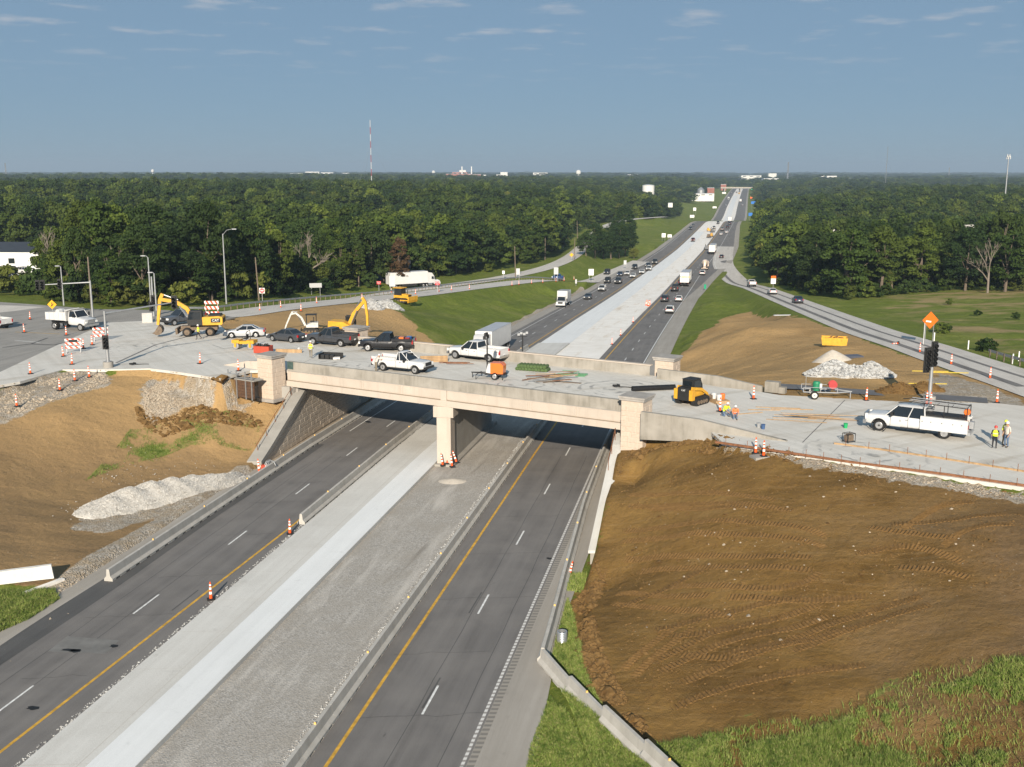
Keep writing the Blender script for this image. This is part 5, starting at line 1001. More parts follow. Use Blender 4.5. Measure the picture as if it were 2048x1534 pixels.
def mini_excavator():
    r = thing('mini_excavator'); W_ = mat('dull_white_metal', (.55, .55, .53), .5, var=.2, scale=3)
    for s in (-1, 1): track(r, -.8, .8, s*.6, .32, .25)
    m = MB(); m.box((0, 0, .55), (1.2, 1.0, .2)); m.box((1.3, 0, .3), (.1, 1.5, .35)); m.build('undercarriage', M_BLK, r); m = MB(); m.prism([(-1.0, .7), (.6, .7), (.6, 1.0), (-.2, 1.35), (-1.0, 1.35)], -.7, .7); m.build('upper_body', W_, r)
    m = MB()
    for x in (-.75, .55):
        for s in (-1, 1): m.tube([(x, s*.6, 1.0), (x, s*.6, 2.35)], .035)
    m.box((-.1, 0, 2.38), (1.5, 1.35, .07)); m.build('canopy', M_BLK, r); m = MB(); m.box((-.2, 0, 1.45), (.5, .5, .12)); m.box((-.42, 0, 1.75), (.1, .5, .55)); m.build('seat', M_BLK, r)
    m = MB(); link(m, [(.7, .9), (1.2, 2.0), (1.9, 2.6), (2.5, 2.5)], .22, .28, .22); m.build('boom', W_, r); m = MB(); link(m, [(2.35, 2.8), (2.6, 2.4), (3.2, 1.1), (3.4, .5)], .18, .22, .16); m.build('stick', W_, r); m = MB(); m.cyl((.9, 0, .9), (1.7, 0, 2.2), .05); m.cyl((1.7, 0, 2.75), (2.4, 0, 2.85), .045); m.build('hydraulic_ram', M_HYD, r); bucket('bucket', r, M_BLK, 3.35, .35, .3, .5, .2); return r
g3 = on_ground(622, 664); e3 = mini_excavator(); e3.location = g3; e3.rotation_euler = (0, 0, math.radians(188)); tag(e3, 'small white mini excavator with black canopy on the bare earth', 'excavator')
def bulldozer():
    r = thing('bulldozer'); Y = M_YELM
    for s in (-1, 1): track(r, -1.2, 1.2, s*.95, .55, .42)
    m = MB(); m.prism([(-1.7, .7), (1.6, .7), (1.6, 1.5), (.3, 1.65), (-1.7, 1.4)], -.65, .65); m.box((0, 0, .55), (2.4, 1.2, .4)); m.build('hull', Y, r); m = MB(); m.box((1.62, 0, 1.1), (.04, 1.0, .7)); m.build('radiator_grille', M_BLK, r)
    m = MB(); m.prism([(-1.5, 1.4), (.2, 1.4), (.1, 2.7), (-1.4, 2.7)], -.8, .8); m.build('cab', M_BLK, r); m = MB(); m.box((-.65, 0, 2.78), (2.0, 1.8, .12)); m.build('cab_roof', Y, r); m = MB(); m.prism([(-1.35, 1.75), (.1, 1.75), (.02, 2.6), (-1.3, 2.6)], -.82, .82); m.build('cab_window', M_GLASS, r)
    m = MB(); m.prism([(2.05, .1), (2.2, .5), (2.15, 1.1), (2.3, 1.25), (2.4, 1.2), (2.35, .5), (2.25, .08)], -1.6, 1.6); m.build('dozer_blade', Y, r); m = MB()
    for s in (-1, 1): m.box((1.2, s*1.3, .5), (2.0, .14, .2)); m.cyl((1.0, s*.4, 1.2), (2.1, s*.5, .9), .06)
    m.build('push_arm', Y, r); m = MB(); m.cyl((.9, .3, 1.6), (.9, .3, 2.3), .06); m.build('exhaust', M_BLK, r); return r
g3 = on_ground(806, 604); bd = bulldozer(); bd.location = g3; bd.rotation_euler = (0, 0, math.radians(-28)); tag(bd, 'yellow bulldozer parked beside a grey rock heap on the left ramp', 'bulldozer')
def track_loader():
    r = thing('track_loader'); Y = M_YELM
    for s in (-1, 1): track(r, -.85, .75, s*.78, .42, .34)
    m = MB(); m.prism([(-1.35, .45), (.8, .45), (.8, 1.0), (-.6, 1.2), (-1.35, 1.25)], -.58, .58); m.build('hull', Y, r)
    for s in (-1, 1): m = MB(); m.box((-1.3, s*.74, .95), (.4, .32, .85)); m.build('rear_post', Y, r)
    m = MB(); m.prism([(-1.45, .45), (-1.42, 1.5), (-.8, 1.55), (-.8, .45)], -.57, .57); rd = m.build('rear_door', M_BLK, r); o = obj('lettering', text_mesh('CAT', .2, M_CATT), rd); o.location = (-1.475, 0, 1.3); o.rotation_euler = (math.pi/2, 0, -math.pi/2)
    m = MB(); m.prism([(-.85, 1.1), (.75, .9), (.65, 1.6), (.35, 2.1), (-.85, 2.1)], -.5, .5); c = m.build('cab', M_BLK, r); m = MB(); m.box((-.25, 0, 2.13), (1.25, 1.05, .06)); m.build('cab_roof', M_BLK, c); m = MB(); m.box((-.87, 0, 1.8), (.03, .8, .4)); m.prism([(-.6, 1.5), (.5, 1.4), (.3, 2.0), (-.6, 2.0)], -.515, .515); m.build('cab_window', M_GLASS, c)
    for s in (-1, 1): m = MB(); link(m, [(-1.25, 1.5), (.2, 1.25), (1.1, .75), (1.35, .3)], .14, .26, .2); m.v = [(v[0], v[1]+s*.68, v[2]) for v in m.v]; m.build('lift_arm', Y, r); m = MB(); m.box((-1.42, s*.74, 1.28), (.06, .14, .16)); m.build('taillight', M_TAIL, r)
    bucket('bucket', r, M_MUD, 1.7, .42, .4, 1.9, math.radians(60)); return r
p = at_deck(1385, 806); tl = track_loader(); tl.location = p; tl.rotation_euler = (0, 0, math.radians(48)); tag(tl, 'yellow and black compact track loader at the end of the deck', 'loader')
def roller():
    r = thing('road_roller'); Y = M_YELM
    for x in (-.85, .85): m = MB(); m.lathe([(.3, -.55), (.36, -.5), (.36, .5), (.3, .55)], 18, (x, 0, .36), 'Y'); m.build('drum', M_STEEL, r, True)
    m = MB()
    for x in (-.85, .85): m.box((x, 0, .85), (.85, 1.15, .35)); m.box((x, .62, .5), (.25, .06, .5)); m.box((x, -.62, .5), (.25, .06, .5))
    m.box((0, 0, .75), (.9, .9, .3)); m.build('hull', Y, r); m = MB(); m.box((-.15, 0, 1.15), (.45, .5, .1)); m.box((-.35, 0, 1.4), (.1, .5, .45)); m.build('seat', M_BLK, r); m = MB(); m.tube([(-.45, -.5, .9), (-.45, -.5, 1.95), (-.45, .5, 1.95), (-.45, .5, .9)], .045); m.build('roll_bar', M_BLK, r); m = MB(); m.tube([(.35, 0, .95), (.2, 0, 1.35)], .03); m.lathe([(.17, -.02), (.17, .02)], 10, (.18, 0, 1.36)); m.build('steering_wheel', M_BLK, r); return r
p = at_deck(490, 697.5); ro = roller(); ro.location = p; ro.rotation_euler = (0, 0, math.radians(170)); tag(ro, 'small yellow tandem road roller with a black roll bar', 'roller')
def light_tower():
    r = thing('light_tower'); m = MB(); m.prism([(-.9, .55), (-.95, 1.3), (-.7, 1.55), (.3, 1.55), (.3, .55)], -.55, .55); m.build('engine_housing', PAINT['orange'], r, False); m = MB(); m.prism([(.3, .55), (.3, 1.5), (.55, 1.4), (.75, .6)], -.5, .5); m.build('front_housing', PAINT['white'], r); m = MB(); m.tube([(.6, -.4, .5), (2.3, 0, .5)], .05); m.tube([(.6, .4, .5), (2.3, 0, .5)], .05); m.box((-.1, 0, .48), (1.9, 1.1, .1)); m.tube([(2.2, 0, .5), (2.2, 0, 0)], .04); m.tube([(1.6, -.9, .45), (1.6, .9, .45)], .035)
    for s in (-1, 1): m.tube([(1.6, s*.9, .45), (1.6, s*.9, 0)], .03); m.tube([(-.9, s*.7, .45), (-.9, s*.7, 0)], .03)
    m.build('frame', M_BLK, r)
    for s in (-1, 1): wheel(r, -.15, s*.68, .33, .2)
    m = MB(); m.tube([(.75, 0, .5), (.75, 0, 3.9)], .07); m.tube([(.75, -.6, 3.75), (.75, .6, 3.75)], .04); m.build('mast', M_BLK, r)
    for y in (-.55, -.2, .2, .55): m = MB(); m.box((.85, y, 3.9 + (.25 if abs(y) < .4 else 0)), (.2, .3, .3)); m.build('flood_lamp', M_BLK, r)
    m = MB(); m.box((.8, .3, 2.1), (.2, .3, .35)); m.build('winch', M_BLK, r); return r
p = at_deck(990, 757); lt = light_tower(); lt.location = p; lt.rotation_euler = (0, 0, math.radians(165)); tag(lt, 'orange and white light tower trailer with a black mast on the deck', 'light tower')
lm = thing('flood_light_mast', 'flood light mast on the median just beyond the overpass, lamps above the parapet', 'light tower', hw(-6.0, 122)); m = MB(); m.tube([(0, 0, 0), (0, 0, 7.6)], .08); m.tube([(-.5, 0, 7.5), (.5, 0, 7.5)], .04); m.box((0, 0, .5), (1.0, 1.6, .9)); m.build('mast', M_BLK, lm)
for x, z in ((-.45, 7.75), (-.15, 7.9), (.2, 7.8), (.5, 7.95)): m = MB(); m.box((x, -.1, z), (.28, .2, .26)); m.build('flood_lamp', M_STEEL, lm)
def util_trailer():
    r = thing('utility_trailer'); m = MB(); m.tube([(-1.5, -.75, .6), (1.3, -.75, .6), (2.6, 0, .6), (1.3, .75, .6), (-1.5, .75, .6), (-1.5, -.75, .6)], .05)
    for x in (-1.5, -.6, .4, 1.3): m.tube([(x, -.75, .6), (x, .75, .6)], .04)
    for x, y in ((-1.5, -.75), (-1.5, .75), (1.3, -.75), (1.3, .75), (-.1, -.75), (-.1, .75)): m.tube([(x, y, .6), (x, y, 1.0)], .03)
    m.tube([(-1.5, -.75, 1.0), (1.3, -.75, 1.0)], .025); m.tube([(-1.5, .75, 1.0), (1.3, .75, 1.0)], .025); m.tube([(2.5, 0, .6), (2.5, 0, 0)], .04); m.tube([(-1.2, .3, .6), (-1.2, .3, 1.9)], .02); m.build('frame', M_GREYM, r)
    for s in (-1, 1): wheel(r, -.6, s*.9, .36, .2, mat('pale_rim', (.6, .58, .53)))
    m = MB(); m.lathe([(.3, .62), (.32, .7), (.32, 1.25), (.26, 1.4), (.1, 1.42)], 14, (-.35, 0, 0)); m.build('tank', mat('green_tank', (.02, .2, .1), .5), r); m = MB(); m.box((-.02, -.15, 1.0), (.2, .3, .5)); m.build('pump', PAINT['white'], r); m = MB(); m.lathe([(.35, -.2), (.37, -.18), (.2, -.15), (.2, .15), (.37, .18), (.35, .2)], 14, (1.0, 0, 1.15), 'Y'); m.build('hose_reel', mat('red_reel', (.4, .05, .05)), r); return r
p = at_deck(1640, 795); ut = util_trailer(); ut.location = p; ut.rotation_euler = (0, 0, math.radians(-8)); tag(ut, 'grey tool trailer with a green tank and red hose reel', 'trailer')
# dumpster
dm = thing('waste_skip', 'yellow open waste skip full of scrap on the bare slope', 'skip', on_ground(1668, 691), math.radians(-15)); m = MB()
for s in (-1, 1): m.prism([(-2.0, .15), (2.0, .15), (2.2, 1.35), (-2.2, 1.35)], s*1.0-.05, s*1.0+.05); m.box((s*2.05, 0, .75), (.1, 2.0, 1.2), ry=s*.16)
m.box((0, 0, .2), (4, 2, .1))
for x in (-1.4, -.5, .5, 1.4): m.box((x, -1.07, .75), (.1, .06, 1.15))
m.build('skip_body', M_YELM, dm); dm.scale = (.72, .85, .8); m = MB()
for k in range(26): m.box((random.uniform(-1.7, 1.7), random.uniform(-.75, .75), 1.15+random.uniform(-.1, .2)), (random.uniform(.3, 1.2), .1, .08), rz=random.uniform(0, 3), ry=random.uniform(-.3, .3))
m.build('scrap', M_RUST, dm)
# ------------------------------------------------------------------ cones, barricades
cp = MB(); cp.lathe([(.11, .04), (.105, .1), (.075, .55), (.055, 1.05), (.03, 1.1), (.03, 1.16)], 10)
CONE = cp.mesh('cone_body', mat('safety_orange', (.78, .1, .015), .5, var=.06)); cb = MB(); cb.box((0, 0, .025), (.46, .46, .05), rz=.4); cb.lathe([(.2, .05), (.12, .09)], 8); CBASE = cb.mesh('base', M_BLK)
BAND = []
for z0, z1 in ((.36, .52), (.66, .8), (.9, 1.0)):
    f_ = lambda z: .105-(z-.1)*.0505+.004; b = MB(); b.lathe([(f_(z0), z0), (f_(z1), z1)], 10, caps=False); BAND.append(b.mesh('reflective_band', mat('white_reflective', (.82, .82, .8), .4, var=0)))
CPROTO = None
def cone(loc, label, grp=None, tilt=(0, 0), s=1.):
    global CPROTO
    if CPROTO is None:
        r = thing('traffic_cone'); obj('cone_body', CONE, r); obj('base', CBASE, r)
        for b in BAND: obj('reflective_band', b, r)
        CPROTO = r
    else: r = copy_tree(CPROTO)
    if 'group' in r: del r['group']
    r.location = loc; r.rotation_euler = (tilt[0], tilt[1], random.uniform(0, 6)); r.scale = (s, s, s); return tag(r, label, 'cone', grp)
def deckp(u, v): return at_deck(u, v)
def cones(L, where, frm, grp, f=on_ground):
    for k, (u, v) in enumerate(L):
        p = f(u, v); cone((p[0], p[1], p[2]+.02), f'{ORD[k]} cone {where}, counting from {frm}', grp, (random.uniform(-.05, .05), random.uniform(-.05, .05)))
cones([(60,639),(49,665),(133,670.5),(184.5,690),(167,697.5),(127,713),(144,729),(61,748)], 'at the left intersection', 'the top', 'cones round the left intersection', at_deck)
cones([(179,755),(150,762),(120,781),(34,813)], 'along the rubble verge', 'the signal pole', 'cones on the left verge')
cones([(400,727.5),(477,742)], 'near the left stone pylon', 'the signal pole', 'cones by the left pylon', at_deck)
cones([(519.6,621.5),(561.7,615.5),(602,623),(633.6,607),(723.8,599),(782.6,585.5),(831,589),(878,584),(902.7,581),(939,578.5),(1024,571.7),(1038,570),(1063,567.6),(1085.5,566),(1112,564),(1128,562.5),(1148,559.7)], 'lining the left ramp', 'the excavator', 'cones lining the left ramp')
cones([(1224,689.4),(1241,671.6),(1266,645)], 'on the far median beside the yellow line', 'the overpass', 'cones on the far median', lambda u, v: (*on_highway(u, v), float(hz(on_highway(u, v)[1]))))
cones([(1732,801.7),(1839.5,705),(1902,729.7),(1979.6,757.6)], 'round the right corner of the crossroad', 'the dark path', 'cones on the right corner')
for u, v, lb in [(422,1199,'orange and white post cone beside the yellow line, nearest to the camera'),(580,1068,'orange and white post cone at the front end of a barrier run'),(1440,823,'orange cone beside the kneeling workers'),(1507,798,'orange and white cone standing behind the parapet end block'),(1993.6,805.5,'plain orange cone at the right photo edge')]:
    q = at_z(u, v, 0) if u < 600 else at_deck(u, v); cone((q[0], q[1], (.0 if u < 600 else q[2])+.01), lb)
for k, (u, v, t) in enumerate([(886.6,931.6,(-.1,.1)),(895,928,(.12,-.2)),(905,934,(0,.1)),(914,926,(.15,.35))]):
    x, y = at_z(u, v, .0); cone((x, y-.55, .2), f'{ORD[k]} cone of the cluster at the foot of the pier, counting from the slab', 'cones at the pier', t)
for k, (u, v) in enumerate([(1511,910),(1527,916)]): p = on_ground(u, v); cone((p[0], p[1], p[2]+.12), f'{ORD[k]} of two cones on a block atop the bare slope', 'cones on the slope block')
sb_ = on_ground(1519, 916); m = MB(); m.box((0, 0, .06), (1.1, .9, .2), rz=.3); o = m.build('concrete_block', M_CON); o.location = sb_; tag(o, 'broken concrete block carrying two cones on the slope top', 'block')
for k, (u, v) in enumerate([(1861,812),(1853,809)]): p = at_deck(u, v); cone((p[0], p[1], p[2]+.02), f'{ORD[k]} of two cones at the foot of the right signal pole', 'cones at the right pole')
p = on_ground(1139, 1150); cone((p[0], p[1], p[2]+.05), 'tilted cone wedged between the right barrier and the verge', None, (.2, .35)); p = on_ground(519, 946); cone((p[0], p[1], p[2]+.02), 'faded orange cone at the foot of the left wing wall', None, (.1, 0), 1.1)
p = on_ground(1796, 689); cone((p[0], p[1], p[2]+.15), 'fallen cone lying on the right ramp', None, (1.5, 0))
a = NT('barricade_stripes', .6, .3); w = a.N.new('ShaderNodeTexWave'); w.bands_direction = 'DIAGONAL'; w.inputs['Scale'].default_value = 1.1; tcb = a.N.new('ShaderNodeTexCoord'); a.L.new(tcb.outputs['Object'], w.inputs['Vector']); a.color(a.mix(a.ramp(w.outputs['Fac'], .48, .52), (.75, .75, .73), (.72, .08, .03))); M_STR = a.m
def barricade(u, v, rz, label, f=at_deck, w=1.7, plate=False):
    p = f(u, v); r = thing('barricade', label, 'barricade', p, rz); m = MB()
    for s in (-1, 1): m.box((s*w*.42, 0, .8), (.06, .06, 1.6)); m.box((s*w*.42, 0, .03), (.08, 1.1, .06))
    m.build('frame', PAINT['white'], r)
    for z in (.6, 1.02, 1.44): m = MB(); m.box((0, -.05, z), (w, .03, .24)); m.build('rail', M_STR, r)
    if plate: m = MB(); m.box((0, -.08, 1.3), (.9, .02, .3)); m.build('sign_plate', M_BLK, r)
    return r
barricade(148, 705, .25, 'striped barricade with a black plate among cones', plate=True); barricade(202, 681, .35, 'striped barricade beside the left signal pole'); p = barricade(425, 641, .05, 'striped barricade showing above the wheeled excavator', w=1.9); p.scale = (1, 1, 1.7)
# ------------------------------------------------------------------ signals, poles, signs, guardrails
def sig_head(parent, x, y, z, rz, n=3):
    h = .36*n+.12; o = MB(); o.box((0, 0, 0), (.36, .22, h)); o.box((0, .03, 0), (.62, .02, h+.22))
    for k in range(n): o.lathe([(.15, 0), (.15, -.24)], 10, (0, -.11, h/2-.24-.36*k), 'Y', caps=False)
    b = o.build('signal_head', M_BLK, parent); b.location = (x, y, z); b.rotation_euler = (0, 0, rz); m = MB()
    for k in range(n): m.lathe([(.02, -.115), (.13, -.115)], 10, (0, 0, h/2-.24-.36*k), 'Y')
    m.build('lens', mat('dark_lens', (.03, .03, .03), .2, var=0), b); return b
def signal_pole(base, h, arm_to, label, heads, found=True, poleheads=()):
    r = thing('traffic_signal', label, 'traffic signal', base); m = MB(); m.cyl((0, 0, .6 if found else 0), (0, 0, h), .17, .11, 12); m.cyl((0, 0, .6 if found else 0), (0, 0, .66 if found else .06), .3, n=12); m.build('pole', M_STEEL, r, True)
    if found: m = MB(); m.cyl((0, 0, -1.2), (0, 0, .6), .5, n=16); m.build('foundation', M_CON, r, True)
    if arm_to:
        v = Vector(arm_to)-Vector((base[0], base[1], base[2])); m = MB(); m.cyl((0, 0, h-.25), tuple(v), .11, .06, 10); m.build('mast_arm', M_STEEL, r, True); st = Vector((0, 0, h-.25))
        for t, n in heads: q = st+(v-st)*t; sig_head(r, q.x, q.y-.2, q.z, 0, n)
    for z, x, n in poleheads: sig_head(r, x, -.3, z, .2, n)
    return r
b0 = at_deck(217, 735); signal_pole(b0, 5.7, (-34.9, 109.6, 12.6), 'steel signal pole with a long bare mast arm on a round concrete base', [(.97, 3)], True, [(2.6, .0, 3)])
b0 = at_deck(186, 636); t0 = at_z(84, 583, b0[2]+5.2); signal_pole(b0, 5.3, (b0[0]-7.5, b0[1]-.5, b0[2]+4.7), 'steel signal pole with its mast arm over the far left road', [(.95, 3), (.86, 3), (.55, 3)], False)
b0 = at_deck(1858, 806); signal_pole(b0, 4.9, None, 'steel signal pole with two black five-lamp heads at the right corner', [], True, [(4.2, .0, 5), (3.7, -.55, 5)])
b0 = at_deck(308, 632); signal_pole(b0, 5.6, None, 'slim grey pole carrying black signal heads behind the island', [], False, [(2.3, .1, 3), (1.4, -.2, 3)])
p = at_deck(295, 645); m = MB(); m.box((0, 0, .65), (1.3, .6, 1.3)); r = thing('signal_cabinet', 'pale grey signal cabinet on the concrete island', 'cabinet', p, .3); m.build('cabinet_body', mat('pale_cabinet', (.5, .48, .45)), r); m = MB(); m.box((0, -.31, .65), (1.1, .03, 1.1)); m.build('cabinet_door', mat('pale_cabinet', (.5, .48, .45)), r)
def lamp_post(base, h, arm, label, two=False):
    r = thing('lamp_post', label, 'lamp post', base); m = MB(); m.cyl((0, 0, 0), (0, 0, h), .16, .09, 10); m.build('pole', M_STEEL, r, True); m = MB(); m.tube([(0, 0, h-.2), (arm*.4, 0, h+.55*abs(arm)/1.6), (arm, 0, h+.75*abs(arm)/1.6)], .05); m.build('arm', M_STEEL, r); m = MB(); m.box((arm+.25*(1 if arm > 0 else -1), 0, h+.72*abs(arm)/1.6), (.7, .3, .14)); m.build('lamp_head', M_STEEL, r); return r
lamp_post(on_ground(453, 609), 11.8, 1.7, 'tall steel lamp post with a curved arm by the left ramp'); lamp_post(on_ground(128, 612), 6.5, -.3, 'short lamp post before the trees at the far left'); lamp_post(on_ground(303, 620), 8.2, -.5, 'slim lamp post left of its shorter twin'); lamp_post(on_ground(313, 622), 5.6, -.3, 'shorter lamp post beside a slim taller one')
def wood_pole(u, v, vt, label, lean=0., cross=False):
    p = on_ground(u, v); h = (v-vt)/FPX*math.hypot(p[1], 26)*1.02; r = thing('utility_pole', label, 'pole', p); r.rotation_euler = (0, lean, 0); m = MB(); m.cyl((0, 0, -.3), (0, 0, h), .16, .1, 8); m.build('pole', mat('old_pole_wood', (.17, .135, .105), .9, var=.2), r)
    if cross: m = MB(); m.box((0, 0, h-.6), (1.8, .1, .12)); m.build('crossarm', M_WOOD, r)
    return r
wood_pole(184, 622, 517, 'wooden utility pole behind the far left signal'); wood_pole(518, 600, 517, 'wooden utility pole behind the do not enter sign', -.04)
for k, (u, v, t) in enumerate(sorted([(878,548,505),(1031,558,494),(1090,520,474),(1135,491,457),(1155,477,443),(1173,458,430),(1148,520,479),(1201,438,402),(1212,436,401),(1221,430,399),(1232,428,399),(1241,426,402)])): wood_pole(u, v, t, f'{ORD[k]} thin pole along the frontage road, counting from the left', random.uniform(-.05, .05), k > 6).__setitem__('group', 'poles along the frontage road')
M_SIGNB = mat('sign_back_aluminium', (.45, .46, .47), .45, .5, var=.06); M_SGW = mat('sign_white', (.78, .78, .77), .5, var=.03); M_SGR = mat('sign_red', (.5, .02, .03), .5, var=.03); M_SGO = mat('sign_orange', (.85, .14, .01), .5, var=.04); M_SGY = mat('sign_yellow', (.8, .38, .01), .5, var=.04); M_SGG = mat('sign_green', (.0, .27, .14), .5, var=.04); M_SGB = mat('sign_blue', (.02, .15, .5), .5, var=.04)
def sign(u, v, w, h, zc_, label, m_, posts=1, diamond=False, text=None, tcol=None, rz=0., name='road_sign', base=None, size=.3):
    p = base or on_ground(u, v); r = thing(name, label, 'sign', p, rz); m = MB()
    for s in ((0,) if posts == 1 else (-.35, .35)): m.box((s*w, .05, zc_/2), (.07, .07, zc_))
    m.build('post', M_STEEL, r); m = MB()
    if diamond: m.box((0, 0, zc_), (w, .03, w), ry=math.pi/4)
    else: m.box((0, 0, zc_), (w, .03, h))
    q = m.build('panel', m_, r)
    if text:
        for i, t in enumerate(text.split('/')): o = obj('lettering', text_mesh(t, size, tcol or M_BLK), q); o.location = (0, -.022, zc_+(len(text.split('/'))-1)*size*.55-i*size*1.1); o.rotation_euler = (math.pi/2, 0, 0)
    return r
s1 = sign(106, 633, .95, .95, 1.75, 'orange diamond sign with a worker symbol at the left', M_SGY, 1, True); m = MB(); m.lathe([(.09, -.01), (.09, .01)], 10, (0, -.025, 1.98), 'Y'); m.box((0, -.025, 1.72), (.1, .01, .36)); m.box((.12, -.025, 1.72), (.08, .01, .4), ry=.6); m.box((-.1, -.025, 1.55), (.08, .01, .3), ry=.4); m.build('symbol', M_BLK, s1)
s2 = sign(525, 605, .95, .95, 2.1, 'square white sign with a red DO NOT ENTER disc', M_SGW, 1); m = MB(); m.lathe([(.42, -.01), (.42, .01)], 20, (0, -.025, 2.1), 'Y'); d = m.build('disc', M_SGR, s2); m = MB(); m.box((0, -.04, 2.1), (.6, .01, .12)); m.build('bar', M_SGW, d)
for t, z in (('DO NOT', 2.29), ('ENTER', 1.91)): o = obj('lettering', text_mesh(t, .15, M_SGW), d); o.location = (0, -.042, z); o.rotation_euler = (math.pi/2, 0, 0)
sign(632, 593, 2.6, .95, 2.4, 'wide blank back of a road sign among the trees', M_SIGNB, 2, rz=.2)
sign(758, 583, 1.0, .75, 2.1, 'red WRONG WAY sign left of the frontage truck', M_SGR, 1, text='WRONG/WAY', tcol=M_SGW, size=.26); sign(875, 585, 1.0, .75, 2.0, 'red WRONG WAY sign right of the frontage truck', M_SGR, 1, text='WRONG/WAY', tcol=M_SGW, size=.26)
sign(785, 588, 1.25, 2.2, 2.7, 'tall grey sign back before the frontage truck', M_SIGNB, 2); sign(1007, 558, .7, .95, 1.9, 'small white sign beside the frontage road', M_SGW, 1); sign(1036, 560, 1.0, 1.7, 2.3, 'grey sign back below a thin pole', M_SIGNB, 2); sign(1112, 563, 1.2, 1.9, 2.9, 'grey sign back above the blue pickup', M_SIGNB, 2)
sign(1182, 562, 1.6, 2.0, 2.8, 'white square sign at the ramp gore', M_SGW, 2); sign(1152, 572, .5, 1.2, 1.3, 'narrow pale marker sign near the gore', M_SIGNB, 1); sign(1250, 538, 1.0, 1.5, 2.4, 'grey sign back on the grass beside the left lanes', M_SIGNB, 2)
sign(1327, 483, 2.0, 2.1, 3.2, 'taller of two joined white signs on the green bank', M_SGW, 2); sign(1339, 483, 2.2, 1.5, 2.9, 'lower of two joined white signs on the green bank', M_SGW, 2); sign(1143, 521, 1.0, 1.0, 2.0, 'yellow sign at the bend of the frontage road', M_SGY, 1, True); sign(1126.5, 500, .9, .9, 1.6, 'white diamond sign back on the frontage verge', M_SGW, 1, True)
s3 = sign(1546, 577, 1.3, 1.5, 2.0, 'white sign with an orange top beside the right ramp', M_SGW, 1); m = MB(); m.box((0, -.02, 3.0), (1.3, .03, .7)); m.build('upper_panel', M_SGO, s3)
sign(1410, 581, .6, 1.3, 1.1, 'green mile marker on the right shoulder', M_SGG, 1); sg = sign(1857, 690, 1.5, 1.5, 3.1, 'big orange diamond sign facing away on two posts at the right ramp', M_SGO, 2, True, rz=.15); m = MB(); m.box((-.25, -.04, 2.95), (.7, .01, .18), ry=.15); m.build('tape', M_SGW, sg); m = MB(); m.box((-.7, .02, 1.6), (.08, .06, 3.2)); m.build('post', PAINT['white'], sg)
# far signs beside the highway
for o_, D, w, h, zz, mm, lb in [(25, 850, 5, 2.6, 6, M_SGG, 'green exit sign beside the far highway'), (18, 800, 4.2, 2.4, 5, M_SGB, 'blue service sign beside the far highway'), (18, 1250, 5, 3, 8, M_SGB, 'smaller blue sign farther up the highway'), (20, 1850, 8, 4, 7, M_SGG, 'green sign at the distant bridge'), (16, 1500, 3, 2.4, 4, M_SGO, 'orange sign up the far highway')]: sign(0, 0, w, h, zz, lb, mm, 2, base=hw(o_, D))
# far left billboards
for u, v, w, h, zz, lb in [(1384, 440, 4, 2.4, 3.4, 'white billboard on the far left verge, lowest one'), (1389, 430, 3, 3.2, 6, 'white billboard behind a lower one on the far left verge'), (1429, 420, 4.5, 2, 3, 'small white billboard on the far green verge'), (1448, 391, 6, 2.5, 4, 'tiny white billboard near the distant bridge')]: p = on_ground(u, v); sign(0, 0, w, h, zz, lb, M_SGW, 2, base=p)
def guardrail(Pth, off, a0, a1, label):
    Q = []
    for i in range(a0, a1):
        d = np.array(Pth[min(i+1, len(Pth)-1)][:2])-np.array(Pth[max(i-1, 0)][:2]); d /= np.linalg.norm(d); Q.append(Vector((Pth[i][0]+d[1]*off, Pth[i][1]-d[0]*off, Pth[i][2])))
    r = thing('guardrail', label, 'guardrail', Q[0]); o = Q[0]; m = MB(); secs = []
    for q in Q:
        b = q-o; secs.append([(b.x, b.y, b.z+.48), (b.x, b.y-.09, b.z+.54), (b.x, b.y-.02, b.z+.6), (b.x, b.y-.02, b.z+.66), (b.x, b.y-.09, b.z+.72), (b.x, b.y, b.z+.79), (b.x, b.y+.03, b.z+.79), (b.x, b.y+.03, b.z+.48)])
    m.loft(secs); m.build('rail', M_STEEL, r); pm_ = MB(); pm_.box((0, .1, .2), (.12, .16, 1.1)); pme = pm_.mesh('post', mat('old_pole_wood', (.17, .135, .105), .9, var=.2)); acc = 0
    for a_, b_ in zip(Q[:-1], Q[1:]):
        L = (b_-a_).length; t = -acc
        while t+1.9 < L: t += 1.9; c = obj('post', pme, r); c.location = a_+(b_-a_)*t/L-o
        acc = L-t
    return r
guardrail(RAMP_L, -4.3, 27, 79, 'long steel guardrail along the back edge of the left ramp'); guardrail(RAMP_R, 4.7, 2, 28, 'steel guardrail along the outer edge of the right ramp')
for k, (u, v) in enumerate([(1868,682),(1936,699),(2025,728),(2037,722)]): p = on_ground(u, v); m = MB(); m.box((0, 0, .55), (.12, .05, 1.1)); o = m.build('marker_post', M_SGW); o.location = p; tag(o, f'{ORD[k]} white marker post behind the right guardrail, counting from the orange sign', 'post', 'white marker posts')

for k, (x_, y_, c_) in enumerate([(-2.3, .3, 'red'), (-2.35, -.35, 'blue'), (-1.6, .1, 'orange')]):
    m = MB(); m.box((0, 0, .3), (.5, .55, .6)); q = m.build('cargo_box', PAINT[c_]); q.matrix_world = Matrix.Translation(bp_.location) @ Matrix.Rotation(bp_.rotation_euler.z, 4, 'Z') @ Matrix.Translation((x_, y_, .93)); tag(q, ['red box standing in the black pickup bed', 'blue box standing in the black pickup bed', 'orange box standing in the black pickup bed'][k], 'box')
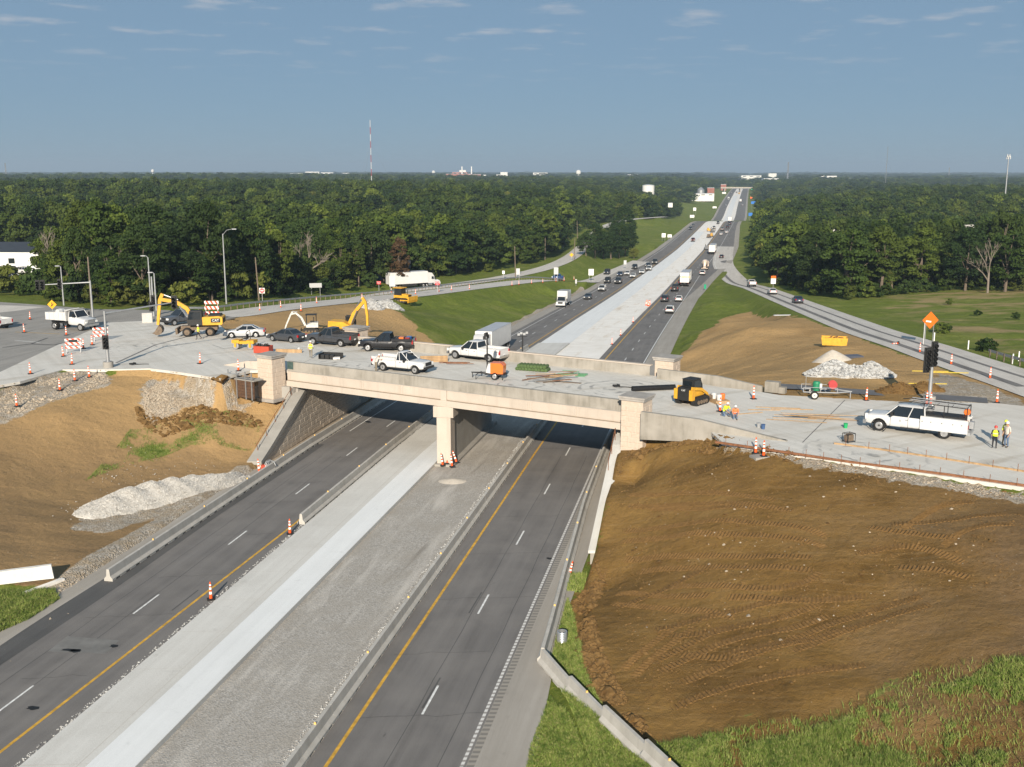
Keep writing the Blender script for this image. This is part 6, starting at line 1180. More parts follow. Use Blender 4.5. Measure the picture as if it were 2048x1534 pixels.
# ------------------------------------------------------------------ heaps, clods, grass
def rock_mesh(pts, sizes, seed=0, flat=.75):
    """many small angular stones joined into one mesh"""
    rg = np.random.default_rng(seed); n = len(pts)
    bv = np.array([(1, 0, 0), (-1, 0, 0), (0, 1, 0), (0, -1, 0), (0, 0, 1), (0, 0, -1), (.6, .6, .5), (-.6, .55, -.4), (.5, -.6, -.5), (-.55, -.6, .5)], float)
    bmh = bmesh.new()
    for q in bv: bmh.verts.new(q)
    bmesh.ops.convex_hull(bmh, input=bmh.verts); bmh.verts.ensure_lookup_table(); bmh.verts.index_update(); bf = np.array([[v.index for v in f.verts] for f in bmh.faces]); bv = np.array([v.co[:] for v in bmh.verts]); bmh.free()
    ang = rg.uniform(0, 6.28, n); c, s = np.cos(ang), np.sin(ang); sc = np.stack([sizes*rg.uniform(.7, 1.3, n), sizes*rg.uniform(.7, 1.3, n), sizes*rg.uniform(.6, 1.1, n)*flat], 1)
    V = bv[None]*sc[:, None]*rg.uniform(.8, 1.2, (n, len(bv), 1)); X = V[..., 0]*c[:, None]-V[..., 1]*s[:, None]; Y = V[..., 0]*s[:, None]+V[..., 1]*c[:, None]
    W = np.stack([X, Y, V[..., 2]], -1)+np.asarray(pts)[:, None]; F = (bf[None]+np.arange(n)[:, None, None]*len(bv)).reshape(-1, 3); return W.reshape(-1, 3), F
def np_mesh(name, V, F, m, smooth=False):
    me = bpy.data.meshes.new(name); k = F.shape[1]; me.vertices.add(len(V)); me.vertices.foreach_set('co', np.ascontiguousarray(V, dtype=np.float32).ravel()); me.loops.add(F.size); me.loops.foreach_set('vertex_index', np.ascontiguousarray(F, dtype=np.int32).ravel()); me.polygons.add(len(F)); me.polygons.foreach_set('loop_start', np.arange(0, F.size, k, dtype=np.int32)); me.polygons.foreach_set('use_smooth', np.full(len(F), smooth)); me.update(calc_edges=True); me.materials.append(m); return me
def stone_mat(name, c0, c1, sc=7):
    a = NT(name, .92, .15); v = a.N.new('ShaderNodeTexVoronoi'); v.inputs['Scale'].default_value = sc; a.L.new(a.pos, v.inputs['Vector']); n = a.noise(1.2, 4); a.color(a.mix(a.ramp(n, .35, .7), a.mix(a.ramp(v.outputs['Color'], .15, .85), c0, c1), tuple(x*.82 for x in c1))); a.bump(v.outputs['Distance'], .6, .06); return a.m
M_LIME = stone_mat('white_limestone', (.32, .3, .27), (.6, .575, .53)); M_RIP = stone_mat('grey_riprap', (.2, .2, .2), (.55, .55, .535), 3); M_SAND = mat('pale_sand', (.52, .47, .4), .95, var=.1, scale=3, bump=.3, coords='Object'); M_CLOD = stone_mat('brown_clods', (.1, .055, .02), (.2, .12, .045), 4); M_RUB = stone_mat('pale_rubble', (.26, .2, .14), (.47, .4, .31), 5)
def heap(name, label, humps, m, rocks, rsize, seed, cat='heap', rough=.12, edge=0.):
    """humps: (x, y, radius along, radius across, height, turn) in world metres"""
    x0 = min(h[0]-max(h[2:4]) for h in humps)-1; x1 = max(h[0]+max(h[2:4]) for h in humps)+1; y0 = min(h[1]-max(h[2:4]) for h in humps)-1; y1 = max(h[1]+max(h[2:4]) for h in humps)+1; n = 64
    gx, gy = np.meshgrid(np.linspace(x0, x1, n), np.linspace(y0, y1, n)); gx, gy = gx.ravel(), gy.ravel()
    def hh(a, b):
        z = np.full(len(a), -.15)
        for x, y, ra, rb, h, t in humps:
            u = ((a-x)*math.cos(t)+(b-y)*math.sin(t))/ra; v = (-(a-x)*math.sin(t)+(b-y)*math.cos(t))/rb; d = np.sqrt(u*u+v*v); q_ = h*np.clip(1-d**1.25, -.15, 1); kk_ = np.clip(.5+.5*(q_-z)/.6, 0, 1); z = np.where((q_ > 0) & (z > 0), z*(1-kk_)+q_*kk_+.6*kk_*(1-kk_)*.6, np.maximum(z, q_))
        z = np.maximum(z, 0)+np.where(z > 0, 0, z); return z + rough*(vnoise(a, b, .8, seed)-.5)*np.clip(z*2, 0, 1) + rough*1.5*(vnoise(a, b, 2.1, seed+1)-.5)*np.clip(z*2, 0, 1)
    z = hh(gx, gy); gz = ground_h(gx, gy, False); zz = gz+np.where(z > 0, z, z-.25); cx0, cy0 = humps[0][0], humps[0][1]; cz0 = float(ground_h([cx0], [cy0], False)[0])
    r = thing(name, label, cat, (cx0, cy0, cz0)); ii = (np.arange(n-1)[:, None]*n+np.arange(n-1)[None]).ravel(); F = np.stack([ii, ii+1, ii+n+1, ii+n], 1); k = (z[F] > -.1).any(1); F = F[k]
    obj('mound', np_mesh('mound', np.stack([gx-cx0, gy-cy0, zz-cz0], 1), F, m, True), r)
    if rocks:
        rg = np.random.default_rng(seed); a = rg.uniform(x0, x1, rocks*4); b = rg.uniform(y0, y1, rocks*4); q = hh(a, b); k = np.nonzero((q > .04) | (rg.random(len(a)) < edge))[0][:rocks]; a, b, q = a[k], b[k], np.maximum(q[k], 0)
        V, F = rock_mesh(np.stack([a-cx0, b-cy0, ground_h(a, b, False)+q-cz0+rsize*.2], 1), rg.uniform(.5, 1.3, len(k))*rsize, seed); tag(obj('loose_stones', np_mesh('loose_stones', V, F, m), r), kind='stuff')
    return r
def gp(u, v): return on_ground(u, v)
def H(u, v, ra, rb, h, t=0.): p = gp(u, v); return (p[0], p[1], ra, rb, h, t)
heap('gravel_heap', 'long white gravel ridge below the left bank', [H(470, 955, 1.8, .8, .35, .9), H(450, 960, 2.0, 1.0, .6, .8), H(420, 968, 2.4, 1.3, .9, .6), H(385, 976, 2.6, 1.7, 1.15, .55), H(345, 986, 2.8, 1.9, 1.35, .5), H(305, 996, 2.8, 2.0, 1.45, .45), H(262, 1007, 2.7, 2.0, 1.35, .45), H(225, 1018, 2.4, 1.7, 1.0, .45), H(195, 1026, 1.8, 1.3, .5, .45)], M_LIME, 7000, .045, 5, rough=.05, edge=.012)
heap('rock_heap', 'grey broken rock heap on the bare right slope', [H(1665, 748, 2.9, 2.1, 1.35), H(1742, 752, 2.4, 1.9, 1.35), H(1705, 750, 2.4, 1.9, .9)], M_RIP, 1500, .17, 8)
heap('sand_heap', 'smooth pale sand cone behind the broken rock heap', [H(1663, 722, 2.2, 2.0, 1.25)], M_SAND, 0, .1, 9, rough=.03)
heap('rock_heap', 'grey rock heap beside the bulldozer on the left ramp', [H(742, 616, 2.4, 2.2, 1.5), H(780, 617, 2.8, 2.2, 1.7)], M_RIP, 900, .15, 10)
heap('soil_heap', 'low brown soil heap near the right signal pole', [H(1800, 785, 2.3, 1.5, .9), H(1850, 778, 1.8, 1.3, .7)], M_CLOD, 300, .1, 12)
x, y = at_z(905, 962, 0); heap('sand_heap', 'small pale sand spill at the foot of the pier', [(x, y, 1.5, 1.2, .28, 0)], M_SAND, 0, .1, 13, rough=.03)
def scatter_stuff(name, label, cat, poly, n, size, m, seed, prob=None, lift=.0):
    P = gpoly(poly); rg = np.random.default_rng(seed); xs = [p[0] for p in P]; ys = [p[1] for p in P]; a = rg.uniform(min(xs), max(xs), n*6); b = rg.uniform(min(ys), max(ys), n*6); k = inside(P, a, b)
    if prob: k &= rg.random(len(a)) < np.clip(vnoise(a, b, prob, seed)*2.4-.6, 0, 1)
    a, b = a[k][:n], b[k][:n]; V, F = rock_mesh(np.stack([a, b, ground_h(a, b)+lift], 1), size*rg.lognormal(-.2, .45, len(a)), seed); return tag(obj(name, np_mesh(name, V, F, m)), label, cat, kind='stuff')
scatter_stuff('rubble', 'pale broken rubble spread over the top of the left bank', 'rubble', [(285,770),(330,748),(440,760),(510,800),(485,820),(400,808),(330,838),(290,830)], 3600, .075, M_RUB, 21, 1.6)
scatter_stuff('clods', 'brown clods edging the rubble on the left bank', 'clods', [(270,812),(330,840),(400,812),(500,826),(530,850),(420,850),(330,875),(280,850)], 900, .16, M_CLOD, 22)
scatter_stuff('clods', 'brown earth clods along the foot of the right slope', 'clods', [(1195,1120),(1130,1225),(1160,1330),(1215,1440),(1270,1490),(1300,1470),(1240,1380),(1200,1290),(1185,1230),(1215,1130)], 3000, .12, M_CLOD, 23, 1.2)
scatter_stuff('clods', 'brown earth clods at the top lip of the right slope', 'clods', [(1250,900),(1330,872),(1420,878),(1600,912),(1600,930),(1420,905),(1330,900),(1230,950)], 1800, .12, M_CLOD, 24, 1.0)
scatter_stuff('clods', 'dark crumbly soil over the lower right slope', 'clods', [(1200,1100),(1290,1450),(1500,1420),(1900,1200),(2048,1150),(2048,950),(1500,920),(1230,950)], 5000, .05, M_CLOD, 25, 2.5)
scatter_stuff('pebbles', 'pale stones scattered on the right slope', 'stones', [(1230,1000),(1280,1300),(1600,1300),(2000,1150),(1900,980),(1400,950)], 110, .07, M_RUB, 26)
scatter_stuff('gravel', 'grey roadside gravel at the lower left', 'gravel', [(-40,1390),(220,1170),(200,1130),(90,1190),(-40,1290)], 2500, .05, M_RUB, 27)
scatter_stuff('rubble', 'broken stone along the left verge', 'rubble', [(-60,800),(120,744),(215,740),(220,765),(110,798),(0,845),(-60,870)], 1800, .09, M_RUB, 28, 2.)
scatter_stuff('gravel', 'loose stone along the near pavement edge on the right', 'gravel', [(1440,892),(1700,935),(2048,985),(2200,1005),(2200,1020),(2048,998),(1700,948),(1440,905)], 1500, .05, M_RUB, 29)
D_ = np.repeat(np.arange(24, 110, .06), 1); rg = np.random.default_rng(31)
for nm, o0, o1, lb in (('stone_edging', -13.9, -13.38, 'loose crushed stone along the left edge of the new slab'), ('stone_edging', -2.2, -1.6, 'loose crushed stone along the foot of the median barriers')):
    n = 2600; d = rg.uniform(24, 108, n); o = rg.uniform(o0, o1, n); V, F = rock_mesh(np.stack([cx(d)+o, d, np.full(n, .01)], 1), rg.uniform(.02, .06, n), 32); tag(obj(nm, np_mesh(nm, V, F, M_RIP)), lb, 'stones', kind='stuff')
# grass blades where the photograph is close enough to show them
def blades(name, label, x, y, hgt, m, seed, lean=.5, per=1):
    rg = np.random.default_rng(seed); n = len(x); z = ground_h(x, y); a = rg.uniform(0, 6.283, n); h = hgt*rg.uniform(.5, 1.3, n); w = rg.uniform(.007, .018, n); le = rg.uniform(.15, lean, n)*h; la = rg.uniform(0, 6.283, n)
    dx_, dy_ = np.cos(a)*w, np.sin(a)*w; lx, ly = np.cos(la)*le, np.sin(la)*le; V = np.stack([np.stack([x-dx_, y-dy_, z-.02], 1), np.stack([x+dx_, y+dy_, z-.02], 1), np.stack([x+lx*.35+dx_*.8, y+ly*.35+dy_*.8, z+h*.6], 1), np.stack([x+lx*.35-dx_*.8, y+ly*.35-dy_*.8, z+h*.6], 1), np.stack([x+lx, y+ly, z+h], 1)], 1)
    b = np.arange(n)[:, None]*5; F = np.concatenate([b+np.array([[0, 1, 2]]), b+np.array([[0, 2, 3]]), b+np.array([[3, 2, 4]])]); return tag(obj(name, np_mesh(name, V.reshape(-1, 3), F, m)), label, 'grass', kind='stuff')
a = NT('grass_blades', .7, .3); n1 = a.noise(.7, 4); n2 = a.noise(9, 3); c = a.mix(a.ramp(n1, .3, .7), (.1, .17, .02), (.2, .27, .05)); c = a.mix(a.ramp(n2, .45, .75), c, (.36, .32, .14)); c = a.mix(a.ramp(a.noise(2.3, 4), .5, .7), c, (.06, .11, .015)); a.color(c); M_BLADE = a.m
def in_poly(poly, n, seed, prob=None):
    P = gpoly(poly); rg = np.random.default_rng(seed); xs = [p[0] for p in P]; ys = [p[1] for p in P]; x = rg.uniform(min(xs), max(xs), n*4); y = rg.uniform(min(ys), max(ys), n*4); k = inside(P, x, y)
    if prob is not None: k &= rg.random(len(x)) < prob(x, y)
    return x[k][:n], y[k][:n]
pr_ = lambda x, y: np.clip(grass_p(x, y)*.9, .02, 1)
x, y = in_poly([(1270,1500),(1480,1455),(1640,1440),(1740,1390),(1850,1340),(2000,1320),(2120,1330),(2120,1620),(1250,1620)], 95000, 41, pr_); blades('grass', 'rough green grass over the lower right corner of the slope', x, y, .26, M_BLADE, 1, 1.0)
x, y = in_poly([(1480,1500),(1600,1480),(1750,1430),(1900,1560),(1500,1620)], 24000, 42, lambda x, y: np.clip(vnoise(x, y, 1.4, 84)*2.5-.8, 0, 1)); blades('grass', 'tall bright grass tufts at the bottom of the photo', x, y, .36, M_BLADE, 2, .9)
x, y = in_poly([(1100,1330),(1135,1200),(1150,1245),(1165,1330),(1215,1445),(1290,1500),(1330,1620),(1215,1620),(1150,1440)], 45000, 43); blades('grass', 'green verge grass between the flared barriers and the bare slope', x, y, .24, M_BLADE, 3, .8)
x, y = in_poly([(1100,1395),(1140,1440),(1180,1530),(1200,1620),(1040,1620),(1060,1500)], 26000, 44); blades('grass', 'patch of green grass inside the flared barriers', x, y, .2, M_BLADE, 4, .8)
x, y = in_poly([(-40,1190),(30,1185),(110,1180),(120,1200),(60,1240),(0,1265),(-40,1290)], 22000, 45); blades('grass', 'green grass tuft below the white slabs at the left edge', x, y, .25, M_BLADE, 5, .8)
x, y = in_poly([(1125,1185),(1165,1185),(1175,1150),(1130,1150)], 2500, 46); blades('grass', 'small green tuft beside the tilted cone', x, y, .3, M_BLADE, 6)
x, y = in_poly([(170,960),(260,860),(450,800),(545,850),(500,905),(380,890),(250,930)], 26000, 47, patch_p); blades('grass', 'thin new grass coming through the left bank', x, y, .13, M_BLADE, 7)
# dozer track prints pressed into the right slope: ribbons with real cross ridges
M_PRINT = stone_mat('packed_track_earth', (.12, .068, .023), (.2, .115, .042), 5)
def track_print(L, w, label, seed):
    Q = [np.array(on_ground(*q)) for q in L]; P = spline(Q, 30); rgp = random.Random(seed); out = [P[0]]
    for p in P[1:]:
        while np.linalg.norm(p[:2]-out[-1][:2]) > .11: d = p-out[-1]; out.append(out[-1]+d*(.11/np.linalg.norm(d[:2])))
    vs = []; fs = []; n = len(out)
    for i, p in enumerate(out):
        d = out[min(i+1, n-1)]-out[max(i-1, 0)]; d = d[:2]/np.linalg.norm(d[:2]); nr = np.array([d[1], -d[0]]); e = w*(.5+.04*math.sin(i*1.7)); zz = .055 if (i//1) % 2 else .012; f_ = min(1, i/6, (n-1-i)/6)
        for k in (-1, -.93, .93, 1): q = p[:2]+nr*e*k; vs.append((q[0], q[1], k))
    V = np.array(vs); gz = ground_h(V[:, 0], V[:, 1]); 
    for j in range(len(vs)):
        i = j//4; f_ = min(1, i/5, (n-1-i)/5); edge_ = abs(V[j, 2]) > .95; vs[j] = (V[j, 0], V[j, 1], float(gz[j])+(-.04 if edge_ else (.055 if i % 2 else -.005))*1.-(1-f_)*.08)
    for i in range(n-1):
        for k in range(3): a_ = i*4+k; fs.append((a_, a_+1, a_+5, a_+4))
    return tag(poly_obj('track_print', vs, fs, M_PRINT), label, 'track', 'dozer track prints')
TP = [[(1250,990),(1400,985),(1560,1000)],[(1250,1010),(1420,1006),(1600,1020)],[(1240,1060),(1420,1040),(1600,1052),(1660,1075)],[(1238,1082),(1420,1064),(1600,1078),(1655,1100)],[(1240,1120),(1450,1110),(1640,1120)],[(1270,1145),(1450,1135),(1640,1146)],[(1330,1170),(1500,1180),(1600,1170),(1650,1140)],[(1225,1215),(1350,1165),(1420,1130)],[(1300,1330),(1420,1270),(1560,1235),(1650,1200)],[(1310,1350),(1440,1290),(1580,1255),(1668,1222)],[(1350,1370),(1480,1320),(1640,1270),(1700,1250)],[(1240,1350),(1300,1290),(1380,1230)],[(1260,1365),(1320,1305),(1400,1245)],[(1560,1290),(1700,1230),(1860,1190)],[(1575,1310),(1715,1250),(1875,1208)],[(1880,1100),(1940,1060),(2040,1050)],[(1800,1060),(1880,1010),(1960,1000)],[(1700,1110),(1820,1090),(1940,1130)],[(1330,1420),(1480,1370),(1640,1340),(1750,1320)],[(1300,1260),(1480,1220),(1620,1190)]]
rtp = random.Random(8)
while len(TP) < 30: u_ = rtp.uniform(1290, 1900); v_ = rtp.uniform(960, 1330); ln = rtp.uniform(70, 160); sl_ = rtp.uniform(-.25, .15); TP.append([(u_-ln, v_-sl_*ln+rtp.uniform(-8, 8)), (u_, v_), (u_+ln, v_+sl_*ln*1.3+rtp.uniform(-8, 8))])
TP.sort(key=lambda L: L[1][1])
for k, L in enumerate(TP): track_print(L, .5, f'{ORD[k]} dozer track print on the right slope, counting from its top', k)
# ------------------------------------------------------------------ odds and ends on the deck
def drop(name, label, cat, u, v, rz, build, grp=None, f=at_deck, dz=0.):
    p = f(u, v); r = thing(name, label, cat, (p[0], p[1], p[2]+dz), rz, grp); build(r); return r
def one(name, m): return lambda fn: None
def red_box(r):
    m = MB(); m.box((0, 0, .06), (1.7, 1.1, .08))
    for s in (-1, 1): m.box((0, s*.55, .4), (1.7, .06, .7)); m.box((s*.85, 0, .4), (.06, 1.1, .7))
    m.build('box_walls', mat('red_box_paint', (.42, .06, .03), .6), r); m = MB()
    for k in range(14): m.lathe([(.02, -.1), (.14, -.05), (.14, .05), (.02, .1)], 8, (random.uniform(-.6, .6), random.uniform(-.35, .35), .72+random.uniform(0, .2)), random.choice('XYZ'))
    m.build('scrap', M_BLK, r)
drop('tool_box', 'open red steel box full of black scrap near the roller', 'box', 527, 705, -.2, red_box)
def black_form(r):
    m = MB(); m.box((0, 0, .03), (2.2, 1.3, .06)); m.box((0, .62, .28), (2.2, .06, .55)); m.box((-1.08, 0, .28), (.06, 1.3, .55))
    for x in (-.7, -.2, .3): m.box((x, -.3, .25), (.4, .5, .4))
    m.build('tray', M_BLK, r); m = MB(); m.box((.8, -.4, .15), (.7, .6, .2), rz=.4); m.build('white_sack', mat('white_sacking', (.6, .58, .56), .9), r)
drop('material_tray', 'black open material tray with a white sack on the deck', 'tray', 662, 717, -.25, black_form)
def bucket_b(r, m_):
    m = MB(); m.lathe([(.13, 0), (.16, .36)], 12); m.build('pail', m_, r, True); m = MB(); m.lathe([(.165, .33), (.17, .37)], 12, caps=False); m.build('rim', m_, r)
drop('bucket', 'small white bucket on the deck behind a worker', 'bucket', 598, 702, 0, lambda r: bucket_b(r, PAINT['white'])); drop('bucket', 'green bucket beside the rods in front of the service truck', 'bucket', 1691, 856, 0, lambda r: bucket_b(r, mat('green_plastic', (.02, .35, .12), .5))); drop('bucket', 'blue bucket behind the tapered parapet', 'bucket', 1526, 858, 0, lambda r: bucket_b(r, mat('blue_plastic', (.05, .1, .22), .5))); drop('bucket', 'grey bucket next to a blue one behind the parapet', 'bucket', 1517, 855, 0, lambda r: bucket_b(r, M_GREYM))
def board(u, v, L, w, h, rz, m_, label, grp, name='timber_board', dz=0.):
    p = at_deck(u, v); m = MB(); m.box((0, 0, h/2), (L, w, h)); o = m.build(name, m_); o.location = (p[0], p[1], p[2]+dz+.005); o.rotation_euler = (0, 0, rz); return tag(o, label, 'board' if 'board' in name else 'rod', grp)
GB = 'scattered boards on the deck'; rr = random.Random(5)
for k in range(13): board(1105+rr.uniform(-35, 35), 758+rr.uniform(-9, 9), rr.uniform(1.6, 3.4), rr.uniform(.06, .2), .05, rr.uniform(.1, .75), rr.choice([M_RUST, M_WOOD, M_MUD]), f'{ORD[k]} brown board in the loose heap in the middle of the deck', GB, dz=.05*k)
for k in range(5): board(1140+rr.uniform(-18, 18), 748+rr.uniform(-4, 4), rr.uniform(1.4, 2.4), .07, .05, rr.uniform(-.6, .5), mat('green_form_board', (.1, .24, .13)), f'{ORD[k]} green strip lying behind the brown boards', GB, dz=.05*k)
for k in range(3): board(1160+k*3, 753-k, .9, .3, .06, -.1, mat('green_form_board', (.1, .24, .13)), f'{ORD[k]} green plate in the small stack right of the boards', GB, dz=.06*k)
board(1135, 765, 2.6, .35, .04, -.35, M_MUD, 'wide brown sheet in front of the loose boards', GB)
for k in range(4): board(578, 705, 2.9, .12, .09, -.15, M_WOOD, f'{ORD[k]} plank in the stack behind the red box, from the bottom', 'planks behind the red box', dz=.09*k)
for k in range(4): board(868, 724-k*.5, 2.8, .16, .14, .1, M_WOOD, f'{ORD[k]} timber beam behind the open white pickup, from the bottom', 'beams behind the white pickup', dz=.14*k)
for k in range(6): board(915+rr.uniform(-10, 10), 728+rr.uniform(-3, 3), rr.uniform(2, 3.2), .05, .05, rr.uniform(-.3, .1), M_RUST, f'{ORD[k]} thin rusty strip beside the white crew cab pickup', GB, dz=.03*k)
for k in range(11): board(1625+rr.uniform(-45, 45), 838+rr.uniform(-6, 6), rr.uniform(3, 5.5), .05, .04, rr.uniform(-.3, -.12), rr.choice([M_RUST, M_WOOD]), f'{ORD[k]} long brown rod lying before the service truck', 'rods before the service truck', 'steel_rod', dz=.03*k)
for k in range(4): board(1500+k*28, 820+rr.uniform(-6, 8), rr.uniform(2, 3.6), .09, .05, rr.uniform(-.3, .4), M_WOOD, f'{ORD[k]} loose board near the kneeling workers', 'boards near the kneeling workers')
def rolls(r):
    g_ = mat('green_matting', (.075, .12, .045), .95, var=.3, scale=8)
    for k in range(10): m = MB(); m.lathe([(.05, -.55), (.16, -.55), (.18, -.45), (.18, .45), (.16, .55), (.05, .55)], 10, (-1.5+.33*k, 0, .18), 'Y'); m.build('mat_roll', g_, r, True)
    for k in range(9): m = MB(); m.lathe([(.05, -.55), (.16, -.55), (.18, -.45), (.18, .45), (.16, .55), (.05, .55)], 10, (-1.33+.33*k, .05, .47), 'Y'); m.build('mat_roll', g_, r, True)
drop('mat_rolls', 'bundle of green matting rolls by the far parapet', 'bundle', 1066, 741, -.35, rolls)
p0, p1 = at_deck(1264, 783), at_deck(1352, 779); m = MB(); m.lathe([(.2, 0), (.24, 0), (.24, 4.0), (.2, 4.0), (.19, 3.6)], 16, (0, 0, .245), 'X', caps=False); o = m.build('plastic_pipe', mat('black_pipe', (.012, .012, .013), .35, var=.05), None, True); o.location = p0; o.rotation_euler = (0, 0, math.atan2(p1[1]-p0[1], p1[0]-p0[0])); tag(o, 'long thick black plastic pipe lying left of the track loader', 'pipe')
def hose(r):
    m = MB(); P = [(math.cos(t)*(.25+.1*math.sin(3*t)), math.sin(t)*.3, .06+.01*t) for t in np.linspace(0, 14, 60)]; m.tube(P, .045, 5); m.tube([(.3, 0, .05), (1.1, .05, .05), (1.6, -.1, .05)], .04, 5); m.build('coil', M_BLK, r)
drop('hose_coil', 'black hose coil on the deck between boards and pipe', 'hose', 1232, 774, -.3, hose); drop('hose_coil', 'black hose coil at the edge of the left pavement', 'hose', 265, 730, .2, hose)
def gen(r):
    m = MB()
    for x in (-.35, .35):
        for y in (-.28, .28): m.tube([(x, y, 0), (x, y, .65)], .025, 5)
    for z in (.08, .65): m.tube([(-.35, -.28, z), (.35, -.28, z), (.35, .28, z), (-.35, .28, z), (-.35, -.28, z)], .025, 5)
    m.build('frame', M_BLK, r); m = MB(); m.box((0, 0, .32), (.55, .42, .4)); m.box((.05, 0, .57), (.4, .3, .12)); m.build('engine', M_MUD, r)
drop('generator', 'small framed generator near the pavement edge', 'generator', 1697, 884, .5, gen)
def coolers(r):
    for k, (x, y, c) in enumerate([(0, 0, PAINT['white']), (.5, .35, PAINT['orange']), (-.1, .75, PAINT['white'])]): m = MB(); m.lathe([(.2, 0), (.22, .4), (.2, .46), (.08, .5)], 12, (x, y, .25)); m.build('jug', c, r)
    m = MB(); m.box((.15, .3, .12), (1.3, 1.4, .24)); m.build('pallet', M_WOOD, r)
drop('water_jugs', 'pallet of white and orange water jugs behind the kneeling workers', 'jugs', 1438, 806, .3, coolers)
def wire(r):
    m = MB(); rq = random.Random(3)
    for k in range(26): a_ = rq.uniform(0, 6.28); b_ = rq.uniform(-.6, .6); R_ = rq.uniform(.3, .6); m.tube([(math.cos(t)*R_*math.cos(a_), math.cos(t)*R_*math.sin(a_), .5+b_*.3+math.sin(t)*R_*.75) for t in np.linspace(0, 6.28, 9)], .025, 4)
    m.build('wire_loops', M_STEEL, r); m = MB(); m.box((-.5, -.1, .35), (.5, .45, .6)); m.build('red_motor', mat('red_box_paint', (.42, .06, .03)), r)
drop('wire_bundle', 'grey tangle of wire with a red motor at the wing wall foot', 'bundle', 541, 943, 0, wire, f=on_ground)
# formwork of the unfinished side wall by the left pylon
def form(r):
    for k in range(6): m = MB(); m.box((0, 0, .13+.29*k), (3.4, .1, .27)); m.build('form_board', mat('dark_form_timber', (.09, .05, .03), .9, var=.3), r)
    for x in (-1.6, -.5, .7, 1.5): m = MB(); m.box((x, -.12, 1.2), (.09, .09, 2.7)); m.build('brace_post', M_STEEL, r)
    m = MB(); m.tube([(-1.7, -.15, 2.2), (1.6, -.15, 2.2)], .03); m.tube([(-1.7, -.15, 1.9), (1.6, -.15, 1.9)], .03); m.build('rail', M_STEEL, r)
    m = MB(); m.box((0, .5, 1.72), (3.6, 1.3, .1)); m.build('ledge', M_CON, r)
p = at_z(484, 795, 4.7); r = thing('formwork_wall', 'dark timber formwork with steel posts beside the left stone pylon', 'formwork', (p[0], p[1], 4.75), math.radians(-32)); form(r)
# rods and handrail above the left wing wall
m = MB(); base = Vector(hw(-24.4, 92, 1.0)); P = [Vector(hw(-24.4, D, z)) for D, z in ((92, 1.7), (96, 3.5), (100.5, 5.4))]
m.tube([tuple(q-base) for q in P], .03, 5)
for D, z in ((92.5, .9), (94.5, 1.8), (96.5, 2.7), (98.5, 3.5), (100.5, 4.4)): q = Vector(hw(-24.4, D, z))-base; m.tube([tuple(q), (q.x-.1, q.y, q.z+1.0)], .03, 5)
o = m.build('handrail', M_RUST); o.location = base; tag(o, 'thin rusty handrail along the sloping left wing wall', 'handrail')
m = MB(); base = Vector(hw(8.9, 82, 0)); P = [Vector(hw(8.75, D, z)) for D, z in ((83, 5.6), (80, 4.8), (78, 4.4))]; m.tube([tuple(q-base) for q in P], .04, 5)
for D, z in ((83, 4.4), (80.5, 3.9), (78, 3.4)): q = Vector(hw(8.75, D, z))-base; m.tube([tuple(q), (q.x, q.y, q.z+1.0)], .03, 5)
o = m.build('handrail', M_RUST); o.location = base; tag(o, 'short rusty handrail at the top of the right wing wall', 'handrail')
# kerb forms on the right approach
GK = 'timber kerb forms'
def form_line(L, label, h=.16, w=.06, m_=M_RUST, stakes=True):
    Q = [Vector(at_deck(*q)) for q in L]; r = thing('kerb_form', label, 'formwork', Q[0], 0, GK)
    for a_, b_ in zip(Q[:-1], Q[1:]):
        d = b_-a_; m = MB(); m.box(((a_+b_)/2-Q[0]+Vector((0, 0, h/2)))[:], (d.length, w, h), rz=math.atan2(d.y, d.x)); m.build('form_board', m_, r); n = max(2, int(d.length/1.2))
        if stakes:
            for k in range(n): q = a_+d*(k+.5)/n-Q[0]; m = MB(); m.box((q.x, q.y-.06, .2), (.03, .03, .6)); m.build('stake', M_RUST, r)
form_line([(1430,886),(1560,905),(1700,926),(1900,952),(2060,975)], 'rusty kerb form line nearest the bare slope on the right'); form_line([(1668,888),(1760,900),(1870,916),(1960,930),(2060,946)], 'inner kerb form line with stakes below the service truck', .12, .06, M_WOOD); form_line([(1430,856),(1500,868),(1572,882)], 'dark bar at the foot of the tapered parapet', .1, .1, M_BLK, False)
for k, (u, v) in enumerate([(1860,725+20),(1900,748),(1855,770)]): board(u, v, 3.4, .1, .06, -.08, mat('yellow_pipe', (.6, .45, .06)), f'{ORD[k]} yellow pipe lying behind the right signal pole', 'yellow pipes', 'steel_rod', .1)
p = at_deck(1705, 722); m = MB()
o = drop('steel_mats', 'dark stack of steel mats beside the sand cone', 'mats', 1700, 716, .2, lambda r: [MB().box((0, 0, .06+.1*k), (2.6, 1.4, .07)).build('mat', mat('blue_black_steel', (.09, .1, .13), .6), r) for k in range(3)], f=on_ground)
o = drop('steel_pipe_bundle', 'pale pipes lying on the grass edge of the right slope', 'pipes', 1575, 632, .1, lambda r: [MB().cyl((-2.4, .2*k, .12), (2.4, .2*k+.1, .12), .08).build('pipe', PAINT['silver'], r) for k in range(3)], f=on_ground)
# corrugated riser pipe by the flared barriers
p = on_ground(1124, 1287); m = MB(); m.lathe([(.24, .75), (.28, .75)] + [(.28+.025*(k % 2), .75-k*.05) for k in range(1, 15)] + [(.28, 0)], 18, caps=False); m.lathe([(.24, .75), (.24, .0)], 18, caps=False); o = m.build('culvert_pipe', mat('corrugated_metal', (.5, .52, .54), .3, .7, var=.1), None, True); o.location = p; tag(o, 'short upright corrugated metal culvert pipe beside the flared barriers', 'pipe')
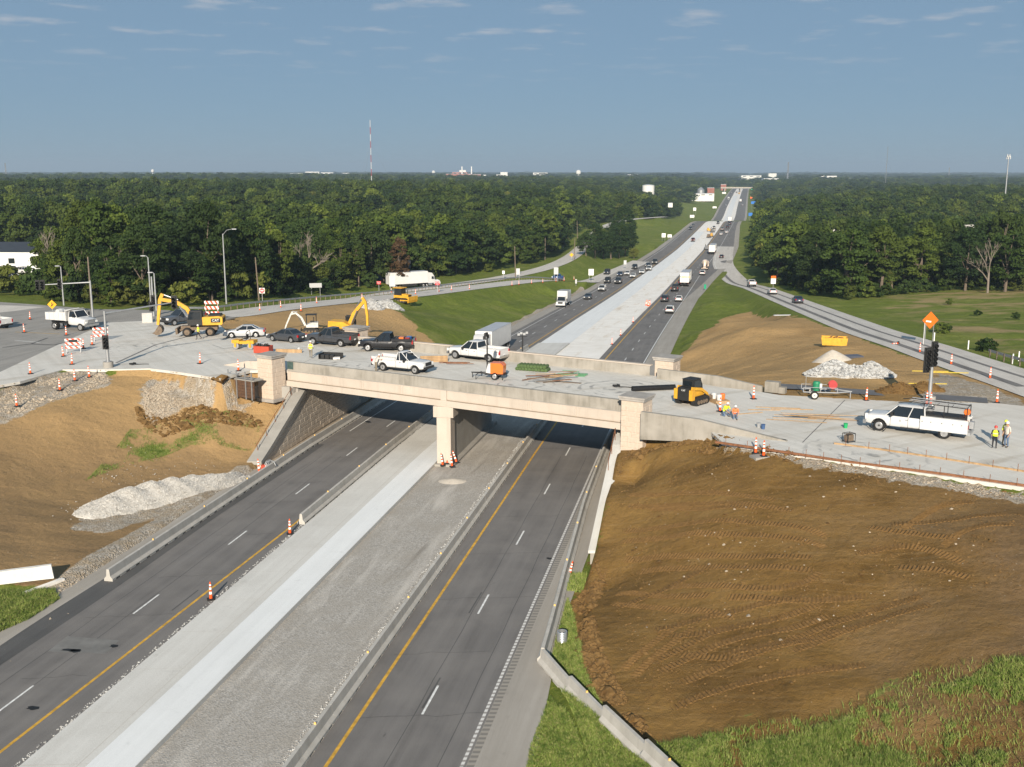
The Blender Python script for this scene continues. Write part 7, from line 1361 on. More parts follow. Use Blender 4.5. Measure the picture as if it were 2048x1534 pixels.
# white wall pieces left lying at the left edge
for u0, v0, u1, v1, h, lb in [(-60, 1172, 108, 1163, .75, 'thick white concrete wall piece lying at the left edge'), (47, 1195, 132, 1158, .3, 'thin white concrete kerb piece before the thicker one')]:
    a_ = Vector(on_ground(u0, v0)); b_ = Vector(on_ground(u1, v1)); d = b_-a_; m = MB(); m.prism([(0, -.15), (d.length, -.15), (d.length-.1, h), (.3, h*.9), (0, h*.6)], 0, .3); o = m.build('wall_piece', mat('white_precast', (.68, .66, .62), .8, var=.12, scale=1.5)); o.location = a_; o.rotation_euler = (0, 0, math.atan2(d.y, d.x)); tag(o, lb, 'wall')
# orange barrel cluster on the far median, and machines there
for k, (u, v) in enumerate([(1293,611),(1297,612),(1299,609),(1294,608)]):
    x, D = on_highway(u, v); m = MB(); m.lathe([(.3, 0), (.3, .05), (.24, .08), (.2, .9), (.16, .98)], 12); r = thing('traffic_drum', f'{ORD[k]} orange traffic drum of the cluster on the far median', 'drum', (x, D, float(hz(D))+.01), 0, 'drums on the far median'); m.build('drum_body', mat('safety_orange', (.78, .1, .015)), r)
    for z in (.35, .65): m = MB(); m.lathe([(.245-.045*z+.004, z), (.245-.045*(z+.15)+.004, z+.15)], 12, caps=False); m.build('reflective_band', mat('white_reflective', (.82, .82, .8)), r)
for k, (u, v) in enumerate([(1418,463),(1425,465),(1418,476),(1423,474),(1412,500),(1473,386),(1478,388)]):
    x, D = on_highway(u, v); r = thing('paving_machine', f'{ORD[k]} small machine on the far unfinished median, counting away', 'machine', (x, D, float(hz(D))+.02), .4*k, 'machines on the far median'); m = MB(); m.box((0, 0, .9), (2.6, 1.4, .8)); m.box((-.5, 0, 1.7), (1.0, 1.2, .9)); m.build('hull', [M_YELM, PAINT['grey'], M_MUD][k % 3], r); m = MB(); m.tube([(.5, 0, 1.2), (1.6, 0, 2.6), (2.2, 0, 1.0)], .12); m.build('arm', M_MUD, r)
    for xx in (-.8, .8):
        for s in (-1, 1): wheel(r, xx, s*.7, .4, .3)
# ------------------------------------------------------------------ people
SKIN = mat('skin', (.42, .25, .17), .6, var=.05); HIVIS = mat('hi_vis_yellow', (.62, .72, .03), .6, var=.06); HIVO = mat('hi_vis_orange', (.85, .22, .08), .6, var=.06); DENIM = mat('denim', (.1, .15, .24), .8, var=.15); KHAKI = mat('khaki_cloth', (.2, .17, .12), .85, var=.15); DARKC = mat('dark_cloth', (.02, .02, .025), .85, var=.1); PALEC = mat('pale_cloth', (.55, .5, .45), .85, var=.08); BOOT = mat('boot_leather', (.06, .035, .02), .7, var=.1)
def person(loc, rz, label, pose='stand', pants=DENIM, shirt=PALEC, vest=HIVIS, hat=None, h=1.78):
    r = thing('person', label, 'person', loc, rz); k = h/1.78
    hip = Vector((0, 0, .93)); lean = 0.
    J = {'hip': hip, 'chest': hip+Vector((.02, 0, .38)), 'neck': hip+Vector((.02, 0, .56)), 'head': hip+Vector((.05, 0, .7)), 'top': hip+Vector((.04, 0, .82))}
    L = {}
    for s, n in ((1, 'L'), (-1, 'R')):
        L[n] = dict(hipj=hip+Vector((0, s*.1, -.04)), knee=Vector((.03, s*.12, .5)), ank=Vector((-.02, s*.13, .09)), toe=Vector((.17, s*.15, .04)), sh=J['chest']+Vector((0, s*.2, .1)), elb=J['chest']+Vector((-.03, s*.27, -.2)), wr=J['chest']+Vector((.1, s*.25, -.42)))
    if pose == 'walk':
        L['L'].update(knee=Vector((.22, .11, .52)), ank=Vector((.2, .12, .1)), toe=Vector((.4, .13, .06))); L['R'].update(knee=Vector((-.05, -.11, .5)), ank=Vector((-.3, -.12, .16)), toe=Vector((-.14, -.13, .05))); L['L']['wr'] += Vector((-.2, 0, .05)); L['R']['wr'] += Vector((.15, 0, .08))
    if pose == 'lean' or pose == 'work':
        for q in ('chest', 'neck', 'head', 'top'): J[q] = hip + Matrix.Rotation(.5, 3, 'Y') @ (J[q]-hip)
        for n, s in (('L', 1), ('R', -1)): L[n].update(sh=J['chest']+Vector((.03, s*.2, .08)), elb=J['chest']+Vector((.2, s*.25, -.12)), wr=J['chest']+Vector((.42, s*.2, -.05)))
    if pose == 'kneel':
        d = Vector((0, 0, -.47))
        for q in J: J[q] = J[q]+d
        for q in ('chest', 'neck', 'head', 'top'): J[q] = J['hip'] + Matrix.Rotation(.55, 3, 'Y') @ (J[q]-J['hip'])
        L['L'].update(hipj=J['hip']+Vector((0, .1, 0)), knee=Vector((.38, .13, .48)), ank=Vector((.32, .13, .08)), toe=Vector((.5, .14, .04))); L['R'].update(hipj=J['hip']+Vector((0, -.1, 0)), knee=Vector((.25, -.13, .07)), ank=Vector((-.15, -.13, .09)), toe=Vector((-.3, -.13, .05)))
        for n, s in (('L', 1), ('R', -1)): L[n].update(sh=J['chest']+Vector((.03, s*.2, .08)), elb=J['chest']+Vector((.22, s*.24, -.15)), wr=J['chest']+Vector((.42, s*.16, -.3)))
    vs = [J['hip'], (J['hip']+J['chest'])/2, J['chest'], J['neck'], J['head'], J['top']]; rad = [.15, .14, .17, .06, .095, .07]; ed = [(0, 1), (1, 2), (2, 3), (3, 4), (4, 5)]
    for n in 'LR':
        q = L[n]; b = len(vs); vs += [q['hipj'], (q['hipj']+q['knee'])/2, q['knee'], (q['knee']*.6+q['ank']*.4), q['ank'], q['toe']]; rad += [.095, .085, .06, .058, .042, .04]; ed += [(0, b), (b, b+1), (b+1, b+2), (b+2, b+3), (b+3, b+4), (b+4, b+5)]
        b = len(vs); vs += [q['sh'], q['elb'], q['wr'], q['wr']+(q['wr']-q['elb']).normalized()*.08]; rad += [.065, .045, .032, .035]; ed += [(2, b), (b, b+1), (b+1, b+2), (b+2, b+3)]
    me = bpy.data.meshes.new('body'); me.from_pydata([tuple(v) for v in vs], ed, []); o = bpy.data.objects.new('body', me); col.objects.link(o); sk_ = o.modifiers.new('skin', 'SKIN'); sk_.use_smooth_shade = True
    for i, d in enumerate(me.skin_vertices[0].data): d.radius = (rad[i], rad[i]*(1.15 if i in (0, 1, 2) else 1)); d.use_root = i == 0
    ss = o.modifiers.new('sub', 'SUBSURF'); ss.levels = 1; ss.render_levels = 1; dg = bpy.context.evaluated_depsgraph_get(); em = bpy.data.meshes.new_from_object(o.evaluated_get(dg)); bpy.data.objects.remove(o)
    # fingers and facial features join the same skin mesh
    x = MB(); fwd = (J['head']-J['neck']); 
    for n, s in (('L', 1), ('R', -1)):
        q = L[n]; d = (q['wr']-q['elb']).normalized(); t0 = q['wr']+d*.1; side = d.cross(Vector((0, s, .2))).normalized()
        for i, ln in enumerate((.06, .07, .065, .05)): a0 = t0+side*(.027-.018*i); a1 = a0+d*ln*.6; a2 = a1+(d*.6+Vector((.0, -s*.5, -.3))).normalized()*ln*.5; x.cyl(a0-d*.03, a1, .009, .009, 5); x.cyl(a1, a2, .009, .006, 5)
        th = q['wr']+d*.05+side*.035; x.cyl(th-side*.02, th+side*.035+d*.025, .011, .009, 5)
    hd = J['head']; x.box(hd+Vector((.1, 0, -.01)), (.035, .03, .045)); x.box(hd+Vector((.085, 0, -.06)), (.03, .06, .015))
    for s in (-1, 1): x.box(hd+Vector((.0, s*.1, 0)), (.04, .025, .06)); x.box(hd+Vector((.09, s*.035, .025)), (.015, .025, .012))
    fm = x.mesh('f', SKIN); bmh = bmesh.new(); bmh.from_mesh(em); nb_ = len(bmh.faces); bmh.from_mesh(fm); bmh.faces.ensure_lookup_table()
    for i, f_ in enumerate(bmh.faces):
        c = f_.calc_center_median(); f_.smooth = True; best = None
        if i >= nb_: f_.material_index = 2; continue
        dmin = 1e9
        for n in 'LR':
            q = L[n]
            for key, a_, b_ in ((3, q['ank'], q['toe']), (1, q['hipj'], q['knee']), (1, q['knee'], q['ank']), (0, q['sh'], q['elb']), (2, q['elb'], q['wr']+(q['wr']-q['elb'])*.3)):
                ab = b_-a_; t = max(0, min(1, (c-a_).dot(ab)/ab.length_squared)); dd = (c-a_-ab*t).length
                if dd < dmin: dmin = dd; best = key
        for key, a_, b_, rr_ in ((1, J['hip']-Vector((0, 0, .1)), J['hip']+Vector((0, 0, .03)), .05), (0, J['hip']+(J['chest']-J['hip'])*.2, J['chest'], .09), (2, J['neck'], J['top'], .03)):
            ab = b_-a_; t = max(0, min(1, (c-a_).dot(ab)/ab.length_squared)); dd = (c-a_-ab*t).length-rr_
            if dd < dmin: dmin = dd; best = key
        f_.material_index = best
    em.materials.clear()
    for m_ in (shirt, pants, SKIN, BOOT): em.materials.append(m_)
    bmh.to_mesh(em); bmh.free()
    b = obj('body', em, r)
    if vest:
        m = MB(); a_ = J['hip']+(J['chest']-J['hip'])*.15; up_ = (J['chest']-J['hip']).normalized(); secs = []
        for t, rx_, ry_ in ((0, .155, .2), (.3, .16, .205), (.65, .175, .225), (.92, .13, .2), (1.05, .1, .15)):
            c = a_+up_*t*.45; fx_ = Vector((0, 1, 0)).cross(up_).normalized(); secs.append([tuple(c+fx_*rx_*math.cos(t2)+Vector((0, 1, 0))*ry_*math.sin(t2)) for t2 in np.linspace(0, 6.283, 13)[:-1]])
        m.loft(secs); v_ = m.build('vest', vest, r, True); m = MB(); secs = []
        for t in (.42, .52): c = a_+up_*t*.45; secs.append([tuple(c+fx_*.178*math.cos(t2)+Vector((0, 1, 0))*.222*math.sin(t2)) for t2 in np.linspace(0, 6.283, 13)[:-1]])
        m.loft(secs, False); m.build('reflective_stripe', mat('silver_tape', (.6, .6, .58), .4), v_)
    if hat:
        m = MB(); m.lathe([(.135, 0), (.13, .015), (.12, .03), (.115, .08), (.085, .135), (.03, .155)], 12, tuple(J['head']+Vector((-.005, 0, .035)))); m.box(J['head']+Vector((.13, 0, .045)), (.09, .14, .012)); m.build('hard_hat', hat, r, True)
    else: m = MB(); m.lathe([(.105, -.02), (.11, .03), (.085, .1), (.02, .125)], 10, tuple(J['head']+Vector((-.02, 0, .02)))); m.build('hair', mat('brown_hair', (.05, .03, .02), .8), r, True)
    r.scale = (k, k, k); return r
WH = PAINT['white']; YH = mat('yellow_helmet', (.65, .72, .05), .35, var=0); RH = mat('red_helmet', (.5, .03, .03), .35, var=0)
person(at_deck(622, 716), math.radians(95), 'worker in a yellow vest and khaki trousers walking alone on the deck', 'walk', KHAKI, PALEC, HIVIS, WH, 1.8); person(at_deck(398, 679), math.radians(190), 'worker in a yellow vest and dark trousers walking past the wheeled excavator', 'walk', DARKC, HIVIS, HIVIS, WH, 1.78)
person(at_deck(752, 743), math.radians(30), 'worker in pale shirt leaning into the open white pickup bed', 'lean', KHAKI, PALEC, None, WH, 1.8)
person(at_deck(1448, 832), math.radians(-60), 'kneeling worker in a yellow vest and white hard hat behind the parapet', 'kneel', DENIM, HIVIS, HIVIS, WH); person(at_deck(1470, 838), math.radians(-100), 'kneeling worker in an orange vest behind the parapet', 'kneel', DENIM, HIVO, HIVO, WH)
person(at_deck(1988, 897), math.radians(60), 'person in a red hard hat, yellow vest and black trousers behind the service truck', 'stand', DARKC, DARKC, HIVIS, RH, 1.62); person(at_deck(2012, 894.5), math.radians(200), 'tall person in a pale shirt, jeans and white hard hat at the right edge', 'stand', DENIM, PALEC, None, WH, 1.86); person(at_deck(2007, 890), math.radians(-60), 'person in a yellow vest half hidden behind the tall person', 'stand', KHAKI, HIVIS, HIVIS, YH, 1.82)
# ------------------------------------------------------------------ trees
def leaf_mat(name, dark, light, warm):
    a = NT(name, .75, .25); oi = a.N.new('ShaderNodeObjectInfo'); n1 = a.noise(.55, 3); n2 = a.noise(.05, 3)
    c = a.mix(a.ramp(n1, .3, .7), dark, light); c = a.mix(a.math('MULTIPLY', a.ramp(oi.outputs['Random'], .35, 1.), .85), c, warm); c = a.mix(a.math('MULTIPLY', a.ramp(n2, .45, .7), .4), c, tuple(x*.65 for x in dark)); r2 = a.math('FRACT', a.math('MULTIPLY', oi.outputs['Random'], 7.13), 0); c = a.mix(1.0, c, a.ramp(r2, 0., 1., (.55, .6, .6), (1.0, 1.0, 1.0)), 'MULTIPLY'); c = a.mix(a.math('MULTIPLY', a.ramp(r2, .8, 1.), .5), c, tuple(x*1.5 for x in warm)); a.color(c)
    tr = a.N.new('ShaderNodeBsdfTranslucent'); a.L.new(c, tr.inputs['Color']); ms_ = a.N.new('ShaderNodeMixShader'); ms_.inputs[0].default_value = .3; a.L.new(a.b.outputs[0], ms_.inputs[1]); a.L.new(tr.outputs[0], ms_.inputs[2]); out = [n for n in a.N if n.type == 'OUTPUT_MATERIAL'][0]; a.L.new(ms_.outputs[0], out.inputs['Surface']); return a.m
M_LEAF = leaf_mat('broad_leaves', (.026, .053, .009), (.07, .112, .016), (.115, .148, .022)); M_LEAFY = leaf_mat('yellowish_leaves', (.075, .1, .015), (.13, .155, .028), (.16, .165, .035)); M_LEAFD = leaf_mat('dark_leaves', (.018, .042, .011), (.044, .08, .016), (.066, .1, .02)); M_LEAFB = leaf_mat('dying_leaves', (.14, .07, .03), (.2, .11, .05), (.16, .1, .05))
M_BARK = mat('bark', (.14, .11, .085), .95, var=.3, scale=6); M_DEAD = mat('bare_dead_wood', (.2, .17, .14), .9, var=.2, scale=5)
def crown_np(rg, H, R, z0, nb, nc, ls, squash=1.):
    """leaf cards in lobes through the crown's volume"""
    B = []
    for k in range(nb):
        t = rg.random(); zz = z0+(H-z0)*(.08+.87*t); rr = R*math.sqrt(max(.05, 1-(2*t-.85)**2*.85))*(.35+.65*rg.random()**.5); an = rg.uniform(0, 6.283); B.append((rr*math.cos(an)*rg.uniform(.7, 1), rr*math.sin(an)*rg.uniform(.7, 1), zz, rg.uniform(.2, .36)*R))
    B = np.array(B); n = nb*nc; bi = np.repeat(np.arange(nb), nc); d = rg.normal(size=(n, 3)); d /= np.linalg.norm(d, axis=1)[:, None]; d[:, 2] = np.abs(d[:, 2])*.85+d[:, 2]*.15
    c = B[bi, :3]+d*B[bi, 3:4]*rg.uniform(.55, 1.08, (n, 1)); nr = d+rg.normal(size=(n, 3))*.55; nr /= np.linalg.norm(nr, axis=1)[:, None]; t = np.cross(nr, rg.normal(size=(n, 3))); t /= np.linalg.norm(t, axis=1)[:, None]; b = np.cross(nr, t); s = ls*rg.uniform(.6, 1.35, (n, 1))
    V = np.stack([c-t*s-b*s*.55, c+t*s-b*s*.6, c+t*s*.8+b*s*.6, c-t*s*.9+b*s*.65], 1).reshape(-1, 3); F = np.arange(n*4).reshape(-1, 4); return V, F, B
def trunk_mesh(rg, H, z0, B, m, r=.22):
    q = MB(); top = Vector((rg.uniform(-.4, .4), rg.uniform(-.4, .4), H*.62)); q.cyl((0, 0, -.4), tuple(top*.5), r*1.3, r, 7); q.cyl(tuple(top*.5), tuple(top), r, r*.5, 6)
    for k in rg.choice(len(B), min(7, len(B)), replace=False): a = top*rg.uniform(.45, .95); q.cyl(tuple(a), tuple(B[k, :3]), r*.45, .05, 5)
    return q.mesh('trunk', m)
TREES = []
for k in range(9):
    rg = np.random.default_rng(100+k); H = [12, 14.5, 10, 13, 14, 9.5, 13.5, 11, 11.5][k]; R = [4.0, 4.2, 4.6, 3.1, 4.9, 4.0, 3.4, 5.2, 4.1][k]; V, F, B = crown_np(rg, H, R, H*.14, 74, 72, .2); TREES.append((np_mesh('crown', V, F, [M_LEAF, M_LEAF, M_LEAFD, M_LEAF, M_LEAFD, M_LEAFY, M_LEAF, M_LEAFD, M_LEAF][k]), trunk_mesh(rg, H, 2, B, M_BARK)))
def bare_mesh(seed, H):
    rg = random.Random(seed); q = MB()
    def br(p, d, L, r, n):
        e = p+d*L; q.cyl(tuple(p), tuple(e), r, r*.62, 5)
        if n:
            for k in range(3 if n > 1 else 4): dd = (d+Vector((rg.uniform(-.8, .8), rg.uniform(-.8, .8), rg.uniform(-.15, .6)))).normalized(); br(p+d*L*rg.uniform(.6, 1), dd, L*rg.uniform(.55, .8), r*.6, n-1)
    br(Vector((0, 0, -.3)), Vector((.03, 0, 1)), H*.36, .24, 4); return q.mesh('branches', M_DEAD)
BARE = [bare_mesh(k, 11) for k in range(3)]
CLEARP = [on_ground(*q)[:2] for q in [(-500,585),(-300,580),(0,582),(60,588),(130,600),(200,609),(300,613),(450,604),(560,593),(720,578),(880,553),(1000,540),(1085,522),(1133,494),(1162,457),(1180,441)]] + [hw_(-90, 560), hw_(-58, 640), hw_(-52, 900), hw_(-60, 1400), hw_(-45, 2300), hw_(22, 2300), hw_(24, 900), hw_(24, 560), hw_(24, 420)] + [on_ground(*q)[:2] for q in [(1525,560),(1600,580),(1700,594),(1780,586),(1850,573),(2048,577),(2400,600)]] + [(300, 20), (-300, 20)]
WHOUSE = [on_ground(*q)[:2] for q in [(-200,560),(40,560),(60,540),(150,510)]] + [(-95, 330), (-220, 330)]
def wooded(x, y):
    k = ~inside(CLEARP, x, y); o = x-cx(y); k &= ~inside(WHOUSE, x, y)
    k &= ~((x/y < -.455) & (y < 330)); k &= ~((x/y < -.405) & (y > 215) & (y < 330)); d, _ = path_near(FRONT, x, y); k &= d > 9; return k
def jgrid(D0, D1, sp, seed, jit=.85):
    rg = np.random.default_rng(seed); X = []; Y = []
    for y in np.arange(D0, D1, sp):
        w = .56*y+45; xs = np.arange(-w, w, sp); X.append(xs+rg.uniform(-.5, .5, len(xs))*sp*jit); Y.append(np.full(len(xs), y)+rg.uniform(-.5, .5, len(xs))*sp*jit)
    return np.concatenate(X), np.concatenate(Y)
xa, ya = jgrid(165, 470, 5.6, 1); k = wooded(xa, ya); xa, ya = xa[k], ya[k]; od = np.argsort(ya + 40*(np.abs(xa)/ya > .5)); xa, ya = xa[od], ya[od]; za = ground_h(xa, ya, False)
NI = 262; rg = np.random.default_rng(5); cnt = {}
def scale_at(x, y): return (.98 if x-float(cx(y)) > 0 else .98)*(1+.1*math.sin(x*.05+y*.03))
TG = {True: 'trees of the right wood', False: 'trees of the left wood'}
order = np.argsort(xa[:NI]/ya[:NI])
for i in order:
    x, y = float(xa[i]), float(ya[i]); right = x-float(cx(y)) > 0; row = 'front' if y < (203 if not right else 275)+ (0 if right else max(0, (x+30)*1.4)) else 'inner'; kk = int(rg.integers(0, 9)); s = scale_at(x, y)*rg.uniform(.62, 1.32)
    key = (right, row); cnt[key] = cnt.get(key, 0)+1; side = 'right' if right else 'left'; tone = {2: 'dark', 4: 'dark', 7: 'dark', 5: 'yellowish'}.get(kk, 'mid')
    lab = f'{ordw(cnt[key])} tree from the left in the {row} rows of the {side} wood, {tone} green'
    r = thing('broadleaf_tree', lab, 'tree', (x, y, float(za[i])), rg.uniform(0, 6.28), TG[right]); s *= .66 if (x/y < -.4 and y < 216) else 1; r.scale = (s, s, s*rg.uniform(.85, 1.15)); obj('crown', TREES[kk][0], r); obj('trunk', TREES[kk][1], r)
# named trees
def tree(u, v, kk, s, label, grp=None, sz=None, crown=None):
    p = on_ground(u, v); r = thing('broadleaf_tree', label, 'tree', p, random.uniform(0, 6), grp); r.scale = (s, s, sz or s); obj('crown', TREES[kk][0], r); obj('trunk', TREES[kk][1], r)
    if crown: c = r.children[0]; c.material_slots[0].link = 'OBJECT'; c.material_slots[0].material = crown
    return r
GCl = 'clump of trees beside the left lanes'
for k, (u, v, kk, s) in enumerate([(1172, 512, 2, .85), (1190, 516, 4, .95), (1207, 517, 7, .95), (1222, 518, 2, 1.05), (1238, 516, 4, 1.0), (1250, 512, 7, 1.1), (1228, 505, 2, 1.2), (1247, 498, 4, 1.35), (1200, 508, 0, .95)]): tree(u, v, kk, s, f'{ORD[k]} dark tree of the clump beside the left lanes, counting from the left', GCl)
tree(1268, 517, 5, .55, 'low yellow bush at the end of the dark clump', None, .45, M_LEAFY)
for k, (u, v, kk, s, sz) in enumerate(sorted([(1690, 596, 0, 1.5, 1.3), (1760, 590, 6, 1.45, 1.2), (1630, 585, 4, 1.25, 1.1), (1555, 565, 2, 1.3, 1.25), (1840, 580, 1, 1.2, 1.05), (1930, 582, 4, 1.2, 1.05), (2010, 584, 0, 1.25, 1.15)])): tree(u, v, kk, s, f'{ORD[k]} of the biggest trees fronting the right wood, counting from the left', 'big trees of the right wood', sz)
tree(800, 575, 3, .9, 'dying brown tree beside the blue house', None, .95, M_LEAFB); tree(160, 606, 6, .7, 'small dark conifer-like tree before the white warehouse', None, .95, M_LEAFD); tree(478, 560, 5, .7, 'bright yellow green tree behind the tall lamp post', None, .8, M_LEAFY)
for k, (u, v, kk, s, h) in enumerate(sorted([(235, 600, 0, 1, 1.15), (275, 596, 1, 1.1, 1.2), (610, 580, 2, 1.1, 1.25), (740, 560, 0, 1.2, 1.3), (912, 545, 1, 1.0, 1.1), (385, 590, 1, .8, .9), (1975, 586, 2, 1.0, 1.2), (100, 585, 2, 1, 1.2)])):
    p = on_ground(u, v); r = thing('bare_tree', f'{ORD[k]} bare dead tree at the wood edge, counting from the left', 'tree', p, k*1.3, 'dead trees at the wood edge'); r.scale = (s*1.1, s*1.1, h*1.05); m = MB(); m.cyl((0, 0, -.4), (.1, 0, 4), .26, .2, 7); obj('trunk', m.mesh('trunk', M_DEAD), r); obj('branches', BARE[kk], r)
SH = []
for k in range(3):
    rg2 = np.random.default_rng(300+k); V, F, B = crown_np(rg2, 2.6, 1.7, .1, 22, 34, .17); SH.append(np_mesh('foliage', V, F, [M_LEAF, M_LEAFD, M_LEAFY][k]))
ns = 0; rg2 = np.random.default_rng(9)
for L, n, grp, nm in (([(-20,588),(60,594),(130,606),(200,613),(300,616),(450,607),(560,596),(720,581),(880,556),(1000,544)], 34, 'shrubs at the foot of the left wood', 'left'), ([(1545,568),(1620,590),(1700,600),(1800,590),(1900,584),(2060,584)], 26, 'shrubs at the foot of the right wood', 'right')):
    for j in range(n):
        t = (j+rg2.uniform(-.3, .3))/n*(len(L)-1); t = min(max(t, 0), len(L)-1.001); i = int(t); u = L[i][0]+(L[i+1][0]-L[i][0])*(t-i); v = L[i][1]+(L[i+1][1]-L[i][1])*(t-i)-rg2.uniform(0, 5); p = on_ground(u, v); r = thing('shrub', f'{ordw(j+1)} shrub from the left along the foot of the {nm} wood', 'shrub', p, rg2.uniform(0, 6), grp); s = rg2.uniform(.8, 1.9); r.scale = (s, s, s*rg2.uniform(.7, 1.2)); obj('foliage', SH[int(rg2.integers(0, 3))], r)
for k, (u, v, s) in enumerate(sorted([(1884, 668, .75), (1893, 664, .55), (1962, 700, .6), (1972, 706, .8), (1985, 702, .5), (1955, 632, .5), (2030, 640, .6), (1900, 610, .6)])): p = on_ground(u, v); r = thing('shrub', f'{ORD[k]} low dark bush on the rough right field, counting from the left', 'shrub', p, k*1.1, 'bushes on the right field'); r.scale = (s, s, s*.8); obj('foliage', SH[k % 2], r)
# the rest of the wood: one object of instances
FARC = bpy.data.collections.new('far_tree_shapes'); LOW = []
for k in range(6):
    rg2 = np.random.default_rng(200+k); V, F, B = crown_np(rg2, [12, 10, 13, 11, 9.5, 12][k], [4.6, 5, 4.0, 5.2, 4.4, 4.2][k], 1.2, 40, 34, .33); me = np_mesh('far_crown', V, F, [M_LEAF, M_LEAFD, M_LEAF, M_LEAFD, M_LEAFY, M_LEAF][k]); o = bpy.data.objects.new('far_crown', me); FARC.objects.link(o)
PX = [xa[NI:]]; PY = [ya[NI:]]; PS = [np.stack([np.array([scale_at(x, y) for x, y in zip(xa[NI:], ya[NI:])])]*3, 1)]
for D0, D1, sp, sc, szz, sd, thr in ((470, 1100, 9, 1.12, 1.08, 2, 0), (1100, 2600, 17, 1.75, 1.05, 3, .15), (2600, 9500, 62, 5.6, 1.0, 4, .22)):
    x, y = jgrid(D0, D1, sp, sd); k = wooded(x, y) if D0 < 2300 else np.abs(x-cx(y)) > 20
    if thr: k &= vnoise(x, y, 240 if D0 < 2000 else 700, 90+sd) > thr*np.clip(.4+np.abs(x-cx(y))*0+1, 0, 1)
    x, y = x[k], y[k]; PX.append(x); PY.append(y); PS.append(np.stack([np.full(len(x), sc), np.full(len(x), sc), np.full(len(x), szz)], 1))
PX, PY, PS = np.concatenate(PX), np.concatenate(PY), np.concatenate(PS); rg2 = np.random.default_rng(77); n = len(PX); PS = PS*rg2.uniform(.6, 1.35, (n, 1)); PZ_ = ground_h(PX, PY, False)
me = bpy.data.meshes.new('forest'); me.vertices.add(n); me.vertices.foreach_set('co', np.stack([PX, PY, PZ_], 1).astype(np.float32).ravel())
for nm, ty, d in (('scl', 'FLOAT_VECTOR', PS.astype(np.float32)), ('rot', 'FLOAT_VECTOR', np.stack([np.zeros(n), np.zeros(n), rg2.uniform(0, 6.28, n)], 1).astype(np.float32))): at = me.attributes.new(nm, ty, 'POINT'); at.data.foreach_set('vector', d.ravel())
at = me.attributes.new('idx', 'INT', 'POINT'); at.data.foreach_set('value', rg2.choice(6, n, p=[.2, .18, .2, .18, .1, .14]).astype(np.int32))
forest = obj('forest', me); tag(forest, 'green wooded country running from the interchange to the horizon', 'forest', kind='stuff')
ng = bpy.data.node_groups.new('wood', 'GeometryNodeTree'); ng.interface.new_socket('Geometry', in_out='INPUT', socket_type='NodeSocketGeometry'); ng.interface.new_socket('Geometry', in_out='OUTPUT', socket_type='NodeSocketGeometry')
gi = ng.nodes.new('NodeGroupInput'); go = ng.nodes.new('NodeGroupOutput'); mp_ = ng.nodes.new('GeometryNodeMeshToPoints'); ip = ng.nodes.new('GeometryNodeInstanceOnPoints'); ci = ng.nodes.new('GeometryNodeCollectionInfo'); ci.inputs['Collection'].default_value = FARC; ci.inputs['Separate Children'].default_value = True; ci.inputs['Reset Children'].default_value = True
def na(n_, t): q = ng.nodes.new('GeometryNodeInputNamedAttribute'); q.data_type = t; q.inputs['Name'].default_value = n_; return q.outputs['Attribute']
ng.links.new(gi.outputs[0], mp_.inputs['Mesh']); ng.links.new(mp_.outputs[0], ip.inputs['Points']); ng.links.new(ci.outputs[0], ip.inputs['Instance']); ip.inputs['Pick Instance'].default_value = True; ng.links.new(na('idx', 'INT'), ip.inputs['Instance Index']); ng.links.new(na('scl', 'FLOAT_VECTOR'), ip.inputs['Scale'])
er = ng.nodes.new('FunctionNodeEulerToRotation'); ng.links.new(na('rot', 'FLOAT_VECTOR'), er.inputs[0]); ng.links.new(er.outputs[0], ip.inputs['Rotation']); ng.links.new(ip.outputs[0], go.inputs[0])
forest.modifiers.new('wood', 'NODES').node_group = ng
# ------------------------------------------------------------------ buildings, towers, the distant town
M_WSID = mat('white_metal_siding', (.72, .73, .74), .6, var=.04); M_DROOF = mat('dark_roof_sheet', (.035, .038, .045), .5, var=.15, scale=.3); M_BRK = mat('far_brick', (.3, .12, .09), .9, var=.15, scale=.1); M_WBLD = mat('pale_building', (.68, .67, .64), .8, var=.05, scale=.1)
def house(base, L, W, h, rh, rz, label, wall, roof, name='house', cat='house', wins=3, overh=.5):
    r = thing(name, label, cat, base, rz); m = MB(); m.box((0, 0, h/2-1), (L, W, h+2)); m.prism([], 0, 0) if False else None; w_ = m.build('wall', wall, r); m = MB(); P = [(-W/2-overh, h), (W/2+overh, h), (0, h+rh)]
    n_ = [(-L/2-overh, y, z) for y, z in P]+[(L/2+overh, y, z) for y, z in P]; m.add(n_, [(0, 1, 2), (5, 4, 3), (0, 3, 4, 1), (1, 4, 5, 2), (2, 5, 3, 0)]); m.build('roof', roof, r)
    for k in range(wins): m = MB(); m.box((-L/2+L*(k+.5)/wins, -W/2-.03, h*.6), (min(1.6, L/wins*.5), .1, min(1.3, h*.35))); m.build('window', M_GLASS, r)
    m = MB(); m.box((L*.1, -W/2-.03, min(1.1, h*.35)), (1.1, .08, min(2.1, h*.7))); m.build('door', wall if wins > 6 else M_GREYM, r); return r
b_ = at_z(30, 535, 3.2); house((b_[0]-14, b_[1]+22, .3), 66, 16, 5.6, 2.0, math.radians(-3), 'long white warehouse with a dark roof at the left edge', M_WSID, M_DROOF, 'warehouse', 'building', 9, .3)
p = at_z(118, 492, 8); m = MB(); m.box((0, 0, 0), (2.4, .1, 1.8)); o = m.build('wall_sign', M_SGB); o.location = (b_[0]+15.5, b_[1]+8.7, 3.9); tag(o, 'pale blue square sign on the warehouse wall end', 'sign')
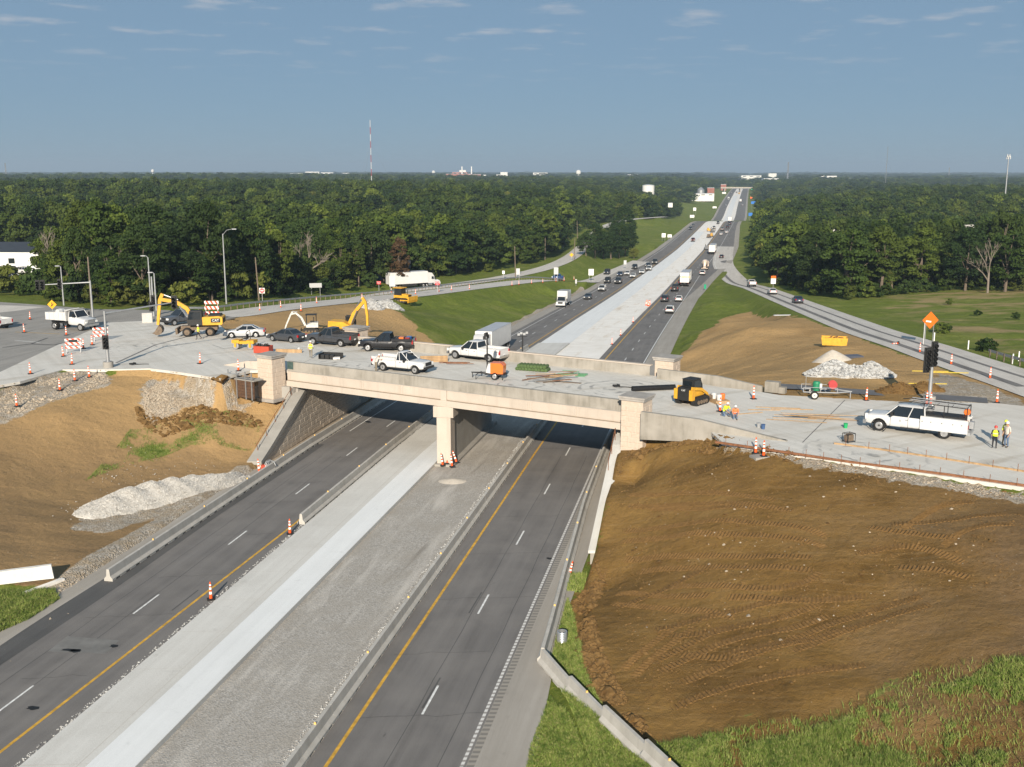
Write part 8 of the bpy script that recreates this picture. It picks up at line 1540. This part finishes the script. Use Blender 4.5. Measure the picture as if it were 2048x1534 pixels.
for k, (u, v, kd, c) in enumerate([(8, 530, 'suv', 'black'), (22, 530, 'pickup', 'black'), (40, 529, 'suv', 'white'), (10, 545, 'suv', 'charcoal'), (27, 544, 'sedan', 'white'), (-5, 537, 'sedan', 'silver')]): p = at_z(u, v, 3.3); vehicle(kd, c, f'{ORD[k]} car of the warehouse car park, a {c} {kd}', (p[0], p[1], float(ground_h([p[0]], [p[1]], False)[0])+.03), k*1.4, 'cars parked at the warehouse')
h_ = on_ground(772, 562); house((h_[0], h_[1]+6, h_[2]), 11, 8, 3.2, 2.2, .1, 'blue grey house hidden among trees by the frontage road', mat('blue_siding', (.2, .25, .3)), M_DROOF)
for k, (u, v, D, L, W) in enumerate([(1636, 474, 420, 16, 10), (1700, 488, 380, 14, 9), (1943, 468, 400, 18, 11), (2010, 462, 440, 15, 10)]): r_ = ray(u, v); t_ = D/r_[1]; zt = CAM_H+r_[2]*t_; house((r_[0]*t_, D, zt-4.5), L, W, 4.5, 3.5, .3*k, f'{ORD[k]} pale roofed house among the right wood, counting from the left', M_WBLD, mat('pale_shingles', (.5, .47, .43), .9), 'house', 'house')
def far_pt(u, v, D): r_ = ray(u, v); t_ = D/r_[1]; return (float(r_[0]*t_), float(D), float(CAM_H+r_[2]*t_))
def block(u0, u1, v0, v1, D, label, m_, name='far_building', dep=.6, parts=0):
    a_ = far_pt(u0, v1, D); b2 = far_pt(u1, v0, D); w = b2[0]-a_[0]; h = b2[2]-a_[2]; g_ = max(1., a_[2]-float(ground_h([a_[0]], [D], False)[0])+1) if D > 1300 else 1.; r = thing(name, label, 'building', (a_[0]+w/2, D, a_[2]-g_)); m = MB(); m.box((0, 0, h/2+g_/2), (w, w*dep, h+g_)); m.build('wall', m_, r); m = MB(); m.box((0, 0, h+g_+.3), (w*1.01, w*dep*1.01, .6)); m.build('roof', M_TRO, r)
    for k in range(parts): m = MB(); m.box((-w/2+w*(k+.5)/parts, -w*dep/2-.1, g_+h*.6), (w/parts*.5, .2, h*.3)); m.build('window', M_GLASS, r)
    return r
for k, (u0, u1, v0, v1, D, m_) in enumerate(sorted([(492,540,348.5,352,4000,M_WBLD),(583,610,346.5,352,4200,M_WBLD),(612,640,343.5,350,4200,M_WBLD),(640,668,345,350,4300,M_WBLD),(684,708,346,350,4300,M_WBLD),(893,945,348,356,3000,M_BRK),(905,935,344.5,350,3050,M_BRK),(919,932,340.5,346,3080,M_WBLD),(938,962,349,356,2950,M_BRK),(965,972,350,353,3000,M_WBLD),(993,1003,349.5,354,3000,M_WBLD),(1001,1015,344.5,349,3200,M_WBLD),(1066,1095,345.5,349,3600,M_WBLD),(876,888,356.5,359.5,2500,M_WBLD),(1370,1400,384,389,1500,M_WBLD),(1382,1426,387.5,392,1400,M_WBLD),(1414,1428,376,384,1600,M_BRK),(1441,1452,369,376,2000,M_BRK),(1536,1552,347,352,3500,M_WBLD),(1632,1648,352,356,2800,M_WBLD),(1652,1672,352,358,2700,M_WBLD),(1672,1700,356.5,359,2600,M_WBLD),(1754,1760,353,356,3000,M_WBLD),(1590,1602,401,407,900,M_WBLD),(1956,1976,390,397,1000,M_WBLD),(1928,1940,388,393,1050,M_WBLD),(1525,1560,357,361,2500,M_WBLD),(1480,1520,351,355,3600,M_WBLD),(1255,1275,349,352,3600,M_WBLD),(1336,1345,407,412,850,M_WBLD)], key=lambda t: t[0])): block(u0, u1, v0, v1, D, f'{ordw(k+1)} distant building below the horizon, counting from the left', m_, parts=3 if u1-u0 > 20 else 0)['group'] = 'distant buildings'
def mast(u, vt, vb, D, w, label, bands=True, lat=True):
    t = far_pt(u, vt, D); b2 = far_pt(u, vb, D); h = t[2]-b2[2]+12; r = thing('radio_mast', label, 'mast', (t[0], D, t[2]-h)); m = MB(); n_ = 10
    for k in range(n_): m.m = k % 2 if bands else 0; m.cyl((0, 0, h*k/n_), (0, 0, h*(k+1)/n_), w, w, 4)
    m.build('lattice', [mat('mast_red', (.35, .05, .05), .7), mat('mast_white', (.6, .6, .6), .7)] if bands else [M_STEEL], r); m = MB()
    for a_ in (0, 2.1, 4.2): m.cyl((0, 0, h*.7), (math.cos(a_)*h*.35, math.sin(a_)*h*.35, 0), w*.12, w*.12, 4)
    m.build('guy_wire', M_STEEL, r); return r
mast(740, 240, 362, 1500, .42, 'tall red and white guyed radio mast on the horizon'); mast(1776, 293, 368, 1600, .35, 'thin grey guyed mast right of the highway', False); mast(10, 326, 350, 2500, 1.4, 'short white tower at the left edge of the horizon', False); mast(1899, 335, 352, 3000, 1.2, 'short lattice tower far right', False); mast(1577, 324, 356, 2500, 1.6, 'stubby white industrial tower right of the highway', False)
def water_tower(u, vt, vb, D, w, label):
    t = far_pt(u, vt, D); b2 = far_pt(u, vb, D); h = t[2]-b2[2]; r = thing('water_tower', label, 'water tower', (t[0], D, t[2]-h-22)); m = MB(); R = w/2; H_ = h+22; m.lathe([(R*.3, H_-h*.95), (R*.9, H_-h*.75), (R, H_-h*.45), (R*.95, H_-h*.2), (R*.4, H_), (.1, H_+.1)], 18); m.build('tank', M_WBLD, r, True); m = MB(); m.cyl((0, 0, 0), (0, 0, H_-h*.9), R*.32, R*.3, 12); m.build('stem', M_WBLD, r, True)
water_tower(1157, 340, 350, 3300, 15, 'white water tower on the horizon left of the highway'); water_tower(867, 341, 348, 4200, 13, 'smaller water tower left of the brick complex'); water_tower(305, 338.5, 346, 4500, 13, 'water tower far off above the left wood')
for u, vt, lb in ((924, 333, 'left chimney of the brick complex'), (943, 333, 'right chimney of the brick complex')): t = far_pt(u, vt, 3020); m = MB(); m.cyl((0, 0, 0), (0, 0, 50), 2.2, 1.7, 10); o = m.build('chimney_stack', M_WBLD, None, True); o.location = (t[0], t[1], t[2]-50); tag(o, lb, 'chimney')
t = far_pt(1297, 369, 1150); r = thing('storage_tank', 'white round storage tank left of the highway', 'tank', (t[0], t[1], t[2]-16)); m = MB(); m.cyl((0, 0, 0), (0, 0, 15.2), 6.4, 6.4, 24); m.build('shell', M_WBLD, r, True); m = MB(); m.lathe([(6.6, 15.2), (3, 16), (.1, 16.2)], 24); m.build('roof', M_TRO, r, True)
t = far_pt(1402, 374, 1450); r = thing('grain_bin', 'grey domed grain bin by the distant brick tower', 'bin', (t[0], t[1], t[2]-18)); m = MB(); m.cyl((0, 0, 0), (0, 0, 14), 5, 5, 18); m.build('shell', M_STEEL, r, True); m = MB(); m.lathe([(5.1, 14), (2, 17), (.2, 18)], 18); m.build('roof', M_STEEL, r, True)
t = far_pt(2018, 308, 720); r = thing('cell_tower', 'tall monopole tower with a cluster of antennas at the right edge', 'tower', (t[0], t[1], t[2]-42)); m = MB(); m.cyl((0, 0, 0), (0, 0, 41), .6, .3, 10); m.build('pole', M_STEEL, r, True)
for k in range(9): a_ = k*.7; m = MB(); m.box((math.cos(a_)*1.1, math.sin(a_)*1.1, 40.2+(.7 if k % 2 else -.6)), (.35, .35, 1.8)); m.build('antenna', M_WBLD, r)
# the distant overpass
Do = 1900; ob = thing('distant_overpass', 'small overpass crossing the highway far off', 'bridge', hw(-8, Do)); m = MB(); m.box((0, 0, 7.2), (62, 10, 1.6)); m.build('deck', M_CON, ob)
for x_ in (-30, -2, 26): m = MB(); m.box((x_+6, 0, 3), (1.5, 9, 7)); m.build('pier', M_CON, ob)
m = MB(); m.box((0, -5, 8.3), (62, .3, .8)); m.build('railing', M_TAN, ob)
# ------------------------------------------------------------------ haze: the air over the whole country
hm = bpy.data.materials.new('haze_air'); hm.use_nodes = True; hn = hm.node_tree.nodes; hn.clear(); ho = hn.new('ShaderNodeOutputMaterial'); pv = hn.new('ShaderNodeVolumePrincipled'); pv.inputs['Color'].default_value = (.68, .84, 1, 1); pv.inputs['Density'].default_value = 1.5e-4; pv.inputs['Anisotropy'].default_value = .2; hm.node_tree.links.new(pv.outputs[0], ho.inputs['Volume'])
m = MB(); m.box((0, 6900, 40), (30000, 14600, 150)); hz_o = m.build('haze', hm); tag(hz_o, 'thin blue haze lying over the distant country', 'haze', kind='stuff')
